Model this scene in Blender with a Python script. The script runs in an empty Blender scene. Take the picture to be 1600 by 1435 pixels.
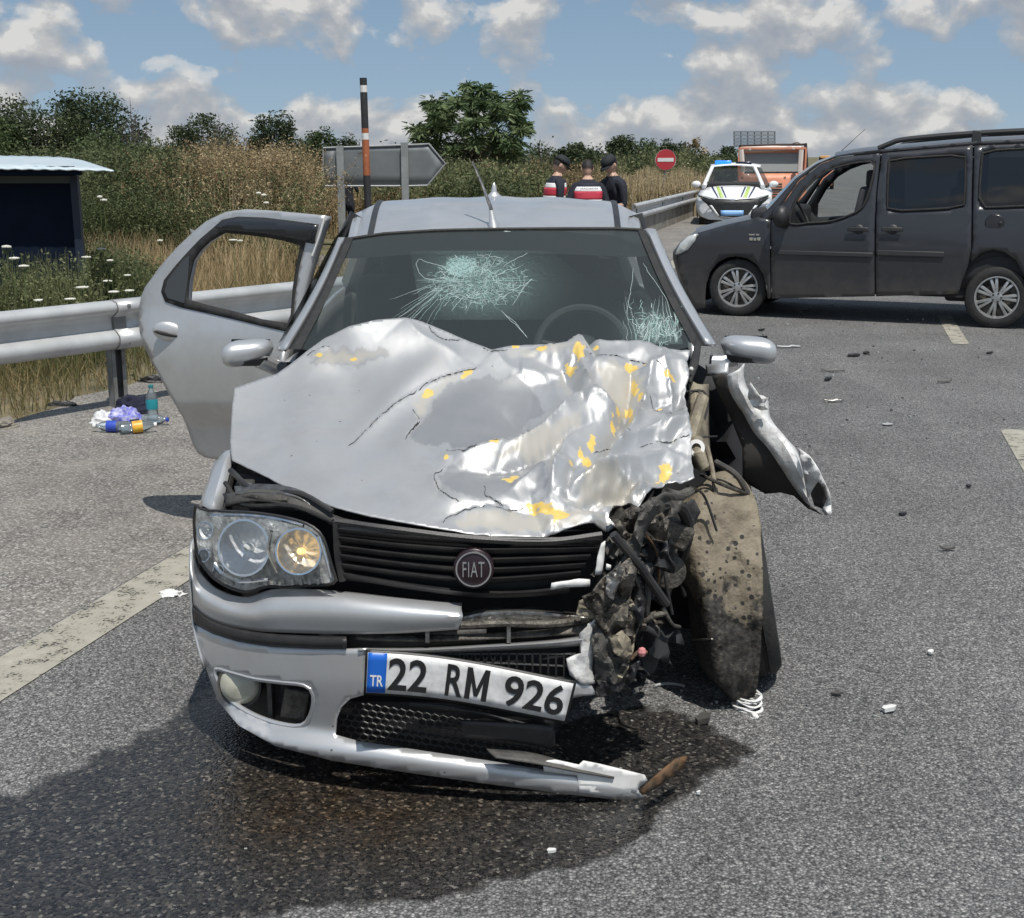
import bpy, bmesh, math, random
import numpy as np
from mathutils import Vector, Matrix, noise, geometry

rnd = random.Random(7)
scene = bpy.context.scene
COL = scene.collection

# ------------------------------------------------------------------ camera
FOC = 2000.0
CAMZ = 1.68
PIT = math.atan(472.5 / FOC)
cp, sp = math.cos(PIT), math.sin(PIT)
cam_d = bpy.data.cameras.new('camera')
cam = bpy.data.objects.new('camera', cam_d)
COL.objects.link(cam)
cam.location = (0, 0, CAMZ)
cam.rotation_euler = (math.pi / 2 - PIT, 0, 0)
cam_d.sensor_width = 36.0
cam_d.sensor_fit = 'HORIZONTAL'
cam_d.lens = 36.0 * FOC / 1600.0
cam_d.clip_start = 0.05
cam_d.clip_end = 8000
scene.camera = cam

# ------------------------------------------------------------------ light
SUN_EL = math.radians(65)
SUN_DIR = Vector((0.36, -0.93, 0))           # horizontal direction towards the sun
SUN_DIR.normalize()
SUN_VEC = Vector((SUN_DIR.x * math.cos(SUN_EL), SUN_DIR.y * math.cos(SUN_EL), math.sin(SUN_EL)))
sun_d = bpy.data.lights.new('sun', 'SUN')
sun_d.energy = 3.6
sun_d.angle = math.radians(0.53)
sun_d.color = (1.0, 0.955, 0.89)
sun = bpy.data.objects.new('sun', sun_d)
COL.objects.link(sun)
sun.location = (10, 5, 30)
sun.rotation_euler = SUN_VEC.to_track_quat('Z', 'Y').to_euler()

world = bpy.data.worlds.new('World')
scene.world = world
world.use_nodes = True
wt = world.node_tree
for n in list(wt.nodes):
    wt.nodes.remove(n)


def N(t, typ, **kw):
    n = t.nodes.new(typ)
    for k, v in kw.items():
        if k.startswith('i_'):
            n.inputs[k[2:].replace('_', ' ')].default_value = v
        else:
            setattr(n, k, v)
    return n


def L(t, a, b):
    t.links.new(a, b)


def math_n(t, op, a, b=None, clamp=False):
    n = t.nodes.new('ShaderNodeMath')
    n.operation = op
    n.use_clamp = clamp
    for i, x in enumerate((a, b)):
        if x is None:
            continue
        if isinstance(x, (int, float)):
            n.inputs[i].default_value = x
        else:
            t.links.new(x, n.inputs[i])
    return n.outputs[0]


def ramp(t, fac, stops, interp='LINEAR'):
    n = t.nodes.new('ShaderNodeValToRGB')
    n.color_ramp.interpolation = interp
    els = n.color_ramp.elements
    while len(els) > 1:
        els.remove(els[-1])
    els[0].position = stops[0][0]
    c = stops[0][1]
    els[0].color = c if len(c) == 4 else (*c, 1)
    for p, c in stops[1:]:
        e = els.new(p)
        e.color = c if len(c) == 4 else (*c, 1)
    t.links.new(fac, n.inputs[0])
    return n.outputs[0]


def mixc(t, fac, a, b, mode='MIX'):
    n = t.nodes.new('ShaderNodeMix')
    n.data_type = 'RGBA'
    n.blend_type = mode
    for i, x in ((0, fac), (6, a), (7, b)):
        if isinstance(x, (int, float)):
            n.inputs[i].default_value = x
        elif isinstance(x, tuple):
            n.inputs[i].default_value = x if len(x) == 4 else (*x, 1)
        else:
            t.links.new(x, n.inputs[i])
    return n.outputs[2]


tc = N(wt, 'ShaderNodeTexCoord')
sep = N(wt, 'ShaderNodeSeparateXYZ')
L(wt, tc.outputs['Generated'], sep.inputs[0])
# the clear sky is looked up a little above the true direction: less pale at the horizon
zl = math_n(wt, 'ADD', math_n(wt, 'MULTIPLY', math_n(wt, 'MAXIMUM', sep.outputs[2], 0.0), 1.4), 0.20)
cmb = N(wt, 'ShaderNodeCombineXYZ')
L(wt, sep.outputs[0], cmb.inputs[0]); L(wt, sep.outputs[1], cmb.inputs[1]); L(wt, zl, cmb.inputs[2])
nrm = N(wt, 'ShaderNodeVectorMath', operation='NORMALIZE')
L(wt, cmb.outputs[0], nrm.inputs[0])
sky = N(wt, 'ShaderNodeTexSky')
sky.sky_type = 'NISHITA'
sky.sun_disc = False
sky.sun_elevation = SUN_EL
sky.sun_rotation = math.atan2(SUN_DIR.x, SUN_DIR.y)
sky.air_density = 1.0
sky.dust_density = 0.6
sky.ozone_density = 1.6
sky.altitude = 100
L(wt, nrm.outputs[0], sky.inputs[0])


def cloud_noise(offz, scale, detail, seed, flat=1.35):
    m = N(wt, 'ShaderNodeMapping')
    m.inputs['Location'].default_value = (seed, seed * 0.7, offz)
    m.inputs['Scale'].default_value = (1, 1, flat)
    L(wt, tc.outputs['Generated'], m.inputs[0])
    n = N(wt, 'ShaderNodeTexNoise')
    n.inputs['Scale'].default_value = scale
    n.inputs['Detail'].default_value = detail
    n.inputs['Roughness'].default_value = 0.52
    n.inputs['Distortion'].default_value = 0.15
    L(wt, m.outputs[0], n.inputs['Vector'])
    return n.outputs[0]


cl_a = cloud_noise(0.0, 14.5, 8.0, 1.7)
cl_b = cloud_noise(0.018, 14.5, 8.0, 1.7)     # the same cloud a little higher: its difference shades the tops
# more cloud low over the horizon, a bluer band above it
cover = ramp(wt, sep.outputs[2], [(0.0, (0.16,) * 3), (0.03, (0.12,) * 3), (0.055, (0.035,) * 3), (0.085, (0.045,) * 3), (0.11, (0.10,) * 3), (0.2, (0.03,) * 3), (1.0, (0.0,) * 3)])
dens = math_n(wt, 'ADD', cl_a, cover)
mask = ramp(wt, dens, [(0.535, (0, 0, 0)), (0.585, (0.6,) * 3), (0.65, (1, 1, 1))], 'EASE')
lit = math_n(wt, 'ADD', math_n(wt, 'MULTIPLY', math_n(wt, 'SUBTRACT', cl_a, cl_b), 5.5), 0.42, True)
ccol = ramp(wt, lit, [(0.0, (2.7, 2.95, 3.35)), (0.45, (3.35, 3.5, 3.75)), (0.8, (4.5, 4.5, 4.45)), (1.0, (5.8, 5.7, 5.5))])
skyc = mixc(wt, ramp(wt, sep.outputs[2], [(0.0, (.62,) * 3), (.06, (.36,) * 3), (.14, (.22,) * 3), (1.0, (.15,) * 3)]), mixc(wt, 1.0, sky.outputs[0], (0.98, 1.09, 1.02), 'MULTIPLY'), (3.3, 3.75, 4.0))
mixed = mixc(wt, math_n(wt, 'MULTIPLY', mask, 0.93), skyc, ccol)
bg = N(wt, 'ShaderNodeBackground')
bg.inputs[1].default_value = 0.10
L(wt, mixed, bg.inputs[0])
wo = N(wt, 'ShaderNodeOutputWorld')
L(wt, bg.outputs[0], wo.inputs[0])

scene.view_settings.view_transform = 'Standard'
scene.view_settings.look = 'None'
scene.view_settings.exposure = 0.3
scene.view_settings.gamma = 1.0
scene.view_settings.use_curve_mapping = False
scene.render.engine = 'CYCLES'
scene.cycles.max_bounces = 8
scene.cycles.transparent_max_bounces = 24

# ------------------------------------------------------------------ helpers
def ray(px, py):
    u = (px - 800) / FOC
    v = (717.5 - py) / FOC
    return Vector((u, cp + v * sp, -sp + v * cp))


def PY(px, py, Y):
    r = ray(px, py)
    t = Y / r.y
    return Vector((r.x * t, Y, CAMZ + r.z * t))


def PG(px, py, z=0.0):
    r = ray(px, py)
    t = (z - CAMZ) / r.z
    return Vector((r.x * t, r.y * t, z))


def cr(pts, n, closed=False):
    """Catmull-Rom resample of a list of points (any dimension) to n points."""
    P = np.array([tuple(p) for p in pts], float)
    if closed:
        P = np.vstack([P, P[:1]])
    d = np.concatenate([[0], np.cumsum(np.maximum(np.linalg.norm(np.diff(P, axis=0), axis=1), 1e-9))])
    t = np.linspace(0, d[-1], n, endpoint=not closed) if closed else np.linspace(0, d[-1], n)
    m = np.zeros_like(P)
    if closed:
        Pp = np.vstack([P[-2], P, P[1]])
        dp = np.concatenate([[d[0] - (d[-1] - d[-2])], d, [d[-1] + d[1]]])
    else:
        Pp = np.vstack([2 * P[0] - P[1], P, 2 * P[-1] - P[-2]])
        dp = np.concatenate([[d[0] - d[1]], d, [2 * d[-1] - d[-2]]])
    m = (Pp[2:] - Pp[:-2]) / (dp[2:] - dp[:-2])[:, None]
    k = np.clip(np.searchsorted(d, t, 'right') - 1, 0, len(d) - 2)
    h = (d[k + 1] - d[k])
    s = ((t - d[k]) / h)[:, None]
    h = h[:, None]
    return ((2 * s**3 - 3 * s**2 + 1) * P[k] + (s**3 - 2 * s**2 + s) * h * m[k]
            + (-2 * s**3 + 3 * s**2) * P[k + 1] + (s**3 - s**2) * h * m[k + 1])


def smooth_poly(pts, per=4):
    return [tuple(p) for p in cr(pts, len(pts) * per, True)]


WM = {}


def world_m(o):
    m = Matrix.LocRotScale(o.location, o.rotation_euler, o.scale)
    return world_m(o.parent) @ m if o.parent else m


def mesh_obj(name, verts, faces, mat, parent=None, smooth=True, world=False, label=None, flat_angle=None):
    me = bpy.data.meshes.new(name)
    if world and parent is not None:
        im = world_m(parent).inverted()
        verts = [im @ Vector(v) for v in verts]
    me.from_pydata([tuple(v) for v in verts], [], [tuple(f) for f in faces])
    if isinstance(mat, (list, tuple)):
        for m_ in mat:
            me.materials.append(m_)
    elif mat:
        me.materials.append(mat)
    if smooth:
        me.polygons.foreach_set('use_smooth', [True] * len(me.polygons))
        if flat_angle:
            me.set_sharp_from_angle(angle=math.radians(flat_angle))
    me.update()
    o = bpy.data.objects.new(name, me)
    COL.objects.link(o)
    if parent:
        o.parent = parent
    if label:
        o['label'] = label
    return o


class MB:
    def __init__(s):
        s.v = []; s.f = []

    def add(s, vs, fs):
        o = len(s.v)
        s.v += [Vector(v) for v in vs]
        s.f += [tuple(i + o for i in f) for f in fs]
        return s

    def box(s, c, d, R=None):
        c = Vector(c)
        vs = []
        for x in (-.5, .5):
            for y in (-.5, .5):
                for z in (-.5, .5):
                    p = Vector((x * d[0], y * d[1], z * d[2]))
                    vs.append(c + (R @ p if R else p))
        return s.add(vs, [(0, 1, 3, 2), (4, 6, 7, 5), (0, 4, 5, 1), (2, 3, 7, 6), (0, 2, 6, 4), (1, 5, 7, 3)])

    def tube(s, pts, r, n=8, cap=True):
        P = [Vector(p) for p in pts]
        R = r if isinstance(r, (list, tuple)) else [r] * len(P)
        t0 = (P[1] - P[0]).normalized()
        a = t0.orthogonal().normalized()
        vs = []
        for i, p in enumerate(P):
            t = (P[min(i + 1, len(P) - 1)] - P[max(i - 1, 0)])
            t = t.normalized() if t.length > 1e-9 else t0
            a = (a - t * a.dot(t))
            a = a.normalized() if a.length > 1e-6 else t.orthogonal().normalized()
            b = t.cross(a)
            for k in range(n):
                w = 2 * math.pi * k / n
                vs.append(p + (a * math.cos(w) + b * math.sin(w)) * R[i])
        fs = []
        for i in range(len(P) - 1):
            for k in range(n):
                k2 = (k + 1) % n
                fs.append((i * n + k, i * n + k2, (i + 1) * n + k2, (i + 1) * n + k))
        if cap:
            fs.append(tuple(range(n))[::-1])
            fs.append(tuple((len(P) - 1) * n + k for k in range(n)))
        return s.add(vs, fs)

    def grid(s, rows, closed=False):
        nv, nu = len(rows), len(rows[0])
        vs = [p for r in rows for p in r]
        fs = []
        for j in range(nv - 1):
            for i in range(nu if closed else nu - 1):
                i2 = (i + 1) % nu
                fs.append((j * nu + i, j * nu + i2, (j + 1) * nu + i2, (j + 1) * nu + i))
        return s.add(vs, fs)

    def lathe(s, prof, c, axis, n=24, up=None):
        ax = Vector(axis).normalized()
        a = ax.orthogonal().normalized()
        b = ax.cross(a)
        c = Vector(c)
        rows = []
        for r, h in prof:
            rows.append([c + ax * h + (a * math.cos(2 * math.pi * k / n) + b * math.sin(2 * math.pi * k / n)) * max(r, 1e-5) for k in range(n)])
        return s.grid(rows, True)

    def ell(s, c, rad, n=12, R=None):
        c = Vector(c)
        rows = []
        for j in range(n // 2 + 1):
            th = math.pi * j / (n // 2)
            row = []
            for k in range(n):
                w = 2 * math.pi * k / n
                p = Vector((rad[0] * math.sin(th) * math.cos(w), rad[1] * math.sin(th) * math.sin(w), rad[2] * math.cos(th)))
                row.append(c + (R @ p if R else p))
            rows.append(row)
        return s.grid(rows, True)

    def prism(s, poly, fa, fb):
        """polygon of 2-D points extruded between two maps 2-D -> 3-D"""
        n = len(poly)
        tri = geometry.tessellate_polygon([[Vector((p[0], p[1], 0)) for p in poly]])
        vs = [fa(*p) for p in poly] + [fb(*p) for p in poly]
        fs = [tuple(t) for t in tri] + [tuple(i + n for i in t[::-1]) for t in tri]
        for i in range(n):
            j = (i + 1) % n
            fs.append((i, i + n, j + n, j))
        return s.add(vs, fs)

    def build(s, name, mat, parent=None, smooth=True, world=False, label=None, bev=0, ang=35, solid=0, cam_side=False):
        if cam_side: s.f = face_cam(s.v, s.f)
        o = mesh_obj(name, s.v, s.f, mat, parent, smooth, world, label, ang if smooth else None)
        if solid:
            md = o.modifiers.new('thickness', 'SOLIDIFY'); md.thickness = abs(solid); md.offset = -1 if solid > 0 else 1
        if bev:
            md = o.modifiers.new('edge', 'BEVEL'); md.width = bev; md.segments = 2; md.limit_method = 'ANGLE'
        return o


def loft(rows, nu, nv):
    R = [cr(r, nu) for r in rows]
    cols = [cr([r[i] for r in R], nv) for i in range(nu)] if len(rows) > 1 else None
    return [[Vector(cols[i][j]) for i in range(nu)] for j in range(nv)]


def in_poly(P, poly):
    x, y = P[:, 0], P[:, 1]
    ins = np.zeros(len(P), bool)
    q = np.array(poly, float)
    j = len(q) - 1
    for i in range(len(q)):
        xi, yi = q[i]; xj, yj = q[j]
        if yi != yj:
            c = ((yi > y) != (yj > y)) & (x < (xj - xi) * (y - yi) / (yj - yi) + xi)
            ins ^= c
        j = i
    return ins


def seg_dist(P, pts, closed=False):
    """distance of points to a polyline, and the fraction along it"""
    q = np.array(pts, float)
    if closed:
        q = np.vstack([q, q[:1]])
    best = np.full(len(P), 1e9); frac = np.zeros(len(P)); side = np.zeros(len(P))
    ln = np.concatenate([[0], np.cumsum(np.linalg.norm(np.diff(q, axis=0), axis=1))])
    for i in range(len(q) - 1):
        a, b = q[i], q[i + 1]
        d = b - a
        t = np.clip(((P - a) @ d) / max(d @ d, 1e-12), 0, 1)
        r = P - (a + t[:, None] * d)
        ds = np.linalg.norm(r, axis=1)
        m = ds < best
        best[m] = ds[m]
        frac[m] = ((ln[i] + t * (ln[i + 1] - ln[i])) / ln[-1])[m]
        side[m] = np.sign(d[0] * r[m, 1] - d[1] * r[m, 0])
    return best, frac, side


def densify(poly, step):
    out = []
    for i in range(len(poly)):
        a = np.array(poly[i], float); b = np.array(poly[(i + 1) % len(poly)], float)
        k = max(1, int(np.linalg.norm(b - a) / step + .5))
        for j in range(k):
            out.append(tuple(a + (b - a) * j / k))
    return out


def cdt(outline, holes=(), step=10.0):
    loops = [densify(outline, step)] + [densify(h, step) for h in holes]
    pts, edges = [], []
    for lp in loops:
        o = len(pts)
        pts += lp
        edges += [(o + i, o + (i + 1) % len(lp)) for i in range(len(lp))]
    A = np.array(outline, float)
    lo, hi = A.min(0), A.max(0)
    gx = np.arange(lo[0], hi[0], step); gy = np.arange(lo[1], hi[1], step * .87)
    G = []
    for j, y in enumerate(gy):
        for x in gx:
            G.append((x + (step * .5 if j % 2 else 0), y))
    G = np.array(G) if G else np.zeros((0, 2))
    if len(G):
        k = in_poly(G, outline)
        for h in holes:
            k &= ~in_poly(G, h)
        G = G[k]
        for lp in loops:
            if len(G):
                d, _, _ = seg_dist(G, lp, True)
                G = G[d > step * .45]
    allp = [Vector(p) for p in pts] + [Vector(p) for p in G]
    r = geometry.delaunay_2d_cdt(allp, edges, [], 0, 1e-5)
    V = np.array([tuple(v) for v in r[0]])
    T = [tuple(f) for f in r[2]]
    C = np.array([V[list(f)].mean(0) for f in T])
    k = in_poly(C, outline)
    for h in holes:
        k &= ~in_poly(C, h)
    T = [t for t, kk in zip(T, k) if kk]
    return V, T


def face_cam(P, T, eye=(0, 0, 1.68)):
    """wind the faces so that, on the whole, they face the viewer"""
    e = Vector(eye); acc = 0.0
    for t in T[::max(1, len(T) // 200)]:
        a, b_, c = (Vector(P[i]) for i in t[:3])
        acc += (b_ - a).cross(c - a).dot(e - a)
    return [t[::-1] for t in T] if acc < 0 else T


def patch(name, outline, mapf, mat, parent=None, holes=(), step=10.0, thick=0.0, world=True, smooth=True, label=None, ang=50, attrs=None, eye=(0, 0, 1.68)):
    """sheet with a free outline: a triangulated 2-D shape carried into 3-D by mapf(array Nx2) -> list of points"""
    V, T = cdt(outline, holes, step)
    P = mapf(V)
    T = face_cam(P, T, eye)
    o = mesh_obj(name, P, T, mat, parent, smooth, world, label, ang)
    if attrs:
        for k, fn in attrs.items():
            a = o.data.attributes.new(k, 'FLOAT', 'POINT')
            a.data.foreach_set('value', np.asarray(fn(V), np.float32))
    if thick:
        md = o.modifiers.new('thickness', 'SOLIDIFY'); md.thickness = abs(thick); md.offset = -1
    return o


def tps(ctrl):
    """thin-plate interpolation of value over the plane; ctrl = [(x,y,val)]"""
    C = np.array(ctrl, float)
    X = C[:, :2] / 100.0
    n = len(X)
    def U(r2):
        return np.where(r2 > 1e-12, r2 * np.log(r2 + 1e-12), 0)
    K = U(((X[:, None] - X[None]) ** 2).sum(-1)) + np.eye(n) * 1e-4
    Pm = np.hstack([np.ones((n, 1)), X])
    A = np.vstack([np.hstack([K, Pm]), np.hstack([Pm.T, np.zeros((3, 3))])])
    w = np.linalg.solve(A, np.concatenate([C[:, 2], np.zeros(3)]))
    def f(P):
        Q = np.asarray(P, float) / 100.0
        return U(((Q[:, None] - X[None]) ** 2).sum(-1)) @ w[:n] + w[n] + Q @ w[n + 1:]
    return f


def fbm(P, scale, seed=0, octv=4):
    out = np.zeros(len(P))
    for i, p in enumerate(P):
        out[i] = noise.fractal(Vector((p[0] * scale + seed * 7.1, p[1] * scale - seed * 3.7, seed * 1.3)), 1.0, 2.0, octv)
    return out


def thing(name, label, cat, loc=(0, 0, 0), rotz=0.0, group=None):
    o = bpy.data.objects.new(name, None)
    o.empty_display_size = 0.2
    COL.objects.link(o)
    o.location = loc
    o.rotation_euler = (0, 0, rotz)
    tag(o, label, cat, group)
    return o


def tag(o, label=None, cat=None, group=None, kind=None):
    if label: o['label'] = label
    if cat: o['category'] = cat
    if group: o['group'] = group
    if kind: o['kind'] = kind
    return o


def dup(root, loc=None, rotz=None, label=None, scale=None):
    c = root.copy(); COL.objects.link(c)
    if loc is not None: c.location = loc
    if rotz is not None: c.rotation_euler = (0, 0, rotz)
    if scale is not None: c.scale = (scale,) * 3 if isinstance(scale, (int, float)) else scale
    if label: c['label'] = label
    for ch in list(root.children):
        k = ch.copy(); COL.objects.link(k); k.parent = c
        for g in list(ch.children):
            q = g.copy(); COL.objects.link(q); q.parent = k
    return c


def text_mesh(body, size=1.0, extrude=0.0, align='CENTER', offset=0.0, spacing=1.0):
    cu = bpy.data.curves.new('lettering', 'FONT')
    cu.body = body; cu.size = size; cu.extrude = extrude; cu.align_x = align; cu.offset = offset
    cu.space_character = spacing
    cu.resolution_u = 4
    o = bpy.data.objects.new('lettering', cu)
    COL.objects.link(o)
    bpy.context.view_layer.update()
    dg = bpy.context.evaluated_depsgraph_get()
    me = bpy.data.meshes.new_from_object(o.evaluated_get(dg))
    vs = [Vector(v.co) for v in me.vertices]
    fs = [tuple(p.vertices) for p in me.polygons]
    bpy.data.objects.remove(o)
    bpy.data.meshes.remove(me)
    return vs, fs


def fit_text(body, w, h, offset=0.0, extrude=0.0, spacing=1.0):
    """letters scaled to fill a w x h box centred on the origin (x right, y up)"""
    vs, fs = text_mesh(body, 1.0, extrude, 'CENTER', offset, spacing)
    xs = [v.x for v in vs]; ys = [v.y for v in vs]
    sx = w / (max(xs) - min(xs)); sy = h / (max(ys) - min(ys))
    cx = (max(xs) + min(xs)) / 2; cy = (max(ys) + min(ys)) / 2
    return [Vector(((v.x - cx) * sx, (v.y - cy) * sy, v.z)) for v in vs], fs


# ------------------------------------------------------------------ materials
def newmat(name):
    m = bpy.data.materials.new(name)
    m.use_nodes = True
    t = m.node_tree
    return m, t, t.nodes['Principled BSDF']


def M(name, col, rough=0.5, metal=0.0, coat=0.0, var=0.0, vscale=6.0, col2=None, bump=0.0, bscale=40.0, spec=0.5, emit=None, estr=0.0, rvar=0.0):
    m, t, b = newmat(name)
    b.inputs['Base Color'].default_value = (*col, 1)
    b.inputs['Roughness'].default_value = rough
    b.inputs['Metallic'].default_value = metal
    b.inputs['Coat Weight'].default_value = coat
    b.inputs['Coat Roughness'].default_value = 0.08
    b.inputs['Specular IOR Level'].default_value = spec
    if emit:
        b.inputs['Emission Color'].default_value = (*emit, 1)
        b.inputs['Emission Strength'].default_value = estr
    if var or bump or rvar:
        tcn = N(t, 'ShaderNodeTexCoord')
        nz = N(t, 'ShaderNodeTexNoise', i_Scale=vscale, i_Detail=6.0, i_Roughness=0.6)
        L(t, tcn.outputs['Object'], nz.inputs['Vector'])
        if var:
            c2 = col2 if col2 else tuple(c * (1 - var) for c in col)
            c = ramp(t, nz.outputs[0], [(0.35, c2), (0.65, col)])
            L(t, c, b.inputs['Base Color'])
        if rvar:
            r = ramp(t, nz.outputs[0], [(0.35, (max(rough - rvar, 0.02),) * 3), (0.65, (min(rough + rvar, 1),) * 3)])
            L(t, r, b.inputs['Roughness'])
        if bump:
            n2 = N(t, 'ShaderNodeTexNoise', i_Scale=bscale, i_Detail=4.0)
            L(t, tcn.outputs['Object'], n2.inputs['Vector'])
            bp = N(t, 'ShaderNodeBump', i_Strength=bump, i_Distance=0.01)
            L(t, n2.outputs[0], bp.inputs['Height'])
            L(t, bp.outputs[0], b.inputs['Normal'])
    return m


def glass_mat(name, tint, alpha_clear, rough=0.02, ior=1.45, film=(0.03, 0.035, 0.035)):
    """sheet glass: part clear (tinted), part reflecting"""
    m, t, b = newmat(name)
    t.nodes.remove(b)
    out = t.nodes['Material Output']
    tr = N(t, 'ShaderNodeBsdfTransparent'); tr.inputs[0].default_value = (*tint, 1)
    df = N(t, 'ShaderNodeBsdfDiffuse'); df.inputs[0].default_value = (*film, 1)
    gl = N(t, 'ShaderNodeBsdfGlossy'); gl.inputs['Roughness'].default_value = rough
    m1 = N(t, 'ShaderNodeMixShader'); m1.inputs[0].default_value = 1 - alpha_clear
    L(t, tr.outputs[0], m1.inputs[1]); L(t, df.outputs[0], m1.inputs[2])
    lw = N(t, 'ShaderNodeFresnel'); lw.inputs[0].default_value = ior
    m2 = N(t, 'ShaderNodeMixShader')
    L(t, lw.outputs[0], m2.inputs[0]); L(t, m1.outputs[0], m2.inputs[1]); L(t, gl.outputs[0], m2.inputs[2])
    L(t, m2.outputs[0], out.inputs[0])
    return m


# ---- road surface: coarse dressed aggregate
def aggregate_mat(name, stones, fine=120.0, dusty=0.0):
    m, t, b = newmat(name)
    tcn = N(t, 'ShaderNodeTexCoord')
    v = N(t, 'ShaderNodeTexVoronoi', i_Scale=fine, i_Randomness=1.0)
    L(t, tcn.outputs['Object'], v.inputs['Vector'])
    v2 = N(t, 'ShaderNodeTexVoronoi', i_Scale=fine * 1.9)
    L(t, tcn.outputs['Object'], v2.inputs['Vector'])
    s1 = N(t, 'ShaderNodeSeparateColor'); L(t, v.outputs['Color'], s1.inputs[0])
    s2 = N(t, 'ShaderNodeSeparateColor'); L(t, v2.outputs['Color'], s2.inputs[0])
    c1 = ramp(t, s1.outputs[0], stones)
    c2 = ramp(t, s2.outputs[1], stones)
    c = mixc(t, 0.45, c1, c2)
    gap = ramp(t, v.outputs['Distance'], [(0.25, (1, 1, 1)), (0.75, (0.38, 0.38, 0.39))])
    c = mixc(t, 0.85, c, gap, 'MULTIPLY')
    big = N(t, 'ShaderNodeTexNoise', i_Scale=0.8, i_Detail=7.0, i_Roughness=0.62)
    L(t, tcn.outputs['Object'], big.inputs['Vector'])
    c = mixc(t, 1.0, c, ramp(t, big.outputs[0], [(0.3, (0.76, 0.755, 0.75)), (0.7, (1.16, 1.16, 1.15))]), 'MULTIPLY')
    # long wear streaks along the lane
    mp = N(t, 'ShaderNodeMapping')
    mp.inputs['Rotation'].default_value = (0, 0, math.radians(14.3))
    mp.inputs['Scale'].default_value = (1.6, 0.06, 1)
    L(t, tcn.outputs['Object'], mp.inputs[0])
    st = N(t, 'ShaderNodeTexNoise', i_Scale=1.0, i_Detail=4.0)
    L(t, mp.outputs[0], st.inputs['Vector'])
    c = mixc(t, 1.0, c, ramp(t, st.outputs[0], [(0.32, (0.86, 0.86, 0.86)), (0.68, (1.08, 1.08, 1.07))]), 'MULTIPLY')
    if dusty:
        dn = N(t, 'ShaderNodeTexNoise', i_Scale=2.2, i_Detail=8.0, i_Roughness=0.7)
        L(t, tcn.outputs['Object'], dn.inputs['Vector'])
        c = mixc(t, math_n(t, 'MULTIPLY', ramp(t, dn.outputs[0], [(0.35, (0.15,) * 3), (0.65, (1,) * 3)]), dusty), c, (0.37, 0.335, 0.29))
    L(t, c, b.inputs['Base Color'])
    b.inputs['Roughness'].default_value = 0.85
    b.inputs['Specular IOR Level'].default_value = 0.3
    bp = N(t, 'ShaderNodeBump', i_Strength=0.9, i_Distance=0.006)
    hh = math_n(t, 'ADD', math_n(t, 'MULTIPLY', v.outputs['Distance'], -1.0), math_n(t, 'MULTIPLY', s1.outputs[1], 0.6))
    L(t, hh, bp.inputs['Height'])
    L(t, bp.outputs[0], b.inputs['Normal'])
    return m


STONES = [(0.0, (0.05, 0.05, 0.051)), (0.35, (0.14, 0.14, 0.141)), (0.65, (0.245, 0.245, 0.24)), (0.85, (0.36, 0.357, 0.35)), (1.0, (0.56, 0.55, 0.53))]
m_asphalt = aggregate_mat('dressed asphalt', STONES)
m_shoulder = aggregate_mat('dusty shoulder asphalt', [(0.0, (0.05, 0.048, 0.046)), (0.4, (0.16, 0.153, 0.145)), (0.75, (0.33, 0.315, 0.295)), (1.0, (0.62, 0.60, 0.57))], 80.0, 0.38)


def worn_paint_mat():
    m, t, b = newmat('worn road paint')
    tcn = N(t, 'ShaderNodeTexCoord')
    v = N(t, 'ShaderNodeTexVoronoi', i_Scale=95.0); L(t, tcn.outputs['Object'], v.inputs['Vector'])
    nz = N(t, 'ShaderNodeTexNoise', i_Scale=9.0, i_Detail=8.0, i_Roughness=0.7); L(t, tcn.outputs['Object'], nz.inputs['Vector'])
    a = math_n(t, 'ADD', nz.outputs[0], math_n(t, 'MULTIPLY', v.outputs['Distance'], -0.28))
    c = ramp(t, nz.outputs[0], [(0.3, (0.25, 0.235, 0.19)), (0.6, (0.35, 0.33, 0.275)), (0.8, (0.44, 0.42, 0.36))])
    L(t, c, b.inputs['Base Color'])
    b.inputs['Roughness'].default_value = 0.75
    L(t, ramp(t, a, [(0.20, (0, 0, 0)), (0.30, (1, 1, 1))]), b.inputs['Alpha'])
    bp = N(t, 'ShaderNodeBump', i_Strength=0.5, i_Distance=0.004); L(t, v.outputs['Distance'], bp.inputs['Height']); L(t, bp.outputs[0], b.inputs['Normal'])
    return m


m_paint = worn_paint_mat()


def earth_mat():
    m, t, b = newmat('dry verge soil')
    tcn = N(t, 'ShaderNodeTexCoord')
    nz = N(t, 'ShaderNodeTexNoise', i_Scale=1.5, i_Detail=9.0, i_Roughness=0.7); L(t, tcn.outputs['Object'], nz.inputs['Vector'])
    n2 = N(t, 'ShaderNodeTexNoise', i_Scale=0.05, i_Detail=4.0); L(t, tcn.outputs['Object'], n2.inputs['Vector'])
    c = ramp(t, nz.outputs[0], [(0.3, (0.07, 0.065, 0.035)), (0.5, (0.14, 0.12, 0.065)), (0.7, (0.24, 0.19, 0.11))])
    c = mixc(t, ramp(t, n2.outputs[0], [(0.4, (0,) * 3), (0.6, (0.7,) * 3)]), c, (0.075, 0.085, 0.032))
    L(t, c, b.inputs['Base Color'])
    b.inputs['Roughness'].default_value = 0.95
    bp = N(t, 'ShaderNodeBump', i_Strength=0.8, i_Distance=0.03); L(t, nz.outputs[0], bp.inputs['Height']); L(t, bp.outputs[0], b.inputs['Normal'])
    return m


m_earth = earth_mat()

# ------------------------------------------------------------------ ground
AZ = math.radians(14.33)
RD = Vector((math.sin(AZ), math.cos(AZ), 0))      # along the road
RN = Vector((math.cos(AZ), -math.sin(AZ), 0))     # to the right of it


def road_pt(lat, s, z=0.0):
    p = RN * lat + RD * s
    return Vector((p.x, p.y, z))


VERGE_LAT = -5.22


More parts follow.
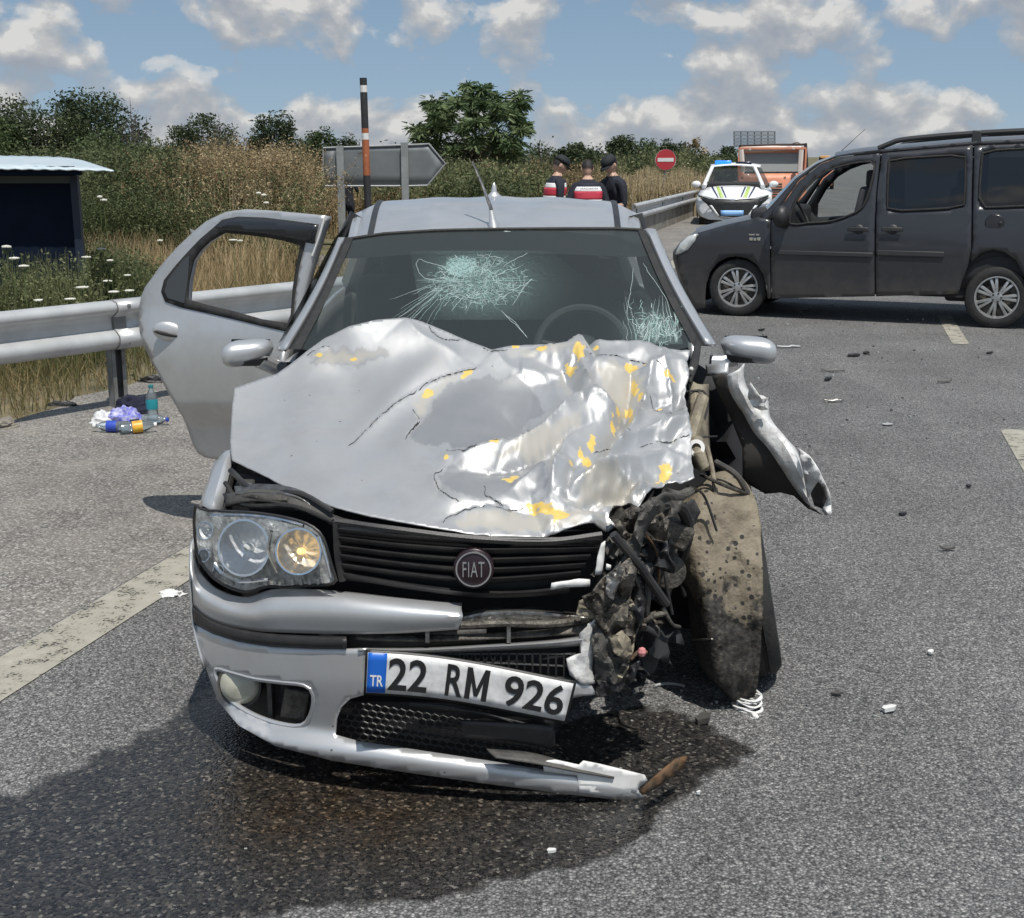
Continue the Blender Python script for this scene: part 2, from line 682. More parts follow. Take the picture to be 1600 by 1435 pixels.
def ground_z(x, y):
    lat = x * RN.x + y * RN.y
    s = x * RD.x + y * RD.y
    d = VERGE_LAT - lat
    a = min(max((d - 0.3) / 3.2, 0), 1); a = a * a * (3 - 2 * a)
    fade = 1 - min(max((s - 20) / 8, 0), 1)
    return -0.03 - 0.42 * a * (0.35 + 0.65 * fade)


xs = np.concatenate([-np.geomspace(3000, 45, 18), np.arange(-40, 42, 1.0), np.geomspace(45, 3000, 18)])
ys = np.concatenate([[-600, -100, -30], np.arange(-10, 62, 1.0), np.geomspace(65, 4000, 24)])
gb = MB()
gb.grid([[Vector((x, y, ground_z(x, y))) for x in xs] for y in ys])
g = gb.build('ground', m_earth)
tag(g, kind='structure')


def strip(name, mat, lat0, lat1, s0, s1, z, ds=2.0, edge_noise=0.0):
    b_ = MB()
    n = max(2, int((s1 - s0) / ds))
    rows = []
    for i in range(n + 1):
        s = s0 + (s1 - s0) * i / n
        e0 = edge_noise * noise.noise(Vector((s * 1.7, lat0, 0))) + edge_noise * .5 * noise.noise(Vector((s * 6, lat0, 3)))
        rows.append([road_pt(lat0 + e0, s, z), road_pt((lat0 + lat1) / 2, s, z), road_pt(lat1, s, z)])
    b_.grid(rows[::-1])
    return b_.build(name, mat, smooth=False)


tag(strip('road', m_asphalt, -2.745, 9.0, -30, 900, 0.0, 6), kind='structure')
tag(strip('road_shoulder', m_shoulder, VERGE_LAT, -2.745, -20, 300, 0.0, 0.35, 0.16), kind='structure')
tag(strip('edge_line', m_paint, -2.73, -2.50, -15, 300, 0.004, 3), kind='structure')
for k, s0 in enumerate((-3.5, 4.4, 12.35, 20.3, 28.2, 36.2, 44.1, 52)):
    ln = 3.9 if k == 1 else 3.4
    if k == 1:
        tag(strip('lane_dash', m_paint, 1.03, 1.18, 4.85, 8.45, 0.004, 1), kind='structure')
    else:
        tag(strip('lane_dash', m_paint, 1.03, 1.18, s0, s0 + 3.6 if k != 2 else 14.6, 0.004, 1), kind='structure')
# slip road behind the rail, draped over the verge
top = cr([(150, 405), (390, 401), (620, 394), (860, 370), (1010, 350)], 30)
bot = cr([(150, 425), (390, 420), (640, 412), (840, 392), (1010, 366)], 30)


def drape(px, py, up):
    p = PG(px, py, 0)
    for _ in range(12):
        p = PG(px, py, ground_z(p.x, p.y) + up)
    return p


gb = MB()
gb.grid([[drape(*p, 0.02) for p in bot], [drape(*((p + q) / 2), 0.02) for p, q in zip(top, bot)], [drape(*p, 0.02) for p in top]])
tag(gb.build('slip_road', m_shoulder, smooth=False), kind='structure')
# ================================================================== the wrecked silver car
XC = -0.098


def silver_mat(name, base, rough, hood=False):
    m, t, b = newmat(name)
    tcn = N(t, 'ShaderNodeTexCoord')
    nz = N(t, 'ShaderNodeTexNoise', i_Scale=7.0, i_Detail=8.0, i_Roughness=0.65); L(t, tcn.outputs['Object'], nz.inputs['Vector'])
    fl = N(t, 'ShaderNodeTexNoise', i_Scale=900.0, i_Detail=2.0); L(t, tcn.outputs['Object'], fl.inputs['Vector'])
    c = mixc(t, ramp(t, nz.outputs[0], [(0.42, (0,) * 3), (0.75, (0.30,) * 3)]), base, (0.36, 0.34, 0.30))
    # dried splashes of dirt
    v = N(t, 'ShaderNodeTexVoronoi', i_Scale=26.0); L(t, tcn.outputs['Object'], v.inputs['Vector'])
    sc = N(t, 'ShaderNodeSeparateColor'); L(t, v.outputs['Color'], sc.inputs[0])
    sp_ = math_n(t, 'MULTIPLY', math_n(t, 'LESS_THAN', v.outputs['Distance'], math_n(t, 'MULTIPLY', sc.outputs[0], 0.09)), math_n(t, 'GREATER_THAN', sc.outputs[1], 0.55))
    c = mixc(t, math_n(t, 'MULTIPLY', sp_, 0.8), c, (0.07, 0.06, 0.05))
    gr_ = N(t, 'ShaderNodeTexNoise', i_Scale=2.3, i_Detail=9.0, i_Roughness=0.7); L(t, tcn.outputs['Object'], gr_.inputs['Vector'])
    c = mixc(t, ramp(t, gr_.outputs[0], [(0.48, (0,) * 3), (0.72, (0.42,) * 3)]), c, (0.30, 0.285, 0.26))
    metal = 0.58 if hood else 0.55
    r = ramp(t, nz.outputs[0], [(0.3, (rough - 0.05,) * 3), (0.7, (rough + 0.10,) * 3)])
    if hood:
        def at(n_):
            a = N(t, 'ShaderNodeAttribute'); a.attribute_name = n_; return a.outputs['Fac']
        chip = at('chip')
        c = mixc(t, math_n(t, 'MULTIPLY', chip, 0.85), c, (0.33, 0.335, 0.34))
        fil = at('filler')
        c = mixc(t, math_n(t, 'MULTIPLY', fil, .85), c, (0.38, 0.36, 0.315))
        n5 = N(t, 'ShaderNodeTexNoise', i_Scale=38.0, i_Detail=7.0); L(t, tcn.outputs['Object'], n5.inputs['Vector'])
        yel = math_n(t, 'MULTIPLY', at('yellow'), 1.0)
        yel = ramp(t, math_n(t, 'ADD', yel, math_n(t, 'MULTIPLY', math_n(t, 'SUBTRACT', n5.outputs[0], 0.5), 1.7)), [(0.44, (0,) * 3), (0.56, (1,) * 3)])
        c = mixc(t, yel, c, mixc(t, n5.outputs[0], (0.62, 0.36, 0.03), (0.66, 0.54, 0.20)))
        mm = math_n(t, 'SUBTRACT', metal, math_n(t, 'MULTIPLY', math_n(t, 'MAXIMUM', math_n(t, 'MULTIPLY', fil, 0.7), yel), 0.7), True)
        L(t, mm, b.inputs['Metallic'])
    else:
        b.inputs['Metallic'].default_value = metal
    L(t, c, b.inputs['Base Color'])
    L(t, r, b.inputs['Roughness'])
    b.inputs['Coat Weight'].default_value = 0.12 if hood else 0.5
    b.inputs['Coat Roughness'].default_value = 0.10
    bp = N(t, 'ShaderNodeBump', i_Strength=0.06, i_Distance=0.002); L(t, fl.outputs[0], bp.inputs['Height']); L(t, bp.outputs[0], b.inputs['Normal'])
    return m


m_silver = silver_mat('silver car paint', (0.54, 0.55, 0.56), 0.36)
m_hood = silver_mat('silver paint chipped hood', (0.485, 0.49, 0.49), 0.44, True)
m_black = M('black plastic', (0.018, 0.018, 0.02), 0.45, var=0.4, vscale=14, col2=(0.035, 0.034, 0.032), bump=0.15, bscale=300)
m_dusty = M('dusty black plastic', (0.03, 0.03, 0.03), 0.6, var=0.5, vscale=9, col2=(0.085, 0.08, 0.07), bump=0.2, bscale=120)
m_rubber = M('black rubber', (0.012, 0.012, 0.012), 0.7, var=0.3, vscale=20, col2=(0.026, 0.025, 0.023), bump=0.3, bscale=90)
m_dark = M('dark interior', (0.022, 0.023, 0.025), 0.8)
m_seat = M('grey seat cloth', (0.05, 0.052, 0.056), 0.9)
m_steel = M('bare steel', (0.34, 0.34, 0.33), 0.38, 0.85, var=0.5, vscale=18, col2=(0.13, 0.115, 0.10), bump=0.4, bscale=60)
m_dirtymetal = M('dirty bent metal', (0.17, 0.155, 0.13), 0.6, 0.5, var=0.6, vscale=16, col2=(0.035, 0.032, 0.028), bump=0.7, bscale=70)
m_rust = M('rusty brown scrap', (0.16, 0.085, 0.035), 0.75, var=0.6, vscale=20, col2=(0.04, 0.03, 0.02), bump=0.4, bscale=60)
m_chrome = M('chrome', (0.82, 0.83, 0.84), 0.10, 1.0)
m_reflector = M('faceted reflector', (0.88, 0.90, 0.92), 0.22, 0.35, bump=0.5, bscale=30)
m_amber = M('warm lamp reflector', (0.84, 0.80, 0.71), 0.22, 0.4, bump=0.6, bscale=30)
m_lens = glass_mat('clear lens', (0.97, 0.98, 0.98), 0.985, 0.03)
m_bulb = M('bulb glass', (0.75, 0.76, 0.74), 0.1, 0.2)
m_bulb_on = M('glowing bulb', (0.9, 0.6, 0.2), 0.2, emit=(1.0, 0.66, 0.28), estr=0.9)
m_wsglass = glass_mat('windscreen glass', (0.74, 0.79, 0.78), 0.76, 0.35, 1.22, (0.10, 0.122, 0.125))
m_tintglass = glass_mat('tinted glass', (0.25, 0.27, 0.27), 0.96, 0.02)
m_sunband = glass_mat('shade band glass', (0.10, 0.10, 0.11), 0.5, 0.35, 1.18, (0.06, 0.06, 0.065))
m_crackg = M('shattered glass edge', (0.30, 0.45, 0.42), 0.25, spec=0.8, emit=None)
m_crackw = M('white glass crack', (0.46, 0.55, 0.53), 0.3, spec=0.8)
m_white = M('white plastic', (0.74, 0.74, 0.72), 0.5, var=0.15, vscale=20)
m_platewhite = M('plate white', (0.72, 0.72, 0.71), 0.45, var=0.25, vscale=30, col2=(0.50, 0.50, 0.49))
m_plateblue = M('plate blue', (0.01, 0.12, 0.52), 0.4)
m_ink = M('plate ink', (0.012, 0.012, 0.012), 0.5)
m_foglens = M('cloudy fog lens', (0.48, 0.47, 0.38), 0.25, coat=0.6, var=0.2, vscale=25)
m_maroon = M('badge face', (0.022, 0.012, 0.015), 0.3, 0.2)


def muddy_mat():
    m, t, b = newmat('dusty muddy liner')
    tcn = N(t, 'ShaderNodeTexCoord')
    sepn = N(t, 'ShaderNodeSeparateXYZ'); L(t, tcn.outputs['Object'], sepn.inputs[0])
    nz = N(t, 'ShaderNodeTexNoise', i_Scale=9.0, i_Detail=9.0, i_Roughness=0.7); L(t, tcn.outputs['Object'], nz.inputs['Vector'])
    v = N(t, 'ShaderNodeTexVoronoi', i_Scale=46.0); L(t, tcn.outputs['Object'], v.inputs['Vector'])
    sc = N(t, 'ShaderNodeSeparateColor'); L(t, v.outputs['Color'], sc.inputs[0])
    n2 = N(t, 'ShaderNodeTexNoise', i_Scale=70.0, i_Detail=4.0); L(t, tcn.outputs['Object'], n2.inputs['Vector'])
    base = ramp(t, nz.outputs[0], [(0.3, (0.13, 0.108, 0.076)), (0.6, (0.235, 0.20, 0.145))])
    # wet mud thrown up from the road: thick below, spots above
    wet = math_n(t, 'ADD', math_n(t, 'MULTIPLY', math_n(t, 'SUBTRACT', 0.54, sepn.outputs[2]), 3.2), math_n(t, 'MULTIPLY', math_n(t, 'SUBTRACT', nz.outputs[0], 0.5), 3.2))
    wet = ramp(t, wet, [(0.35, (0,) * 3), (0.62, (1,) * 3)])
    spot = math_n(t, 'MULTIPLY', math_n(t, 'LESS_THAN', v.outputs['Distance'], math_n(t, 'MULTIPLY', sc.outputs[0], 0.46)), math_n(t, 'LESS_THAN', sepn.outputs[2], math_n(t, 'ADD', 0.46, math_n(t, 'MULTIPLY', sc.outputs[1], 0.26))))
    mud = ramp(t, n2.outputs[0], [(0.35, (0.012, 0.011, 0.010)), (0.62, (0.05, 0.045, 0.038)), (0.75, (0.13, 0.115, 0.09))])
    c = mixc(t, wet, base, mud)
    c = mixc(t, math_n(t, 'MULTIPLY', spot, 0.92), c, (0.014, 0.013, 0.012))
    L(t, c, b.inputs['Base Color'])
    b.inputs['Roughness'].default_value = 0.7
    bp = N(t, 'ShaderNodeBump', i_Strength=0.5, i_Distance=0.01); L(t, n2.outputs[0], bp.inputs['Height']); L(t, bp.outputs[0], b.inputs['Normal'])
    return m


m_muddy = muddy_mat()

fiat = thing('wrecked_car', 'silver sedan with crumpled bonnet, smashed windscreen and one door open', 'car', (XC, 5.2, 0))


def S(x, k=0.33):
    t = abs(x - XC) / 0.80
    return 3.14 + k * min(t, 1.25) ** 2.5


def F(px, py, off=0.0):
    """point of the car's rounded nose seen there, moved back by off"""
    Y = 3.2
    for _ in range(14):
        p = PY(px, py, Y)
        Y = S(p.x) + off
    return PY(px, py, Y)


def Fm(off):
    if callable(off):
        return lambda V: [F(x, y, off(x, y)) for x, y in V]
    return lambda V: [F(x, y, off) for x, y in V]


def lerp(a, b, t):
    return a + (b - a) * t


def floft(name, rows, offs, mat, nu=40, nv=10, solid=0.0, label=None):
    R = []
    for r, o in zip(rows, offs):
        R.append([p if isinstance(p, Vector) else F(p[0], p[1], o) for p in r])
    return MB().grid(loft(R, nu, nv)).build(name, mat, fiat, world=True, solid=solid, label=label, cam_side=True)


# ---------------- body shell (rear part, sides, roof)
def sect(Y, w, z0, z1, tuck=0.05):
    return [Vector((XC - w + tuck, Y, z0)), Vector((XC - w, Y, lerp(z0, z1, .35))), Vector((XC - w - .005, Y, lerp(z0, z1, .7))), Vector((XC - w + .03, Y, z1))]


for sgn, nm in ((1, 'L'), (-1, 'R')):
    rows = []
    for Y, w, z0, z1 in ((4.75, .79, .27, 1.0), (5.2, .80, .28, 1.0), (5.9, .80, .30, 1.02), (6.5, .80, .32, 1.03), (7.0, .76, .34, 1.02), (7.25, .66, .36, .98)):
        r = sect(Y, w, z0, z1)
        rows.append(r if sgn > 0 else [Vector((2 * XC - p.x, p.y, p.z)) for p in r])
    MB().grid(loft(rows, 8, 24)).build('side_panel', m_silver, fiat, world=True, solid=.02)
MB().grid(loft([[Vector((XC + t * .66, 7.25 + .05 * (1 - t * t), z)) for t in np.linspace(-1, 1, 7)] for z in (.36, .6, .98)], 20, 8)).build('rear_panel', m_silver, fiat, world=True)
MB().grid(loft([[Vector((XC + t * w, Y, z + .02 * (1 - t * t))) for t in np.linspace(-1, 1, 7)] for Y, w, z in ((6.45, .62, 1.05), (6.8, .72, 1.05), (7.25, .66, .98))], 20, 8)).build('boot_lid', m_silver, fiat, world=True)

rows = []
for Y in np.linspace(4.955, 6.25, 22):
    u = (Y - 4.955) / .85
    z = 1.402 + .105 * math.sin(min(u, 1) * math.pi / 2) - (.10 * max(0, u - 1) ** 1.6 if u > 1 else 0)
    hw = lerp(.555, .60, min(u, 1)) - .03 * max(0, u - 1)
    row = []
    for t in np.linspace(-1, 1, 31):
        zz = z - .030 * abs(t) ** 2.2 - .03 * max(0, abs(t) - .86) / .14
        row.append(Vector((XC + .03 + t * hw, Y + .09 * t * t * (1 - min(u, 1)), zz + .0035 * math.cos(t * 14) * (1 - t * t))))
    rows.append(row)
roof_rows = rows
roof = MB().grid(rows).build('roof', m_silver, fiat, world=True, solid=.02)
# drip channels: black strips lying along the roof edges
for sgn in (-1, 1):
    g_ = MB(); rr = []
    for row in rows:
        i = 2 if sgn < 0 else 28
        p = row[i]
        rr.append([p + Vector((-.012, 0, .004)), p + Vector((0, 0, .007)), p + Vector((.012, 0, .004))])
    g_.grid(rr).build('roof_channel', m_black, fiat, world=True)
# rear window and its sloped frame
MB().grid([[Vector((XC + t * .58, 6.25, 1.36)) for t in (-1, -.3, .3, 1)], [Vector((XC + t * .66, 6.55, 1.05)) for t in (-1, -.3, .3, 1)]]).build('rear_window', m_tintglass, fiat, world=True)
for sgn in (-1, 1):
    MB().tube([Vector((XC + .03 + sgn * .53, 6.1, 1.36)), Vector((XC + sgn * .62, 6.35, 1.24)), Vector((XC + sgn * .72, 6.7, 1.05))], [.05, .06, .07], 8).build('rear_pillar', m_silver, fiat, world=True)
    MB().tube([Vector((XC + .03 + sgn * .585, 5.5, 1.44)), Vector((XC + sgn * .68, 5.48, 1.2)), Vector((XC + sgn * .77, 5.45, 1.0))], .035, 8).build('centre_pillar', m_black, fiat, world=True)
    MB().tube([r_[0 if sgn < 0 else 30] + Vector((0, 0, -.015)) for r_ in rows[:16]], [.028] * 10 + [.026, .022, .018, .014, .010, .004], 8).build('roof_side_rail', m_silver, fiat, world=True)
# side glass: right-hand side whole, left front still in place (rear one went with the open door)
MB().grid([[Vector((XC + .775, 4.75, 1.0)), Vector((XC + .775, 5.4, 1.0)), Vector((XC + .76, 6.4, 1.03))], [Vector((XC + .63, 5.12, 1.37)), Vector((XC + .62, 5.45, 1.42)), Vector((XC + .62, 6.0, 1.41))]]).build('side_window', m_tintglass, fiat, world=True)
MB().grid([[Vector((XC - .775, 4.75, 1.0)), Vector((XC - .775, 5.4, 1.0))], [Vector((XC - .60, 5.12, 1.37)), Vector((XC - .58, 5.45, 1.42))]]).build('side_window', m_tintglass, fiat, world=True)

# ---------------- windscreen
def WS(px, py, off=0.0):
    v = (545 - py) / 183.0
    return PY(px, py, 4.2 + .75 * v + .10 * ((px - 775) / 300.0) ** 2 + off)


ws_out = [(545, 375), (580, 369), (660, 363), (770, 360), (880, 359), (960, 359), (1002, 361), (1030, 420), (1058, 480), (1085, 541), (1000, 560), (770, 570), (560, 560), (466, 545), (490, 490), (517, 432)]
windscreen = patch('windscreen', ws_out, lambda V: [WS(x, y) for x, y in V], m_wsglass, fiat, step=22)
patch('shade_band', [(545, 375), (660, 363), (770, 360), (880, 359), (1002, 361), (1020, 400), (985, 402), (900, 398), (770, 394), (640, 398), (560, 404), (531, 404)],
      lambda V: [WS(x, y, .006) for x, y in V], m_sunband, windscreen, step=16)


def ribbon(g_, pts, w, mapf):
    """thin strip along a polyline of 2-D points, carried onto a surface"""
    w = w * .58
    q = [np.array(p, float) for p in pts]
    L_, R_ = [], []
    for i in range(len(q)):
        d = q[min(i + 1, len(q) - 1)] - q[max(i - 1, 0)]
        n_ = np.linalg.norm(d)
        d = d / n_ if n_ > 1e-6 else np.array([1., 0])
        k = np.array([-d[1], d[0]])
        ww = w * (1 if 0 < i < len(q) - 1 else .35)
        L_.append(mapf(*(q[i] + k * ww / 2))); R_.append(mapf(*(q[i] - k * ww / 2)))
    g_.grid([L_, R_])


wsf = lambda x, y: WS(x, y, -.004)
rc = random.Random(11)


def wob(a, b, n, amp):
    a = np.array(a, float); b = np.array(b, float)
    d = b - a; k = np.array([-d[1], d[0]]) / max(np.linalg.norm(d), 1e-6)
    return [a + d * (i / n) + k * (amp * rc.uniform(-1, 1) if 0 < i < n else 0) for i in range(n + 1)]


cg, cw = MB(), MB()
c0 = np.array((745., 440.))
for i in range(54):                                  # radial cracks
    a = rc.uniform(0, 2 * math.pi)
    r1 = rc.uniform(45, 85)
    r0 = rc.uniform(5, 30)
    e = c0 + np.array((math.cos(a) * r1 * 1.12, math.sin(a) * r1 * .62))
    s0 = c0 + np.array((math.cos(a) * r0 * 1.12, math.sin(a) * r0 * .62))
    ribbon(cw if rc.random() < .5 else cg, wob(s0, e, 5, 2.0), rc.uniform(.3, .75), wsf)
for rr in (14, 20, 26, 32, 37, 42, 48, 54, 60, 67):       # rings
    for _ in range(5 if rr < 50 else 2):
        a0 = rc.uniform(0, 6.28); a1 = a0 + rc.uniform(.4, 1.1)
        pts = []
        for k in range(12):
            a = lerp(a0, a1, k / 11)
            r = rr + rc.uniform(-2.2, 2.2)
            pts.append(c0 + np.array((math.cos(a) * r * 1.12, math.sin(a) * r * .62)))
        ribbon(cw if rc.random() < .6 else cg, pts, rc.uniform(.4, .8), wsf)
for i in range(380):                                  # fine crazing
    a = rc.uniform(0, 6.28); r = 68 * math.sqrt(rc.random())
    p = c0 + np.array((math.cos(a) * r * 1.1, math.sin(a) * r * .6))
    b_ = rc.uniform(0, 6.28); l_ = rc.uniform(4, 14)
    ribbon(cg if rc.random() < .6 else cw, wob(p, p + np.array((math.cos(b_), math.sin(b_) * .7)) * l_, 3, 1.2), rc.uniform(.4, .95), wsf)
c1 = np.array((722., 417.))                           # the point struck hardest
for i in range(240):
    a = rc.uniform(0, 6.28); r = 23 * math.sqrt(rc.random())
    p = c1 + np.array((math.cos(a) * r * 1.1, math.sin(a) * r * .65))
    b_ = rc.uniform(0, 6.28); l_ = rc.uniform(3, 8)
    ribbon(cg, wob(p, p + np.array((math.cos(b_), math.sin(b_) * .7)) * l_, 2, 1.0), rc.uniform(.7, 1.5), wsf)
for i in range(18):                                   # fan of streaks to the lower left
    a = math.radians(rc.uniform(112, 158))
    r0, r1 = rc.uniform(25, 55), rc.uniform(80, 150)
    d = np.array((math.cos(a), math.sin(a) * .78))
    ribbon(cw if rc.random() < .45 else cg, wob(np.array((715., 430.)) + d * r0, np.array((715., 430.)) + d * r1, 6, 1.2), rc.uniform(.3, .6), wsf)
for pl in ([(655, 405), (650, 412), (660, 432), (690, 440)], [(655, 405), (675, 412), (700, 418)], [(785, 417), (800, 408), (825, 396)], [(800, 455), (830, 438), (832, 434), (818, 450), (800, 478)],
           [(783, 485), (795, 498), (812, 514), (824, 528)], [(790, 492), (806, 505), (824, 528)], [(990, 420), (986, 452), (978, 490)], [(1005, 412), (1020, 436), (1042, 470), (1050, 500)]):
    ribbon(cw, cr(pl, 14) + np.array([[rc.uniform(-.7, .7), rc.uniform(-.7, .7)] for _ in range(14)]), .8, wsf)
for i in range(150):                                  # lower right corner
    p = np.array((1028., 512.)) + np.array((rc.gauss(0, 26), rc.gauss(0, 14)))
    if p[1] > 540 or p[0] > 1066 or p[0] < 972: continue
    b_ = rc.uniform(0, 6.28); l_ = rc.uniform(5, 22)
    ribbon(cg if rc.random() < .6 else cw, wob(p, p + np.array((math.cos(b_) * .7, math.sin(b_))) * l_, 3, 2), rc.uniform(.5, 1.4), wsf)
for i in range(30):
    x0 = rc.uniform(978, 1060); a = math.radians(rc.uniform(-115, -65))
    p = np.array((x0, 535.)); l_ = rc.uniform(20, 75)
    ribbon(cw, wob(p, p + np.array((math.cos(a), math.sin(a))) * l_, 5, 2.5), rc.uniform(.4, .9), wsf)
def frost_mat():
    m, t, b = newmat('crazed glass')
    tcn = N(t, 'ShaderNodeTexCoord')
    v = N(t, 'ShaderNodeTexVoronoi', i_Scale=120.0, feature='DISTANCE_TO_EDGE'); L(t, tcn.outputs['Object'], v.inputs['Vector'])
    a = N(t, 'ShaderNodeAttribute'); a.attribute_name = 'frost'
    e = ramp(t, v.outputs['Distance'], [(0.0, (1,) * 3), (.12, (.25,) * 3), (.4, (.10,) * 3)])
    L(t, math_n(t, 'MULTIPLY', a.outputs['Fac'], e), b.inputs['Alpha'])
    b.inputs['Base Color'].default_value = (.34, .50, .47, 1); b.inputs['Roughness'].default_value = .3
    return m


def frostf(V):
    q1 = np.hypot((V[:, 0] - 722) / 27, (V[:, 1] - 417) / 17); q2 = np.hypot((V[:, 0] - 752) / 78, (V[:, 1] - 442) / 46); q3 = np.hypot((V[:, 0] - 1030) / 42, (V[:, 1] - 516) / 26)
    return np.clip(np.maximum(np.maximum(np.exp(-q1 ** 4) * 1.0, np.exp(-q2 ** 2) * .62), np.exp(-q3 ** 2) * .55), 0, 1)


patch('crazed_glass', [(640, 392), (860, 392), (960, 470), (1040, 470), (1068, 538), (940, 538), (880, 500), (660, 500)], lambda V: [WS(x, y, -.003) for x, y in V], frost_mat(), windscreen, step=7, attrs={'frost': frostf})
cg.build('green_crack', m_crackg, windscreen, world=True)['kind'] = 'stuff'
cw.build('white_crack', m_crackw, windscreen, world=True)['kind'] = 'stuff'

# seals and pillars round the windscreen
for nm, top, bot in (('L', (548, 371), (466, 546)), ('R', (1001, 360), (1087, 541))):
    sx = -1 if nm == 'L' else 1
    a, b_ = WS(*top), WS(*bot)
    g_ = MB(); r1, r2, r3 = [], [], []
    for k in range(13):
        u = k / 12
        px = lerp(bot[0], top[0], u) + (4 * math.sin(u * math.pi)) * -sx; py = lerp(bot[1], top[1], u)
        w_ = lerp(15, 9, u)
        r1.append(WS(px - sx * 4, py, -.012)); r2.append(WS(px + sx * w_ * .6, py, -.016)); r3.append(WS(px + sx * w_, py, .02))
    g_.grid([r1, r2, r3]).build('windscreen_seal', m_rubber, fiat, world=True)
    # silver pillar outside the seal
    g_ = MB(); R_ = [[] for _ in range(5)]
    for k in range(15):
        u = k / 14
        px = lerp(bot[0], top[0], u) + (6 * math.sin(u * math.pi)) * -sx; py = lerp(bot[1], top[1], u)
        w0, w1 = lerp(15, 8, u), lerp(34 if nm == 'L' else 30, 20, u)
        for q, (f_, o_) in enumerate(((0, .01), (.3, -.012), (.6, -.005), (.9, .03), (1.0, .16))):
            R_[q].append(WS(px + sx * lerp(w0, w1, f_), py, o_ + .02 * u))
    g_.grid(R_).build('front_pillar', m_silver, fiat, world=True, solid=.01)
g_ = MB()
g_.tube([WS(x, y, -.004) for x, y in ((546, 374), (600, 366), (680, 361), (770, 359), (880, 358), (960, 358), (1003, 360))], .008, 6).build('windscreen_header_seal', m_rubber, fiat, world=True)

# ---------------- cabin seen through the glass
MB().box((XC, 4.62, .88), (1.36, .5, .16)).build('dashboard', m_dark, fiat, world=True, bev=.05)
MB().box((XC, 5.9, .36), (1.5, 2.6, .06)).build('cabin_floor', m_dark, fiat, world=True)
for sx in (-.36, .36):
    g_ = MB(); g_.box((XC + sx, 5.45, .55), (.5, .5, .18)); g_.box((XC + sx, 5.72, .86), (.48, .14, .62), Matrix.Rotation(-.2, 3, 'X'))
    seat = g_.build('seat', m_seat, fiat, world=True, bev=.05)
    MB().box((XC + sx, 5.80, 1.24), (.26, .09, .17)).build('headrest', m_seat, seat, world=True, bev=.04)
g_ = MB(); g_.box((XC, 6.25, .55), (1.3, .5, .2)); g_.box((XC, 6.5, .85), (1.3, .14, .6)); g_.build('rear_seat', m_seat, fiat, world=True, bev=.05)
# steering wheel: tilted ring with spokes
swc = PY(910, 548, 4.62)
Rt = Matrix.Rotation(math.radians(62), 3, 'X')
ringp = [swc + Rt @ Vector((.165 * math.cos(a), .165 * math.sin(a), 0)) for a in np.linspace(0, 2 * math.pi, 37)]
g_ = MB(); g_.tube(ringp, .016, 8, False)
for a in (0.2, 2.94, 4.71):
    g_.tube([swc, swc + Rt @ Vector((.15 * math.cos(a), .15 * math.sin(a), 0))], .012, 6)
g_.ell(swc, (.07, .05, .06))
g_.build('steering_wheel', M('worn grey wheel', (0.045, 0.047, 0.05), .6), fiat, world=True)

# ---------------- roof antennas
b0 = PY(771, 354, 4.99)
an = MB().lathe([(.020, -.03), (.020, 0.0), (.014, .03), (.008, .09), (.004, .11)], b0, (PY(766, 318, 5.06) - b0), 12).build('antenna_base', m_silver, fiat, world=True)
MB().tube([PY(768, 328, 5.03), PY(754, 290, 5.10), PY(738, 253, 5.17)], [.007, .0055, .0045], 6).build('antenna_whip', m_steel, an, world=True)
b1 = PY(772, 309, 5.9)
MB().lathe([(.045, -.02), (.035, .006), (.014, .025), (.010, .05), (.004, .065), (.0, .068)], b1, (0, 0, 1), 12).build('rear_antenna', m_silver, fiat, world=True)

# ---------------- bonnet
m_ink_crack = M('open crack', (0.03, 0.028, 0.026), 0.8)
hood_out = [(366, 606), (400, 594), (432, 583), (470, 556), (505, 530), (545, 510), (590, 500), (632, 498), (660, 504), (700, 520), (735, 535), (768, 548), (800, 541), (860, 536), (930, 534),
            (1000, 535), (1050, 537), (1081, 541), (1072, 562), (1076, 590), (1069, 618), (1073, 650), (1080, 690), (1079, 722), (1084, 752), (1062, 757), (1040, 752), (1022, 764), (1008, 780), (990, 797), (970, 812), (935, 826),
            (890, 833), (830, 839), (770, 838), (700, 828), (640, 818), (580, 806), (520, 792), (470, 772), (420, 747), (362, 719), (360, 690), (362, 640)]
hoodY = tps([(366, 606, 4.02), (362, 719, 3.62), (360, 660, 3.84), (432, 583, 4.12), (545, 510, 4.19), (632, 498, 4.22), (700, 520, 4.20), (768, 548, 4.12), (930, 534, 4.16), (1081, 541, 4.14),
             (1069, 618, 3.93), (1080, 690, 3.75), (1084, 752, 3.56), (1008, 780, 3.40), (935, 826, 3.27), (830, 839, 3.20), (740, 835, 3.18), (640, 818, 3.21), (520, 792, 3.30), (420, 747, 3.50),
             (560, 690, 3.66), (650, 600, 3.95), (720, 690, 3.60), (820, 620, 3.92), (900, 700, 3.56), (960, 640, 3.80), (800, 760, 3.36), (550, 610, 4.0), (480, 660, 3.80)])
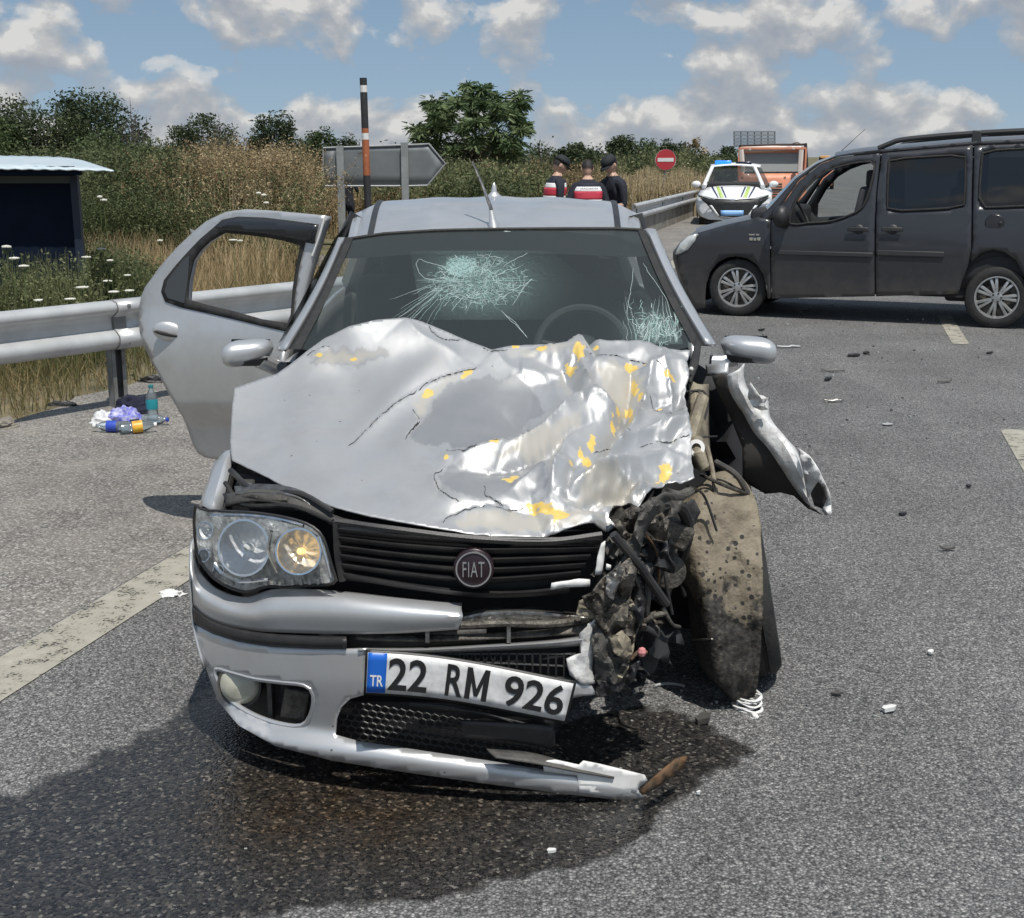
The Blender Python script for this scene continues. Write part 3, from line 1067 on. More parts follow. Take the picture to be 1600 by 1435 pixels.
creases = [  # polyline, height, half width px, asymmetry
    ([(700, 560), (640, 600), (590, 650), (540, 695)], .012, 20), ([(760, 580), (680, 625), (620, 665), (560, 700)], -.008, 26),
    ([(632, 498), (660, 530), (720, 560)], .018, 22), ([(432, 583), (520, 580), (620, 560), (700, 545)], -.006, 24),
    ([(500, 560), (480, 640), (500, 740)], .006, 30),
    ([(700, 715), (770, 705), (830, 690), (880, 650), (905, 628), (940, 632), (990, 650)], .040, 15),
    ([(720, 735), (790, 728), (850, 708), (895, 672), (930, 655)], -.036, 15),
    ([(985, 570), (985, 610), (970, 660), (950, 690), (930, 720), (915, 745)], -.045, 16),
    ([(1020, 570), (1010, 620), (990, 670), (960, 715), (935, 750)], .034, 14),
    ([(905, 560), (915, 600), (940, 630), (970, 640)], .030, 13), ([(880, 575), (895, 610), (915, 640)], -.022, 14),
    ([(860, 780), (865, 740), (880, 700), (900, 670)], .030, 13), ([(885, 785), (890, 745), (905, 712)], -.030, 13),
    ([(860, 780), (900, 765), (950, 745), (1000, 720), (1060, 700)], .030, 14), ([(890, 800), (940, 780), (1000, 755), (1070, 730)], -.026, 14),
    ([(930, 800), (980, 775), (1040, 745)], .022, 10), ([(940, 720), (985, 690), (1035, 672), (1075, 665)], .024, 12),
    ([(950, 655), (1000, 640), (1070, 625)], -.024, 14), ([(930, 575), (990, 585), (1040, 575), (1075, 570)], .022, 14), ([(1030, 560), (1045, 600), (1055, 650)], .024, 11),
    ([(700, 805), (760, 790), (830, 795), (900, 810)], -.016, 16), ([(768, 548), (800, 580), (850, 590)], .014, 20), ([(690, 760), (740, 790), (800, 800)], .012, 18),
    ([(780, 640), (820, 670), (860, 680)], -.014, 24), ([(640, 640), (640, 700), (690, 760)], .007, 22), ([(800, 760), (830, 740), (850, 720)], .018, 12)]
_R = np.random.RandomState(5)


_fp = [(800 + 300 * _R.rand(), 525 + 320 * _R.rand()) for _ in range(60)] + [(760, 500), (760, 860), (1120, 500), (1120, 860), (760, 620), (760, 740), (940, 500), (940, 870), (1120, 680)]
_fh = [_R.normal(0, .020) if i < 60 else 0.0 for i in range(len(_fp))]
_ft = geometry.delaunay_2d_cdt([Vector(p) for p in _fp], [], [], 0, 1e-6)


def facets(V):
    """flat faces meeting in sharp folds, like sheet metal crushed in a press"""
    P_ = [tuple(p) for p in _ft[0]]
    Hh = [_fh[o_[0]] if o_ else 0.0 for o_ in _ft[3]]
    out = np.zeros(len(V))
    for f in _ft[2]:
        a, b_, c = (np.array(P_[i]) for i in f[:3])
        T_ = np.array([b_ - a, c - a]).T
        if abs(np.linalg.det(T_)) < 1e-9: continue
        uv = np.linalg.solve(T_, (V - a).T)
        k = (uv[0] >= -1e-6) & (uv[1] >= -1e-6) & (uv.sum(0) <= 1 + 1e-6)
        out[k] = Hh[f[0]] + uv[0][k] * (Hh[f[1]] - Hh[f[0]]) + uv[1][k] * (Hh[f[2]] - Hh[f[0]])
    return out


def hood_disp(V):
    dsp = np.zeros(len(V))
    for pl, h, w in creases:
        q = cr(pl, 24)
        d, f, s = seg_dist(V, q)
        taper = np.sin(np.clip(f, 0.02, .98) * math.pi) ** .5
        prof = np.exp(-(d / w) * np.where(s > 0, 1.0, 1.7)) if abs(h) > .012 else np.exp(-(d / w) ** 2)
        dsp += 1.3 * h * prof * taper
    right = 1 / (1 + np.exp(-(V[:, 0] - 850 + (V[:, 1] - 680) * .25) / 55))
    n1 = fbm(V, 1 / 42.0, 1, 4); n2 = fbm(V, 1 / 15.0, 2, 3); n0 = fbm(V, 1 / 110.0, 4, 2)
    rid = 1 - np.abs(fbm(V, 1 / 75.0, 6, 2)) * 3
    dsp += right * (.0035 * n1 + .0005 * n2 + .009 * np.clip(rid, -1, 1)) + np.clip(right * 1.4, 0, 1) * facets(V + np.stack([n1, n2], 1) * 5) + (1 - right) * (.006 * n0 + .0008 * n1)
    # stepped edges where the skin is torn
    for pl in tears:
        d, f, s = seg_dist(V, cr(pl, 20))
        dsp += np.where(s > 0, .006, -.002) * np.exp(-d / 14) * np.sin(np.clip(f, .05, .95) * math.pi)
    # crumpled lower right lip
    lip = np.exp(-((V[:, 0] - 1000) / 95) ** 2 - ((V[:, 1] - 765) / 35) ** 2)
    dsp += lip * (.016 * fbm(V, 1 / 12.0, 9, 3))
    return dsp


tears = [[(645, 640), (655, 655), (638, 682), (633, 690)], [(695, 705), (720, 708), (722, 714), (745, 706), (780, 700), (830, 690)], [(690, 735), (680, 748), (690, 770), (718, 788)],
         [(690, 815), (720, 798), (770, 790), (800, 793)], [(670, 510), (680, 525), (692, 534), (720, 532)], [(755, 546), (772, 553), (792, 548)], [(652, 612), (690, 592), (745, 574)],
         [(920, 566), (960, 564), (1000, 568), (1035, 585)], [(1015, 625), (1030, 645), (1070, 640)], [(1000, 700), (1030, 692), (1078, 690)], [(545, 700), (600, 650), (650, 612)],
         [(755, 756), (762, 775), (800, 790), (820, 786)], [(480, 555), (500, 545), (516, 540)], [(930, 700), (960, 680), (985, 686)]]
tears = [[tuple(p) for p in t_] for t_ in tears]
yblobs = [(670, 613, 14, 7, .5), (732, 582, 16, 6, .6), (697, 718, 5, 9, 0), (772, 700, 9, 10, 0), (800, 745, 18, 8, .1), (803, 543, 9, 4, 0), (846, 548, 14, 6, .1), (905, 560, 12, 14, .2), (893, 580, 8, 14, .9),
          (930, 546, 8, 5, 0), (985, 578, 16, 8, -.1), (1012, 574, 8, 5, .3), (992, 605, 8, 16, .2), (985, 635, 6, 20, .3), (1000, 622, 6, 10, 0), (958, 655, 6, 12, .3), (925, 690, 9, 16, 0), (918, 715, 12, 14, .2), (936, 722, 8, 8, 0),
          (1031, 638, 7, 6, 0), (1045, 595, 14, 7, -.3), (1040, 735, 14, 16, 0), (1025, 750, 10, 6, 0), (855, 800, 36, 8, -.35), (880, 815, 24, 7, .1), (840, 790, 18, 7, -.3), (892, 725, 4, 8, 0), (500, 556, 10, 4, 0), (553, 560, 10, 3, 0), (985, 660, 5, 12, .2), (965, 640, 5, 14, .2), (907, 705, 6, 10, 0)]


def hood_yellow(V):
    o = np.zeros(len(V))
    for x, y, a, b_, r in yblobs:
        c_, s_ = math.cos(r), math.sin(r)
        dx, dy = V[:, 0] - x, V[:, 1] - y
        q = np.sqrt(((dx * c_ - dy * s_) / a) ** 2 + ((dx * s_ + dy * c_) / b_) ** 2)
        o = np.maximum(o, np.clip(1.0 - .74 * q, 0, 1))
    return o


chips = [[(700, 735), (720, 722), (760, 712), (800, 705), (840, 700), (862, 712), (850, 735), (860, 760), (830, 780), (790, 790), (740, 785), (700, 770), (682, 750)],
         [(655, 655), (700, 600), (760, 590), (830, 600), (850, 640), (790, 690), (730, 705), (640, 690)], [(1015, 620), (1050, 605), (1072, 620), (1072, 660), (1040, 665)],
         [(480, 560), (520, 545), (610, 545), (600, 560), (560, 570), (490, 572)]]
fillers = [[(640, 625), (700, 590), (745, 574), (700, 605), (665, 640), (648, 650)], [(480, 568), (510, 545), (600, 545), (615, 552), (560, 566), (510, 572)], [(830, 690), (870, 670), (920, 640), (905, 670), (850, 710), (790, 725), (760, 715)],
           [(700, 812), (740, 796), (800, 790), (900, 800), (960, 805), (900, 830), (800, 834), (720, 826)], [(930, 575), (1000, 572), (1010, 600), (985, 640), (940, 620)], [(780, 548), (900, 540), (940, 552), (820, 560)], [(905, 750), (960, 740), (1010, 760), (960, 790), (900, 790)]]


def area(polys, edge):
    def f(V):
        o = np.zeros(len(V))
        W = V + np.stack([fbm(V, 1 / 18., 3, 3), fbm(V, 1 / 18., 8, 3)], 1) * 9
        for pl in polys:
            d, _, _ = seg_dist(W, pl, True)
            o = np.maximum(o, np.where(in_poly(W, pl), np.clip(d / edge, 0, 1), 0))
        return o
    return f


def hood_map(V):
    Y = hoodY(V); dsp = hood_disp(V)
    return [PY(x, y, yy) + Vector((0, -.45, .89)) * d for (x, y), yy, d in zip(V, Y, dsp)]


hood_edge = []
for i, p in enumerate(densify(hood_out, 7)):
    q = np.array(p)
    jag = 2.2 if q[0] > 960 else .5
    hood_edge.append((q[0] + jag * noise.noise(Vector((q[0] * .13, q[1] * .13, 1))), q[1] + jag * noise.noise(Vector((q[0] * .13, q[1] * .13, 5)))))
hood = patch('bonnet', hood_edge, hood_map, m_hood, fiat, step=3.4, thick=-.004, ang=70,
             attrs={'yellow': hood_yellow, 'chip': area(chips, 2.0), 'filler': area(fillers, 8.0)})


def hood_pts(V_, up=.0035):
    e_ = Vector((0, 0, CAMZ))
    return [p + (e_ - p).normalized() * up for p in hood_map(np.asarray(V_))]


for tr_ in tears:
    q = cr(tr_, 8 * len(tr_))
    q = q + np.stack([fbm(q, 1 / 14., 13, 3), fbm(q, 1 / 14., 18, 3)], 1) * 3.2
    LR = []
    for i_ in range(len(q)):
        d_ = q[min(i_ + 1, len(q) - 1)] - q[max(i_ - 1, 0)]
        d_ = d_ / (np.linalg.norm(d_) + 1e-9)
        LR.append((np.array([-d_[1], d_[0]]) * (.42 + .3 * noise.noise(Vector((i_ * .8, len(q), 0))) if 0 < i_ < len(q) - 1 else .1)))
    LR = np.array(LR)
    g_ = MB()
    g_.grid([hood_pts(q + LR), hood_pts(q - LR)])
    g_.build('paint_crack', m_ink_crack, hood, world=True)

m_torn = M('torn pale metal', (0.78, 0.78, 0.76), 0.42, 0.15, var=.3, vscale=26, col2=(0.50, 0.49, 0.47), bump=.3, bscale=60)
# ---------------- nose of the car
# dark engine bay tray behind everything
patch('engine_bay', [(345, 735), (420, 750), (540, 800), (780, 840), (940, 830), (1000, 800), (985, 900), (975, 1040), (915, 1085), (862, 1150), (845, 1180), (540, 1180), (480, 1130), (340, 1060), (318, 800)],
      Fm(.26), m_dark, fiat, step=40, thick=.02)
MB().box((XC, 4.35, .30), (1.2, .8, .04)).build('underbody', m_dark, fiat, world=True)
MB().box((XC, 4.62, .62), (1.5, .03, .66)).build('bulkhead', m_dark, fiat, world=True)


def ptube(name, pts, r, mat, off=None, n=24, parent=None, label=None):
    """bent rod or cable through pixel points (x, y, offset behind the nose surface)"""
    P = [F(p[0], p[1], p[2]) if off is None else F(p[0], p[1], off) for p in pts]
    P = [Vector(q) for q in cr(P, n)]
    return MB().tube(P, r, 8).build(name, mat, parent or fiat, world=True, label=label)


# bonnet slam panel, brackets and cables between headlight and grille
floft('slam_panel', [[(350, 772), (400, 765), (450, 770), (500, 790), (530, 808), (620, 822), (780, 842), (940, 838)], [(352, 790), (400, 782), (450, 790), (500, 806), (530, 822), (620, 834), (780, 852), (940, 846)]], [.10, .07], m_dusty, 40, 4, .01)
floft('slam_panel_bracket', [[(366, 760), (410, 756), (470, 766), (520, 800)], [(368, 772), (410, 770), (468, 778), (512, 812)]], [.13, .09], m_steel, 20, 4, .006)
ptube('bay_cable', [(360, 735, .16), (400, 768, .12), (470, 772, .10), (520, 800, .08)], .008, m_black)
ptube('bay_cable', [(352, 755, .14), (380, 788, .08), (460, 792, .07), (520, 815, .06)], .007, m_rubber)
ptube('washer_pipe', [(372, 778, .10), (395, 776, .08), (420, 782, .08), (450, 781, .08)], .006, m_dirtymetal)
MB().box(F(440, 778, .17), (.10, .08, .06)).build('fuse_box', m_dusty, fiat, world=True, bev=.006)
MB().box(F(385, 770, .2), (.05, .05, .07)).build('relay', m_dusty, fiat, world=True, bev=.006)

# left wing (next to the headlight)
def wing(rows, name, mat):
    return MB().grid(loft(rows, 30, 10)).build(name, mat, fiat, world=True, solid=.006)


wing([[PY(347, 799, 3.50), PY(355, 755, 3.58), PY(366, 716, 3.70), Vector((-.80, 4.1, .86)), Vector((-.80, 4.75, .97))],
      [PY(334, 799, 3.47), PY(345, 755, 3.57), PY(358, 712, 3.70), Vector((-.86, 4.1, .80)), Vector((-.865, 4.75, .93))],
      [PY(318, 790, 3.50), PY(331, 752, 3.62), PY(350, 706, 3.78), Vector((-.885, 4.1, .72)), Vector((-.895, 4.75, .80))],
      [PY(312, 800, 3.62), PY(322, 765, 3.70), PY(338, 725, 3.82), Vector((-.89, 4.1, .62)), Vector((-.90, 4.75, .55))],
      [Vector((-.88, 3.70, .52)), Vector((-.89, 3.8, .60)), Vector((-.89, 3.95, .64)), Vector((-.89, 4.2, .55)), Vector((-.88, 4.75, .28))]], 'front_wing', m_silver)
wing([[PY(365, 724, 3.68), PY(354, 775, 3.56), PY(348, 802, 3.50)], [PY(371, 724, 3.70), PY(360, 775, 3.58), PY(354, 802, 3.52)]], 'wing_gap_seal', m_black)

# headlight
HL = [(306, 790), (318, 797), (345, 799), (400, 802), (450, 810), (484, 821), (502, 836), (512, 862), (519, 888), (524, 910), (480, 915), (440, 918), (420, 916), (385, 925), (352, 915), (328, 897), (311, 872), (304, 835)]
m_hlback = M('silvered lamp shell', (0.74, 0.76, 0.77), 0.30, 0.35, var=.6, vscale=40, bump=.6, bscale=45)
hl = patch('headlight', smooth_poly(HL, 3), Fm(.062), m_hlback, fiat, step=9)
patch('lens', smooth_poly(HL, 3), lambda V: [F(x, y, -.012 - .022 * math.cos((y - 858) / 45)) for x, y in V], m_lens, hl, step=12)
q = smooth_poly(HL, 3)
MB().tube([F(x, y, .004) for x, y in q] + [F(*q[0], .004)], .0045, 6, False).build('lens_rim', m_black, hl, world=True)


def lamp_bowl(cx, cy, rpx, depth, mat, ribs, bulb, off=.008, parent=None):
    c = F(cx, cy, off)
    R = rpx / FOC * c.y * 1.02
    ax = Vector((-.38 * min(1, max(0, (470 - cx) / 150 + .2)), -1, .28)).normalized()
    pr = [(R * 1.06, -.002), (R * 1.05, .006), (R * .97, .006), (R * .95, .0)]
    pr2 = [(R * t, -depth * (1 - t * t)) for t in np.linspace(.96, .14, 12)]
    g_ = MB()
    n = 60
    a = ax.orthogonal().normalized(); b_ = ax.cross(a)
    rows = []
    for r, h in pr2:
        row = []
        for k in range(n):
            w = 2 * math.pi * k / n
            f = 1 + ribs * math.cos(w * 11) * (r / R)
            row.append(c + ax * (h * f) + (a * math.cos(w) + b_ * math.sin(w)) * r)
        rows.append(row)
    g_.grid(rows, True)
    o = g_.build('reflector', mat, parent or hl, world=True)
    MB().lathe(pr, c, ax, 40).build('reflector_ring', m_chrome, parent or hl, world=True)
    MB().lathe([(R * .16, -depth), (R * .16, -depth * .35), (R * .12, -depth * .25), (0, -depth * .22)], c, ax, 14).build('bulb', bulb, parent or hl, world=True)
    return o


lamp_bowl(382, 856, 44, .040, m_reflector, .05, m_bulb)
lamp_bowl(467, 862, 36, .036, m_amber, .10, m_bulb_on)
lamp_bowl(322, 829, 14, .02, m_reflector, .02, m_bulb, .02)
lamp_bowl(320, 868, 10, .015, m_hlback, .02, m_bulb, .02)
lamp_bowl(343, 893, 10, .015, m_hlback, .0, m_dusty, .035)
# lower fluted strip and inner bezels of the lamp
g_ = MB()
for k in range(11):
    x = 362 + k * 13.5
    g_.tube([F(x, 905 - abs(k - 6) * .4, .006), F(x + 2, 914 - (k > 4) * 1, .008)], .0075, 6)
g_.build('fluted_strip', m_hlback, hl, world=True)
for pts in ([(330, 806), (380, 806), (430, 811), (474, 822)], [(424, 830), (420, 862), (434, 895)], [(498, 838), (508, 870), (516, 902)], [(335, 880), (345, 895), (372, 908), (420, 905)]):
    MB().tube([Vector(v) for v in cr([F(x, y, .0) for x, y in pts], 12)], .005, 6).build('lamp_bezel', m_chrome, hl, world=True)

# grille: frame, slats, badge
GR = [(524, 815), (600, 826), (700, 838), (780, 846), (860, 846), (940, 836), (945, 850), (935, 880), (915, 905), (880, 925), (800, 932), (720, 930), (640, 920), (580, 912), (534, 906), (526, 880)]
grille = patch('grille', GR, Fm(.06), m_ink, fiat, step=25)
for k in range(6):
    u0 = k / 5
    yl, yr, ym = lerp(828, 898, u0), lerp(846, 908, u0), lerp(845, 922, u0)
    xl = lerp(527, 536, u0); xr = lerp(938, 900, u0)
    pts = [(xl, yl), (lerp(xl, 740, .5), lerp(yl, ym, .62)), (740, ym), (lerp(740, xr, .5), lerp(ym, yr, .3)), (xr, yr)]
    if k == 5: pts = [(xl, yl), (640, 916), (740, 928), (820, 928), (890, 921)]
    R_ = []
    for dy, of in ((-6.0, .045), (-4.5, .020), (-1, .010), (3.0, .016), (5.2, .030), (5.6, .05)):
        R_.append([F(x, y + dy, of + .006 * noise.noise(Vector((x * .02, k, 0)))) for x, y in pts])
    MB().grid(loft(R_, 36, 6)).build('slat', m_black, grille, world=True)
for pts in ([(524, 815), (620, 828), (740, 842), (860, 846), (940, 836)], [(525, 815), (528, 870), (535, 908)]):
    MB().tube([Vector(v) for v in cr([F(x, y, .02) for x, y in pts], 24)], .010, 6).build('grille_surround', m_black, grille, world=True)
bc = F(740, 889, -.012)
bax = Vector((0, -1, .10)).normalized()
badge = MB().lathe([(.052, -.03), (.052, 0), (.046, .004), (0, .007)], bc, bax, 36).build('badge', m_maroon, fiat, world=True)
MB().lathe([(.040, .001), (.042, .008), (.046, .008), (.047, .002)], bc, bax, 40).build('badge_ring', m_chrome, badge, world=True)
vs, fs = fit_text('FIAT', .056, .040, 0.0, 0.0015, 1.12)
up = Vector((0, .10, 1)).normalized()
mesh_obj('lettering', [bc + bax * (.0075 + v.z) + Vector((1, 0, 0)) * v.x + up * v.y for v in vs], fs, m_chrome, badge, False, True)

# upper bumper: silver skin, broken off towards the right
ub = [[(300, 852), (311, 890), (340, 920), (385, 933), (428, 921), (520, 923), (620, 933), (722, 942)],
      [(299, 880), (310, 912), (342, 936), (388, 947), (430, 936), (520, 936), (620, 944), (721, 952)],
      [(300, 905), (312, 932), (345, 952), (392, 962), (432, 956), (520, 957), (620, 962), (723, 964)],
      [(302, 945), (316, 962), (350, 977), (400, 986), (450, 989), (530, 991), (620, 990), (716, 984)]]
floft('bumper', ub, [.035, -.012, -.035, -.022], m_silver, 60, 14, .008)
floft('bumper_side', [[PY(300, 852, 3.52), Vector((-.93, 3.75, .62)), Vector((-.92, 3.95, .60))], [PY(299, 900, 3.47), Vector((-.94, 3.75, .50)), Vector((-.93, 3.95, .50))],
                      [PY(303, 975, 3.46), Vector((-.93, 3.75, .38)), Vector((-.92, 3.95, .38))], [PY(320, 1045, 3.42), Vector((-.90, 3.7, .26)), Vector((-.89, 3.9, .26))]], [0] * 4, m_silver, 12, 12, .006)
floft('bumper_strip', [[(301, 947), (330, 968), (370, 981), (420, 989), (480, 993), (541, 994)], [(301, 952), (330, 974), (370, 987), (420, 995), (480, 999), (541, 1000)],
                       [(301, 968), (330, 985), (370, 998), (420, 1006), (480, 1010), (541, 1011)], [(303, 974), (331, 990), (371, 1002), (420, 1010), (480, 1013), (541, 1014)]],
      [-.018, -.034, -.034, -.02], m_black, 40, 8, .006)
floft('bumper_recess', [[(541, 992), (620, 991), (700, 986), (760, 984)], [(541, 1013), (620, 1012), (700, 1008), (760, 1004)]], [.03, .03], m_dusty, 20, 4, .006)
# lower bumper with fog-lamp opening, running into the torn lip
LB = [(303, 976), (332, 991), (371, 1003), (420, 1011), (480, 1014), (541, 1015), (573, 1014), (570, 1086), (548, 1092), (533, 1106), (526, 1124), (524, 1148), (560, 1158), (640, 1170), (760, 1188), (850, 1203), (905, 1206), (960, 1212), (1010, 1217),
      (996, 1234), (1008, 1240), (1003, 1254), (900, 1243), (760, 1225), (640, 1208), (520, 1189), (430, 1166), (372, 1133), (340, 1095), (320, 1040), (308, 1005)]
FOG = smooth_poly([(337, 1046), (365, 1052), (400, 1061), (440, 1066), (478, 1071), (489, 1082), (488, 1110), (476, 1132), (452, 1134), (405, 1121), (365, 1098), (346, 1074)], 3)


def sst(t):
    t = max(0.0, min(1.0, t)); return t * t * (3 - 2 * t)


def lbo(x, y):
    o = -.022 + .05 * max(0, (y - 1060) / 120.0) ** 1.5
    yb = 1150 + (x - 500) * .135 if x > 420 else 1139 - (420 - x) * .45
    lip = sst((y - yb + 14) / 40.0)
    return o - .06 * lip - sst((x - 560) / 480.0) * .10


low = patch('lower_bumper', LB, Fm(lbo), m_silver, fiat, holes=[FOG], step=9, thick=-.008)
MB().tube([F(x, y, lbo(x, y) + .004) for x, y in FOG] + [F(*FOG[0], lbo(*FOG[0]) + .004)], .007, 6, False).build('fog_lamp_rim', m_silver, low, world=True)
patch('fog_lamp_pocket', [(325, 1035), (500, 1060), (500, 1140), (440, 1145), (360, 1110)], Fm(.09), m_dusty, low, step=30)
fc = F(374, 1071, .012)
fog = MB().lathe([(.058, -.04), (.058, 0), (.05, .012), (.03, .02), (0, .024)], fc, Vector((-.1, -1, .05)), 28).build('fog_lamp', m_foglens, fiat, world=True)
MB().lathe([(.058, .002), (.064, .004), (.064, -.02)], fc, Vector((-.1, -1, .05)), 28).build('fog_lamp_ring', m_dusty, fog, world=True)
MB().box(F(424, 1092, .06), (.012, .05, .12)).build('fog_bracket', m_dusty, fiat, world=True)
MB().box(F(462, 1098, .07), (.07, .04, .09), Matrix.Rotation(.2, 3, 'Y')).build('fog_bracket', m_dirtymetal, fiat, world=True, bev=.006)
# lower mesh: hexagonal grid on a dark tray
patch('lower_grille_tray', [(528, 1096), (700, 1098), (866, 1132), (868, 1165), (845, 1176), (760, 1190), (640, 1172), (526, 1150)], Fm(lambda x, y: .075 - max(0, x - 600) / 400 * .05), m_ink, fiat, step=30)
g_ = MB()
for j in range(6):
    for i in range(26):
        x = 536 + i * 13 + (6.5 if j % 2 else 0); y = 1100 + j * 9.5 + (x - 536) * .155
        if x > 855: continue
        pts = []
        for k in range(7):
            a = math.pi / 3 * k + math.pi / 6
            pts.append(F(x + 7.4 * math.cos(a), y + 6.2 * math.sin(a), .045 - max(0, x - 600) / 400 * .05))
        g_.tube(pts, .0022, 4, False)
g_.build('honeycomb_mesh', m_black, fiat, world=True)['kind'] = 'stuff'
for k in range(7):
    floft('lower_slat', [[(640 + k * 9, 1100 + k * 1), (700 + k * 24, 1105 + k * 5), (850 + k, 1138 + k * 5)], [(640 + k * 9, 1104 + k * 1), (700 + k * 24, 1109 + k * 5), (850 + k, 1142 + k * 5)]], [-.005, .01], m_black, 10, 3, .004) if k < 4 else None
floft('loose_duct_panel', [[(720, 1128), (800, 1132), (862, 1138), (866, 1150)], [(725, 1152), (800, 1160), (855, 1170), (862, 1172)]], [-.03, -.02], m_black, 12, 5, .01)
floft('torn_undertray', [[(760, 1170), (830, 1176), (900, 1195), (960, 1210)], [(775, 1184), (830, 1192), (900, 1205), (960, 1215)]], [-.06, -.09], m_dusty, 14, 4, .004)
# torn white-edged end of the lip and the rusty strip hanging out of it
g_ = patch('torn_lip_end', [(848, 1190), (868, 1188), (905, 1196), (912, 1190), (960, 1200), (1008, 1212), (1012, 1220), (996, 1232), (1000, 1243), (985, 1238), (960, 1246), (905, 1238), (902, 1212), (850, 1206)],
           lambda V: [F(x, y, lbo(x, 1200) - .03 + .004 * noise.noise(Vector((x * .03, y * .05, 2)))) for x, y in V], m_white, low, step=7, thick=-.006, ang=30)
lp = [(998, 1237), (1015, 1222), (1035, 1205), (1058, 1186), (1074, 1182), (1070, 1198), (1050, 1215), (1025, 1232), (1004, 1243)]
patch('rusty_strip', lp, lambda V: [F(x, y, -.17 + .02 * math.sin(x * .06)) for x, y in V], m_rust, fiat, step=8, thick=-.006)

# crash beam, radiator and torn strips in the middle
floft('crash_beam', [[(716, 958), (760, 950), (830, 950), (920, 958), (960, 950)], [(716, 966), (760, 957), (830, 956), (920, 964), (962, 958)], [(700, 985), (760, 975), (830, 974), (905, 978), (950, 974)], [(700, 992), (760, 983), (830, 983), (905, 986), (945, 982)]],
      [.06, .03, .035, .06], m_steel, 40, 12, .01)
ptube('radiator_pipe', [(716, 950, .05), (705, 965, .0), (712, 976, .0), (780, 974, -.01), (860, 975, -.01), (905, 970, .02)], .010, m_dirtymetal)
floft('bent_reinforcement', [[(555, 990), (640, 992), (760, 990), (900, 978), (940, 965)], [(555, 998), (640, 1001), (760, 998), (900, 990), (944, 980)]], [.01, -.005], m_dirtymetal, 30, 4, .006)
for x in (668, 795):
    MB().box(F(x, 990, -.008), (.010, .02, .045)).build('clip', m_steel, fiat, world=True)
floft('silver_edge_strip', [[(560, 1012), (660, 1012), (760, 1007), (860, 1000), (922, 992)], [(560, 1016), (660, 1016), (760, 1011), (860, 1005), (922, 998)], [(573, 1020), (660, 1021), (760, 1018), (860, 1013), (922, 1008)]], [.0, -.03, -.02], m_silver, 30, 6, .005)
patch('torn_bumper_corner', [(905, 990), (940, 960), (958, 975), (966, 1005), (948, 1020), (928, 1018), (925, 1045), (930, 1068), (912, 1072), (890, 1055), (886, 1030), (908, 1022)],
      lambda V: [F(x, y, -.035 + .010 * (abs(noise.noise(Vector((x * .035, y * .025, 7)))) * 2)) for x, y in V], m_torn, fiat, step=7, thick=-.006, ang=30)
patch('torn_bumper_flap', [(880, 1062), (925, 1072), (932, 1086), (910, 1088), (890, 1092)], Fm(-.03), m_silver, fiat, step=8, thick=-.006)
# black lattice grille above the plate
g_ = MB()
for j in range(4):
    y0 = 1022 + j * 9
    g_.tube([F(x, y0 + (x - 660) * (.045 * j), -.012) for x in (668, 740, 820, 900)], .0035, 5)
for i in range(19):
    x = 672 + i * 12.3
    sk = 6 if 3 < i < 9 else 0
    g_.tube([F(x - sk, 1020, -.012), F(x + sk, 1048 + (x - 660) * .04, -.012)], .003, 5)
    if sk: g_.tube([F(x + sk, 1020, -.012), F(x - sk, 1048 + (x - 660) * .04, -.012)], .003, 5)
g_.build('lattice_grille', m_black, fiat, world=True)['kind'] = 'stuff'
patch('lattice_backing', [(640, 1018), (905, 1008), (905, 1060), (880, 1075), (640, 1040)], Fm(.03), m_dark, fiat, step=30)

# number plate, slightly bent
PC = [(571, 1016), (901, 1066), (885, 1131), (568, 1086)]   # tl, tr, br, bl


def plate_pt(u, v, off=0.0):
    x = lerp(lerp(PC[0][0], PC[1][0], u), lerp(PC[3][0], PC[2][0], u), v)
    y = lerp(lerp(PC[0][1], PC[1][1], u), lerp(PC[3][1], PC[2][1], u), v) - 11 * math.sin(u * math.pi) * (1 - u * .6)
    return PY(x, y, 3.055 + .03 * (u - .3) ** 2 + .012 * math.sin(u * 5) - off)


def plate_sheet(name, u0, u1, v0, v1, off, mat, parent, solid=.003, nu=30):
    # thin pressed sheet
    return MB().grid([[plate_pt(lerp(u0, u1, i / nu), lerp(v0, v1, j / 5), off) for i in range(nu + 1)] for j in range(6)]).build(name, mat, parent, world=True, solid=solid, cam_side=True)


plate = plate_sheet('number_plate', 0, 1, 0, 1, 0, m_ink, fiat, .006)
plate_sheet('plate_face', .012, .988, .05, .95, .003, m_platewhite, plate, .001)
plate_sheet('country_band', .014, .105, .055, .945, .005, m_plateblue, plate, .001, 4)


def plate_text(s_, u0, u1, v0, v1, mat, off=.0055, bold=.018):
    vs, fs = fit_text(s_, 1, 1, bold, 0.0)
    P = [plate_pt(lerp(u0, u1, v.x + .5), lerp(v1, v0, v.y + .5), off) for v in vs]
    mesh_obj('lettering', P, fs, mat, plate, False, True)


plate_text('22', .115, .305, .14, .87, m_ink)
plate_text('R', .395, .478, .14, .87, m_ink)
mpoly = [(0, 0), (.24, 0), (.24, .58), (.42, .12), (.58, .12), (.76, .58), (.76, 0), (1, 0), (1, 1), (.78, 1), (.5, .36), (.22, 1), (0, 1)]
tri_ = geometry.tessellate_polygon([[Vector((a, b_, 0)) for a, b_ in mpoly]])
mesh_obj('lettering', [plate_pt(lerp(.490, .598, a), lerp(.87, .14, b_), .0055) for a, b_ in mpoly], [tuple(t_) for t_ in tri_], m_ink, plate, False, True)
plate_text('926', .675, .965, .14, .87, m_ink)
plate_text('TR', .028, .092, .55, .80, m_platewhite, .0065)

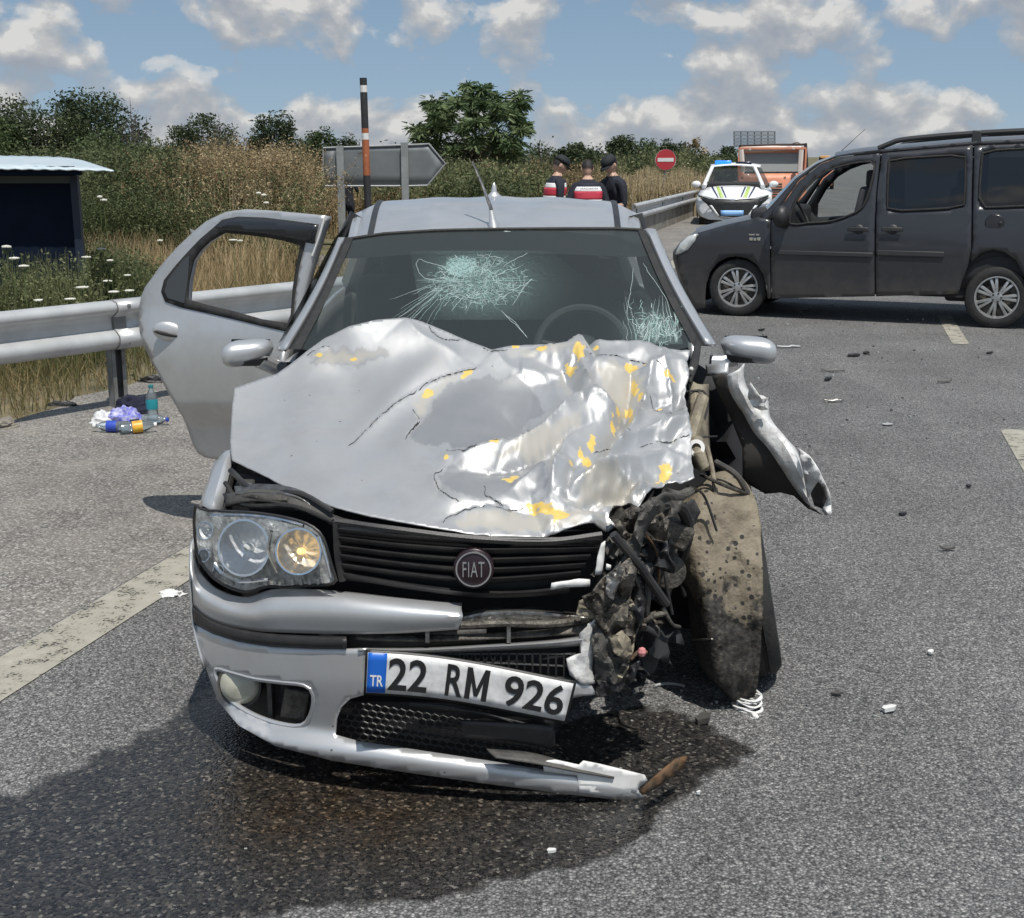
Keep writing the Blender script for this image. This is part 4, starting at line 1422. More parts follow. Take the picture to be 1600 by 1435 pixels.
# ---------------- the torn-open right front corner
def crumple(name, cx, cy, off, sx, sy, sz, seed, mat, sharp=.55, label=None):
    """a torn, folded piece of sheet metal"""
    rr = random.Random(seed)
    R_ = Matrix.Rotation(rr.uniform(-.7, .7), 3, 'Y') @ Matrix.Rotation(rr.uniform(-.7, .5), 3, 'X') @ Matrix.Rotation(rr.uniform(-.7, .7), 3, 'Z')
    c = F(cx, cy, off)
    n = 15
    rows = []
    for j in range(n):
        row = []
        for i in range(n):
            u = -1 + 2 * i / (n - 1); v = -1 + 2 * j / (n - 1)
            ed = 1 + .35 * noise.noise(Vector((u * 2.1 + seed, v * 2.1, 4))) * max(abs(u), abs(v))
            f1 = abs(noise.noise(Vector((u * 1.2 + seed * 3.1, v * 1.4, 0)))) * 2 - .5
            f2 = abs(noise.noise(Vector((u * 1.7, v * 1.9 + seed * 1.7, 3)))) * .9
            p = Vector((u * sx * ed * 1.35, sy * (f1 + f2 * .8 + .06 * noise.noise(Vector((u * 6, v * 6, seed)))), v * sz * ed * 1.35 + .3 * sz * f2))
            row.append(c + R_ @ p)
        rows.append(row)
    o = MB().grid(rows).build(name, mat, fiat, world=True, label=label, ang=32)
    md = o.modifiers.new('thickness', 'SOLIDIFY'); md.thickness = .003
    return o


m_beige = M('dusty beige metal', (0.33, 0.29, 0.21), 0.7, 0.15, var=.5, vscale=14, col2=(0.14, 0.12, 0.09), bump=.4, bscale=50)
for i, (x, y, o, a, b_, c_, mt) in enumerate([
    (1000, 940, .10, .05, .06, .12, m_dark), (1000, 850, .08, .05, .06, .07, m_black), (975, 1060, .05, .045, .06, .035, m_black),
    (955, 880, .03, .03, .04, .05, m_dusty), (1000, 820, .05, .05, .06, .04, m_dirtymetal), (985, 1000, .06, .06, .05, .10, m_dark)]):
    crumple('crumpled_metal', x, y, o, a, b_, c_, i + 3, mt)


def shard(name, poly, off, mat, seed=0, amp=.006, parent=None):
    return patch(name, poly, lambda V: [F(x, y, off + amp * noise.noise(Vector((x * .06, y * .06, seed)))) for x, y in V], mat, parent or fiat, step=7, thick=-.004, ang=25)


shard('white_splinter', [(862, 912), (905, 905), (922, 906), (922, 917), (880, 918), (860, 922)], -.01, m_white, 1)
shard('white_splinter', [(940, 850), (946, 846), (944, 875), (940, 898), (930, 897), (934, 870)], -.01, m_white, 2)
shard('white_splinter', [(948, 882), (955, 884), (954, 892), (947, 890)], -.02, m_white, 3)
shard('bent_panel', [(942, 915), (965, 880), (985, 862), (992, 868), (975, 900), (960, 935), (950, 950)], -.01, m_steel, 4, .02)
shard('bent_panel', [(930, 970), (960, 945), (985, 955), (990, 1000), (975, 1040), (958, 1052), (948, 1020), (960, 995)], -.03, m_dirtymetal, 5, .05)
shard('bent_panel', [(972, 966), (985, 930), (998, 960), (990, 1010), (980, 1050), (965, 1070), (960, 1040)], -.02, m_beige, 6, .05)
shard('bent_panel', [(935, 1065), (960, 1050), (985, 1055), (1000, 1035), (990, 1065), (955, 1085), (938, 1090)], -.01, m_dusty, 7, .04)
shard('bent_panel', [(1000, 790), (1040, 770), (1070, 775), (1062, 800), (1030, 810), (1005, 815)], .06, m_dusty, 8, .04)
shard('bent_panel', [(1010, 960), (1040, 950), (1052, 975), (1030, 985), (1015, 990)], .08, m_dirtymetal, 9, .05)
def fold(name, poly, off, mat, seed, amp=.035, fr=.030):
    """a piece of sheet pressed into flat folds"""
    def mp(V):
        out = []
        for x, y in V:
            a = noise.noise(Vector((x * fr + seed, y * fr * .55, seed))); b2 = noise.noise(Vector((x * fr * 2.3, y * fr * 1.6 + seed, 2)))
            out.append(F(x, y, off + amp * (abs(a) * 2.2 - .6) + amp * .5 * (abs(b2) * 2 - .5)))
        return out
    return patch(name, poly, mp, mat, fiat, step=5, thick=-.003, ang=24)


fold('folded_panel', [(941, 905), (960, 890), (992, 866), (997, 885), (990, 915), (984, 934), (980, 965), (977, 992), (955, 1002), (940, 985), (930, 962), (916, 950), (910, 932), (925, 925)], -.035, m_dirtymetal, 2)
fold('folded_panel', [(932, 958), (945, 985), (958, 1000), (977, 990), (984, 1010), (981, 1038), (966, 1068), (941, 1075), (928, 1062), (930, 1035), (924, 1000)], -.030, m_dusty, 5)
fold('folded_panel', [(990, 895), (1008, 905), (1010, 948), (996, 985), (984, 1028), (974, 1000), (984, 940)], .0, m_black, 9)
fold('folded_panel', [(999, 800), (1021, 778), (1034, 792), (1010, 828), (997, 875), (980, 885), (966, 905), (958, 900), (975, 868), (990, 832)], -.02, m_dusty, 13)
fold('folded_panel', [(1017, 812), (1050, 795), (1085, 780), (1095, 800), (1064, 861), (1040, 905), (1024, 900), (1015, 854)], .30, m_dusty, 17, .015)  # dark sheet standing in for the shade over the arch liner's left part
fold('folded_panel', [(928, 1066), (955, 1064), (988, 1028), (999, 1032), (985, 1064), (968, 1082), (934, 1090)], -.015, m_black, 21)
fold('folded_panel', [(905, 940), (925, 930), (945, 945), (950, 965), (925, 968), (900, 960)], -.02, m_beige, 25, .02)
fold('folded_panel', [(952, 1000), (972, 985), (985, 1000), (988, 1020), (975, 1030), (960, 1022)], -.055, m_beige, 29, .02)
fold('folded_panel', [(948, 900), (964, 884), (974, 890), (966, 915), (958, 938), (946, 930)], -.06, m_steel, 33, .02)
# fine scrap lodged in the wreckage
g_ = MB(); rs = random.Random(4)
for i in range(45):
    x = rs.gauss(975, 30); y = rs.gauss(965, 62)
    if y > 1058 or y < 840 or x < 925 or x > 1015: continue
    c = F(x, y, rs.uniform(-.06, .05))
    g_.box(c, (rs.uniform(.003, .012), rs.uniform(.002, .006), rs.uniform(.008, .05)), Matrix.Rotation(rs.uniform(0, 3), 3, 'Y') @ Matrix.Rotation(rs.uniform(0, 3), 3, 'X'))
g_.build('small_scrap', m_dirtymetal, fiat, smooth=False, world=True)['kind'] = 'stuff'
MB().tube([F(958, 835, -.04), F(1000, 885, -.04), F(1041, 944, .0)], .012, 8).build('strut', m_black, fiat, world=True)
MB().tube([F(1006, 972, .02), F(1022, 962, .0), F(1040, 958, .0)], .008, 8).build('broken_rod', m_dirtymetal, fiat, world=True)
for pts, r, mt in [([(1005, 830, .0), (1025, 860, .02), (1030, 900, .03), (1022, 930, .05)], .003, m_rust), ([(990, 850, .0), (992, 900, -.04), (1005, 935, .0), (1000, 960, .0)], .004, m_black),
                   ([(1035, 950, .0), (1050, 975, .0), (1062, 980, .02)], .005, m_dirtymetal), ([(1000, 1000, .0), (1015, 975, .02), (1030, 985, .0), (1020, 1010, 0)], .004, m_black),
                   ([(985, 1030, -.03), (1000, 1018, -.03), (1010, 1020, -.03)], .006, m_rust), ([(960, 835, .0), (985, 870, -.03), (990, 915, -.03)], .005, m_black),
                   ([(1010, 830, .1), (1018, 890, .06), (1010, 940, .05), (990, 975, .0)], .004, m_black), ([(1045, 840, .15), (1040, 900, .1), (1050, 960, .1)], .005, m_rubber)]:
    ptube('torn_cable', pts, r, mt)
MB().ell(F(1003, 1019, -.04), (.012, .012, .014), 8).build('pink_plug', M('pink plastic', (.55, .22, .22), .5), fiat, world=True)

# wheel with the plastic arch liner wrapped over its front
wcen = Vector((.752, 4.02, .30))
wr = Matrix.Rotation(math.radians(-8), 3, 'Z') @ Matrix.Rotation(math.radians(-11), 3, 'Y')
tyre_prof = [(.19, -.085), (.235, -.098), (.275, -.095), (.296, -.075), (.300, -.056), (.292, -.054), (.292, -.044), (.302, -.042), (.303, -.008), (.294, -.006), (.294, .006), (.303, .008), (.302, .042), (.292, .044), (.292, .054), (.300, .056), (.296, .075), (.275, .095), (.235, .098), (.19, .085)]


def wheel(parent, c, R_, prof, name='wheel', rimmat=None, spokes=5, outward=1):
    ax = R_ @ Vector((1, 0, 0))
    w = MB().lathe(prof, c, ax, 40).build('tyre', m_rubber, parent, world=True)
    ro = prof[0][0]
    MB().lathe([(ro, -.085), (ro * .97, -.03), (ro * .3, -.01), (.0, -.01)], c, ax, 24).build('rim', rimmat or m_steel, w, world=True)
    MB().lathe([(ro, .085), (ro * .97, .03), (ro * .3, .03), (.0, .03)], c, ax, 24).build('rim', rimmat or m_steel, w, world=True)
    return w


wheel(fiat, wcen, wr, tyre_prof)
wheel(fiat, Vector((-.80, 4.05, .30)), Matrix.Identity(3), tyre_prof)
for sx in (-1, 1):
    wheel(fiat, Vector((XC + sx * .72, 6.5, .30)), Matrix.Identity(3), tyre_prof)
liner_rows = [[(1112, 742, 3.98), (1132, 738, 3.98), (1155, 745, 3.97), (1178, 775, 3.86)],
              [(1058, 790, 3.88), (1095, 775, 3.80), (1150, 782, 3.82), (1186, 812, 3.80)],
              [(1032, 840, 3.92), (1080, 830, 3.74), (1150, 835, 3.76), (1190, 860, 3.74)],
              [(1050, 890, 3.94), (1090, 890, 3.70), (1150, 895, 3.72), (1191, 920, 3.70)],
              [(1074, 925, 3.92), (1100, 940, 3.68), (1152, 950, 3.70), (1190, 970, 3.69)],
              [(1082, 990, 3.90), (1108, 1005, 3.68), (1155, 1015, 3.69), (1187, 1025, 3.69)],
              [(1098, 1040, 3.86), (1120, 1055, 3.68), (1155, 1065, 3.69), (1182, 1072, 3.70)],
              [(1138, 1088, 3.80), (1150, 1095, 3.72), (1162, 1092, 3.72), (1178, 1085, 3.72)]]
g_ = MB()
G_ = loft([[PY(*p) for p in r] for r in liner_rows], 40, 70)
for r in G_:
    for p in r:
        p += Vector((0, -1, 0)) * (.020 * noise.noise(p * 7) + .012 * noise.noise(p * 22) + .012 * abs(noise.noise(Vector((p.x * 26, p.y * 3, p.z * 3)))))
g_.grid(G_).build('wheel_arch_liner', m_muddy, fiat, world=True, solid=.005)
MB().tube([Vector(p) for p in cr([PY(1118, 750, 3.93), PY(1124, 790, 3.79), PY(1134, 808, 3.77), PY(1160, 806, 3.80), PY(1182, 800, 3.9)], 20)], .006, 6).build('liner_rib', m_beige, fiat, world=True)
MB().tube([Vector(p) for p in cr([PY(1080, 1000, 3.80), PY(1105, 999, 3.66), PY(1128, 999, 3.66)], 8)], .003, 6).build('liner_edge', m_steel, fiat, world=True)
# dark well behind, inner wing, strut tower and pipes
patch('wheel_well', [(1075, 560), (1115, 585), (1160, 680), (1180, 800), (1180, 1040), (1060, 1080), (1000, 1040), (1000, 800), (1070, 700)], lambda V: [PY(x, y, 4.42 - (.12 if x > 1120 else 0)) for x, y in V], m_dark, fiat, step=30, thick=-.02)
floft('inner_wing', [[PY(1076, 590, 4.2), PY(1090, 600, 4.15), PY(1108, 600, 4.2)], [PY(1076, 660, 4.0), PY(1090, 660, 3.95), PY(1108, 665, 4.05)], [PY(1080, 730, 3.9), PY(1095, 735, 3.85), PY(1112, 735, 3.95)]], [0] * 3, m_beige, 8, 16, .01)
MB().tube([PY(1098, 622, 4.02), PY(1086, 660, 3.94), PY(1078, 690, 3.90)], [.020, .024, .022], 10).build('damper', m_beige, fiat, world=True)
hose = MB().tube([PY(1088, 690, 3.86), PY(1091, 712, 3.80), PY(1100, 730, 3.80)], [.024, .022, .018], 12).build('filler_neck', m_beige, fiat, world=True)
MB().lathe([(.014, .004), (.026, .004), (.027, -.008)], PY(1088, 700, 3.80), (-.1, -1, .4), 14).build('neck_rim', m_white, hose, world=True)
for pts, r, mt in [([(1095, 742, 3.84), (1130, 758, 3.78), (1172, 774, 3.86)], .006, m_dirtymetal), ([(1118, 722, 3.9), (1150, 742, 3.85), (1168, 770, 3.86)], .010, m_dusty), ([(1072, 612, 4.1), (1100, 612, 4.1), (1105, 640, 4.05), (1084, 690, 3.95)], .004, m_black),
                   ([(1078, 684, 3.9), (1100, 683, 3.9), (1120, 682, 3.95)], .003, m_black), ([(1105, 700, 3.9), (1112, 730, 3.84), (1120, 780, 3.79)], .008, m_beige), ([(1075, 760, 3.6), (1100, 775, 3.7), (1120, 830, 3.7)], .004, m_black)]:
    MB().tube([Vector(v) for v in cr([PY(*p) for p in pts], 16)], r, 8).build('torn_cable', mt, fiat, world=True)
for pts, r, mt in [([(1030, 800, .10), (1045, 790, .08), (1065, 795, .14), (1075, 830, .22), (1066, 870, .3)], .017, m_rubber), ([(1005, 835, .04), (1020, 850, .04), (1026, 890, .08), (1018, 930, .10)], .013, m_rubber),
                   ([(1000, 880, .0), (1012, 920, .0), (1010, 960, .02), (1022, 990, .05)], .010, m_dusty), ([(1040, 770, .12), (1060, 775, .14), (1078, 768, .22)], .014, m_dirtymetal)]:
    ptube('coolant_hose', pts, r, mt)
MB().box(F(1052, 830, .22), (.10, .08, .07), Matrix.Rotation(.5, 3, 'Y')).build('bent_bracket', m_dirtymetal, fiat, world=True, bev=.01)
MB().lathe([(.0, 0), (.045, 0), (.05, .02), (.05, .05), (.03, .06), (.0, .06)], F(1040, 890, .28), (.1, -1, .2), 20).build('pulley', m_dirtymetal, fiat, world=True)
floft('black_cowl_trim', [[PY(1088, 528, 4.35), PY(1080, 560, 4.2), PY(1072, 590, 4.1)], [PY(1096, 535, 4.33), PY(1092, 565, 4.18), PY(1080, 598, 4.08)]], [0, 0], m_rubber, 14, 4, .01)
MB().ell(PY(1080, 577, 4.1), (.008, .008, .008), 8).build('bolt', m_white, fiat, world=True)

# wing torn outwards: its dark inside faces us, its silver edge is rolled over
def flapY(x, y):
    return 4.10 - .30 * max(0, min(1, (x - 1110) / 190.0)) + .02 * math.sin(y * .05)


flap_out = [(1112, 588), (1128, 583), (1138, 588), (1142, 608), (1156, 628), (1163, 634), (1182, 666), (1205, 690), (1222, 715), (1240, 745), (1252, 770), (1262, 788), (1285, 805), (1262, 795), (1240, 775), (1220, 770), (1196, 772), (1160, 752), (1160, 700), (1140, 650), (1120, 610)]
m_flapin = M('dark sealed inside of wing', (0.040, 0.036, 0.032), .8, var=.3, vscale=12)
flap = patch('torn_wing', flap_out, lambda V: [PY(x, y, flapY(x, y)) for x, y in V], m_flapin, fiat, step=8, thick=-.004)
edge_l = [(1136, 586), (1139, 608), (1151, 632), (1160, 644), (1178, 676), (1199, 700), (1217, 726), (1235, 754), (1251, 776), (1260, 787)]
edge_m = [(1154, 578), (1156, 604), (1168, 622), (1178, 640), (1198, 660), (1222, 682), (1240, 708), (1252, 735), (1258, 762), (1266, 790)]
edge_r = [(1164, 568), (1164, 594), (1172, 612), (1198, 622), (1204, 652), (1224, 680), (1246, 705), (1250, 728), (1252, 752), (1264, 782)]
floft('rolled_wing_edge', [[PY(x, y, flapY(x, y) - .022) for x, y in edge_l], [PY(x, y, flapY(x, y) - .020 + .012 * noise.noise(Vector((x * .1, y * .1, 0)))) for x, y in edge_m], [PY(x, y, flapY(x, y) + .075) for x, y in edge_r]], [0] * 3, m_torn, 60, 8, .004)
patch('wing_tear', [(1172, 598), (1176, 604), (1190, 624), (1200, 622), (1194, 632), (1200, 640), (1190, 642), (1176, 636), (1168, 620)], lambda V: [PY(x, y, flapY(x, y) - .03 + .02 * noise.noise(Vector((x * .1, y * .1, 4)))) for x, y in V], m_torn, fiat, step=6, thick=-.003, ang=25)
patch('wing_tip', [(1246, 700), (1264, 712), (1280, 735), (1285, 748), (1296, 770), (1300, 802), (1290, 806), (1284, 798), (1292, 780), (1288, 762), (1278, 752), (1270, 765), (1262, 780), (1256, 745)],
      lambda V: [PY(x, y, flapY(x, y) - .03 + .025 * noise.noise(Vector((x * .06, y * .06, 9)))) for x, y in V], m_torn, fiat, step=6, thick=-.003, ang=25)
patch('wing_tip_inside', [(1266, 768), (1278, 750), (1288, 762), (1292, 780), (1286, 796), (1272, 790)], lambda V: [PY(x, y, flapY(x, y) - .012) for x, y in V], m_flapin, fiat, step=8, thick=-.003)
floft('sill_stub', [[PY(1102, 570, 4.35), PY(1120, 568, 4.3), PY(1138, 566, 4.28)], [PY(1104, 588, 4.33), PY(1120, 585, 4.27), PY(1138, 584, 4.26)]], [0, 0], m_silver, 10, 5, .01)

# ---------------- mirrors
def mirror(px, py, Y, sx, w, h):
    c = PY(px, py, Y)
    g_ = MB()
    rows = []
    n = 28
    for j in range(15):
        u = -1 + 2 * j / 14
        uu = math.copysign(abs(u) ** .9, u)
        wv = (1 - abs(u) ** 3.2) ** .5 if abs(u) < 1 else 0.0
        top = 1.0 - .35 * (0.5 - .5 * u * sx)
        row = []
        for k in range(n):
            a = 2 * math.pi * k / n
            ca, sa = math.cos(a), math.sin(a)
            z = h / 2 * math.copysign(abs(sa) ** .75, sa) * wv * (top if sa > 0 else .9)
            y = .065 * math.copysign(abs(ca) ** .8, ca) * wv
            row.append(c + Vector((uu * w / 2, y + .03 * u * sx * -1, z + .012 * u * -sx)))
        rows.append(row)
    g_.grid(rows, True)
    o = g_.build('door_mirror', m_silver, fiat, world=True)
    MB().box(c + Vector((0, .062, 0)), (w * .8, .006, h * .7)).build('mirror_glass', m_tintglass, o, world=True, bev=.003)
    MB().grid([[c + Vector((t * w * .44, -.060 + .03 * abs(t) ** 3, -h * .25 - .012 * t * sx)) for t in np.linspace(-1, 1, 12)], [c + Vector((t * w * .40, -.045 + .03 * abs(t) ** 3, -h * .42)) for t in np.linspace(-1, 1, 12)]]).build('mirror_foot_trim', m_dusty, o, world=True)
    return o


ml = mirror(387, 550, 4.52, -1, .175, .105)
MB().tube([PY(404, 562, 4.50), PY(425, 572, 4.55), PY(440, 578, 4.6)], [.03, .028, .03], 10).build('mirror_arm', m_silver, ml, world=True)
mr = mirror(1170, 545, 4.45, 1, .19, .105)
MB().tube([PY(1150, 560, 4.45), PY(1128, 566, 4.45), PY(1110, 566, 4.45)], [.028, .024, .026], 10).build('mirror_arm', m_silver, mr, world=True)

# ---------------- rear door standing open
def doorY(x, y):
    Y = 5.36 + .40 * (470 - x) / 255.0
    Y -= .035 * math.sin(max(0, min(1, (y - 480) / 170.0)) * math.pi)          # belly of the panel
    if y > 630: Y += .10 * min(1, ((y - 630) / 34.0)) ** 1.5 + .02 * max(0, (y - 664)) / 50
    if y < 520: Y += .07 * (520 - y) / 180.0
    ed = (x - 216) if y < 560 else 60
    Y += .05 * math.exp(-max(0, x - 216) / 12.0)
    return Y


DO = [(508, 337), (478, 334), (445, 331), (414, 328.5), (384, 327), (353, 331), (336, 339), (322, 346), (307, 358), (292, 372), (276, 387), (261, 404), (248, 419), (237, 435), (227, 448), (220.5, 463), (216.5, 484), (216, 502), (218.4, 521), (223, 538), (231, 554), (240, 572), (249, 588), (258, 606), (267.5, 622), (277, 638),
      (286, 653), (293, 670), (298, 686), (303, 698), (309, 708), (320, 715), (338, 718.6), (400, 712), (440, 700), (452, 640), (457, 560), (462, 510), (470, 470), (480, 430), (491, 392)]
OPEN = [(347, 360), (380, 363), (414.6, 367.5), (445, 373), (472, 381), (466, 410), (460, 450), (457, 496), (452, 509), (410, 503), (368, 491), (330, 482), (289, 472), (291, 440), (298, 407), (308, 392), (322, 377)]
door = patch('rear_door', DO, lambda V: [PY(x, y, doorY(x, y)) for x, y in V], m_silver, fiat, holes=[OPEN], step=8, thick=0)
md = door.modifiers.new('thickness', 'SOLIDIFY'); md.thickness = .045; md.offset = -1 
FRM = [(332, 357), (347, 343.5), (372, 338.5), (412, 340), (455, 345), (497, 350.6), (490, 381), (476, 379), (466, 420), (459, 470), (457, 519), (445, 518), (410, 510), (368.6, 500), (325, 490), (283, 481), (258, 472), (251.5, 456), (256, 438), (275, 414), (292, 395), (312, 374)]
INN = [(350, 364), (380, 367), (414, 371), (445, 377), (469, 384), (463, 412), (457, 452), (454, 492), (449, 505), (410, 499), (368, 487), (330, 478), (292, 468), (294, 440), (301, 408), (310, 394), (326, 378)]
patch('window_frame', FRM, lambda V: [PY(x, y, doorY(x, y) - .006) for x, y in V], m_rubber, door, holes=[INN], step=10, thick=-.01)
patch('quarter_glass', [(288, 404), (296, 400), (293, 440), (288, 474), (262, 466), (257, 455), (262, 438)], lambda V: [PY(x, y, doorY(x, y) - .011) for x, y in V], M('dark quarter glass', (.05, .055, .06), .2), door, step=14)
patch('wind_deflector', [(334, 356), (348, 345), (374, 340), (412, 342), (455, 347), (496, 352.5), (489, 380), (455, 373), (414, 366), (372, 361), (348, 359.5)], lambda V: [PY(x, y, doorY(x, y) - .03 - .01 * math.sin((y - 340) * .1)) for x, y in V], M('smoked plastic', (.025, .028, .034), .18), door, step=10, thick=-.003)
hc = PY(262, 518, doorY(262, 518) - .012)
hd = MB().ell(hc, (.068, .018, .044), 20, Matrix.Rotation(math.radians(8), 3, 'Y')).build('door_handle', m_silver, door, world=True)
MB().ell(PY(260, 522, doorY(262, 522) - .024), (.056, .008, .011), 14, Matrix.Rotation(math.radians(12), 3, 'Y')).build('handle_recess', m_black, hd, world=True)
MB().tube([PY(x, y, doorY(x, y) - .004) for x, y in ((508, 338), (498, 372), (488, 400))], .005, 6).build('door_edge_tape', m_white, door, world=True)
# ================================================================== dark van standing across the lane
VA, VB = PG(1150, 495), PG(1553, 514)
VSD = (VB - VA).normalized()
VL = Vector((-VSD.y, VSD.x, 0))
VROT = math.atan2(VSD.y, VSD.x)
VW = 1.70
van = thing('van', 'dark grey passenger van standing crosswise with its driver window down', 'van', VA, VROT)


def VS(px, py):
    r = ray(px, py); o = Vector((0, 0, CAMZ))
    t = (VA - o).dot(VL) / r.dot(VL)
    p = o + r * t
    return ((p - VA).dot(VSD), p.z)


def vinset(z):
    if z < .45: return .05 * ((.45 - z) / .45) ** 1.5
    if z > .95: return .15 * (z - .95) + .05 * (z - .95) ** 2
    return -.012 * math.sin((z - .45) / .5 * math.pi)


def vpt(s, z, off=0.0, far=False):
    i = vinset(z) - off
    return Vector((s, (VW - i) if far else i, z))


m_van = M('dark grey van paint', (0.034, 0.036, 0.042), 0.35, 0.35, coat=.5, var=.35, vscale=2.5, col2=(0.040, 0.042, 0.047))
_t = m_van.node_tree; _b = _t.nodes['Principled BSDF']; _old = _b.inputs['Base Color'].links[0].from_socket
_tc = N(_t, 'ShaderNodeTexCoord'); _sp = N(_t, 'ShaderNodeSeparateXYZ'); L(_t, _tc.outputs['Object'], _sp.inputs[0])
_nz = N(_t, 'ShaderNodeTexNoise', i_Scale=5.0, i_Detail=9.0, i_Roughness=.7); L(_t, _tc.outputs['Object'], _nz.inputs['Vector'])
_d = math_n(_t, 'ADD', math_n(_t, 'MULTIPLY', math_n(_t, 'SUBTRACT', .55, _sp.outputs[2]), 1.6), math_n(_t, 'MULTIPLY', math_n(_t, 'SUBTRACT', _nz.outputs[0], .5), 1.4))
_c = mixc(_t, ramp(_t, _d, [(.0, (.03,) * 3), (.7, (.5,) * 3)]), _old, (.15, .135, .115)); L(_t, _c, _b.inputs['Base Color'])
m_vanpl = M('grey bumper plastic', (0.03, 0.031, 0.033), .55)
m_vanglass = glass_mat('van privacy glass', (0.16, 0.17, 0.18), .86, .03, 1.7, (0.02, .02, .022))
m_vanclear = glass_mat('van clear glass', (0.75, 0.80, 0.78), .97, .02, 1.35, (.1, .11, .11))
m_alloy = M('alloy wheel', (0.52, 0.52, 0.51), .35, .7, var=.2, vscale=20)
m_headl = M('cloudy headlamp', (0.62, 0.64, 0.62), .15, .3, coat=.8)


def vside(name, out, mat, holes=(), off=0.0, parent=van, step=9, thick=.012, both=True):
    o1 = None
    for far in ((False, True) if both else (False,)):
        o = patch(name, out, lambda V: [vpt(*VS(x, y), off, far) for x, y in V], mat, parent if not far else (parent if parent is van else parent), holes=holes, step=step, thick=thick, world=False, eye=(1.2, 60 if far else -60, 1.0))
        o1 = o1 or o
    return o1


VW_front = [(1235, 350.3), (1265, 348.6), (1295.4, 346.7), (1322, 338.5), (1343.5, 327.8), (1352.4, 313.6), (1359.5, 286.9), (1363.5, 255), (1343.5, 253.5), (1315, 259), (1293.6, 266.6), (1272, 279.8), (1251, 303), (1237, 327)]
VW_slide = [(1387, 252), (1390, 249.5), (1503, 242.5), (1507, 245), (1505.8, 320), (1502, 324), (1390, 330), (1386, 327)]
VW_rear = [(1534, 240), (1538, 236.5), (1600, 232.5), (1648, 231), (1656, 250), (1660, 318), (1600, 322), (1533, 324.5), (1529.5, 321)]
vside('front_wing', [(1203.4, 467), (1203.4, 400), (1203.6, 344), (1187, 340), (1137, 351), (1089, 364.5), (1068, 382), (1056, 398), (1058, 410), (1064, 432), (1072, 460), (1080, 478), (1089, 483), (1101, 482), (1101, 465), (1103, 445), (1110, 425), (1122, 410), (1137, 402.5), (1152, 400.5), (1168, 404), (1182, 413), (1192, 428), (1197, 445), (1199, 467)], m_van)
fd = vside('front_door', [(1205, 467), (1205, 400), (1205, 346), (1214, 333), (1247, 283), (1280, 256.5), (1310, 245.5), (1373, 240), (1368, 300), (1366.4, 345), (1366.4, 463.5)], m_van, [VW_front])
sd_ = vside('sliding_door', [(1368.4, 463.5), (1368.4, 345), (1370, 300), (1375.4, 239.5), (1518.4, 227), (1517.4, 390), (1512, 417), (1503, 440), (1497, 459.6)], m_van, [VW_slide])
vside('rear_quarter', [(1520.6, 227.5), (1660, 222), (1674, 262), (1682, 330), (1682, 400), (1674, 468), (1612, 472), (1606, 458), (1600, 430), (1588, 407), (1570, 394), (1552, 390), (1534, 395), (1519, 408), (1516, 404), (1519.8, 385)], m_van, [VW_rear])
vside('roof_pillar_rail', [(1187, 339.6), (1208, 317), (1240, 280), (1272, 256.6), (1301, 244), (1333, 238), (1379, 233.4), (1521, 221), (1600, 217.4), (1660, 217), (1660, 221.5), (1521, 226), (1375, 238.2), (1310, 244), (1280, 255), (1246, 281.5), (1213, 331.5), (1204.4, 343.5)], m_van)
vside('inner_shell', [(1205, 455), (1205, 350), (1225, 340), (1235, 352), (1300, 350), (1350, 332), (1362, 300), (1369, 255), (1376, 252), (1382, 334), (1510, 328), (1512, 250), (1526, 245), (1526, 330), (1665, 322), (1665, 440), (1490, 452)], m_dark, off=-.05, step=30, thick=.01)
vside('side_pane', VW_slide, m_vanglass, off=-.012, parent=van, thick=0, step=20)
vside('side_pane', VW_rear, m_vanglass, off=-.012, parent=van, thick=0, step=20)
# the driver's window is wound half down: only the top of the far door's pane and this one's quarter show
patch('side_pane', VW_front, lambda V: [vpt(*VS(x, y), -.012, True) for x, y in V], m_vanclear, van, step=20, world=False, eye=(1, -60, 1))
for w_, nm in ((VW_front, fd), (VW_slide, sd_), (VW_rear, van)):
    q = smooth_poly(w_, 2)
    MB().tube([vpt(*VS(x, y), .004) for x, y in q + [q[0]]], .011, 6, False).build('window_seal', m_rubber, nm)

# strips across: nose, bonnet, screen, roof, tail
def vbridge(name, prof, mat, bow, crown=0.03, n=13, parent=van):
    rows = []
    for (x, y), b_ in zip(prof, bow):
        s, z = VS(x, y)
        i = vinset(z)
        row = []
        for k in range(n):
            t = -1 + 2 * k / (n - 1)
            row.append(Vector((s - b_ * (1 - t * t), lerp(i, VW - i, (t + 1) / 2), z + crown * (1 - t * t))))
        rows.append(row)
    return MB().grid(rows).build(name, mat, parent, ang=40)


vbridge('front_bumper', [(1089, 483), (1080, 478), (1072, 460), (1064, 432), (1058, 410), (1056, 398)], m_vanpl, [.12, .16, .2, .22, .22, .2], 0)
vbridge('nose_panel', [(1056, 398), (1068, 382), (1089, 364.5)], m_van, [.2, .2, .16], .0)
vbridge('bonnet', [(1089, 364.5), (1137, 351), (1187, 340)], m_van, [.16, .14, .13], .03)
vbridge('windscreen', [(1187, 340), (1208, 317), (1240, 280), (1272, 256.6), (1301, 244)], m_vanclear, [.13, .12, .10, .08, .06], .03)
vbridge('roof', [(1301, 244), (1333, 238), (1379, 233.4), (1521, 221), (1600, 217.4), (1660, 217)], m_van, [.06, .03, .0, 0, 0, 0], .05)
vbridge('tailgate', [(1660, 217), (1674, 262), (1682, 330), (1682, 400), (1674, 468)], m_van, [0, -.03, -.04, -.05, -.04], 0)
g_ = MB()
s0, _ = VS(1089, 470); s1, _ = VS(1670, 470)
g_.box(((s0 + s1) / 2, VW / 2, .34), (s1 - s0 - .2, VW - .16, .10))
g_.build('floor_pan', m_dark, van)
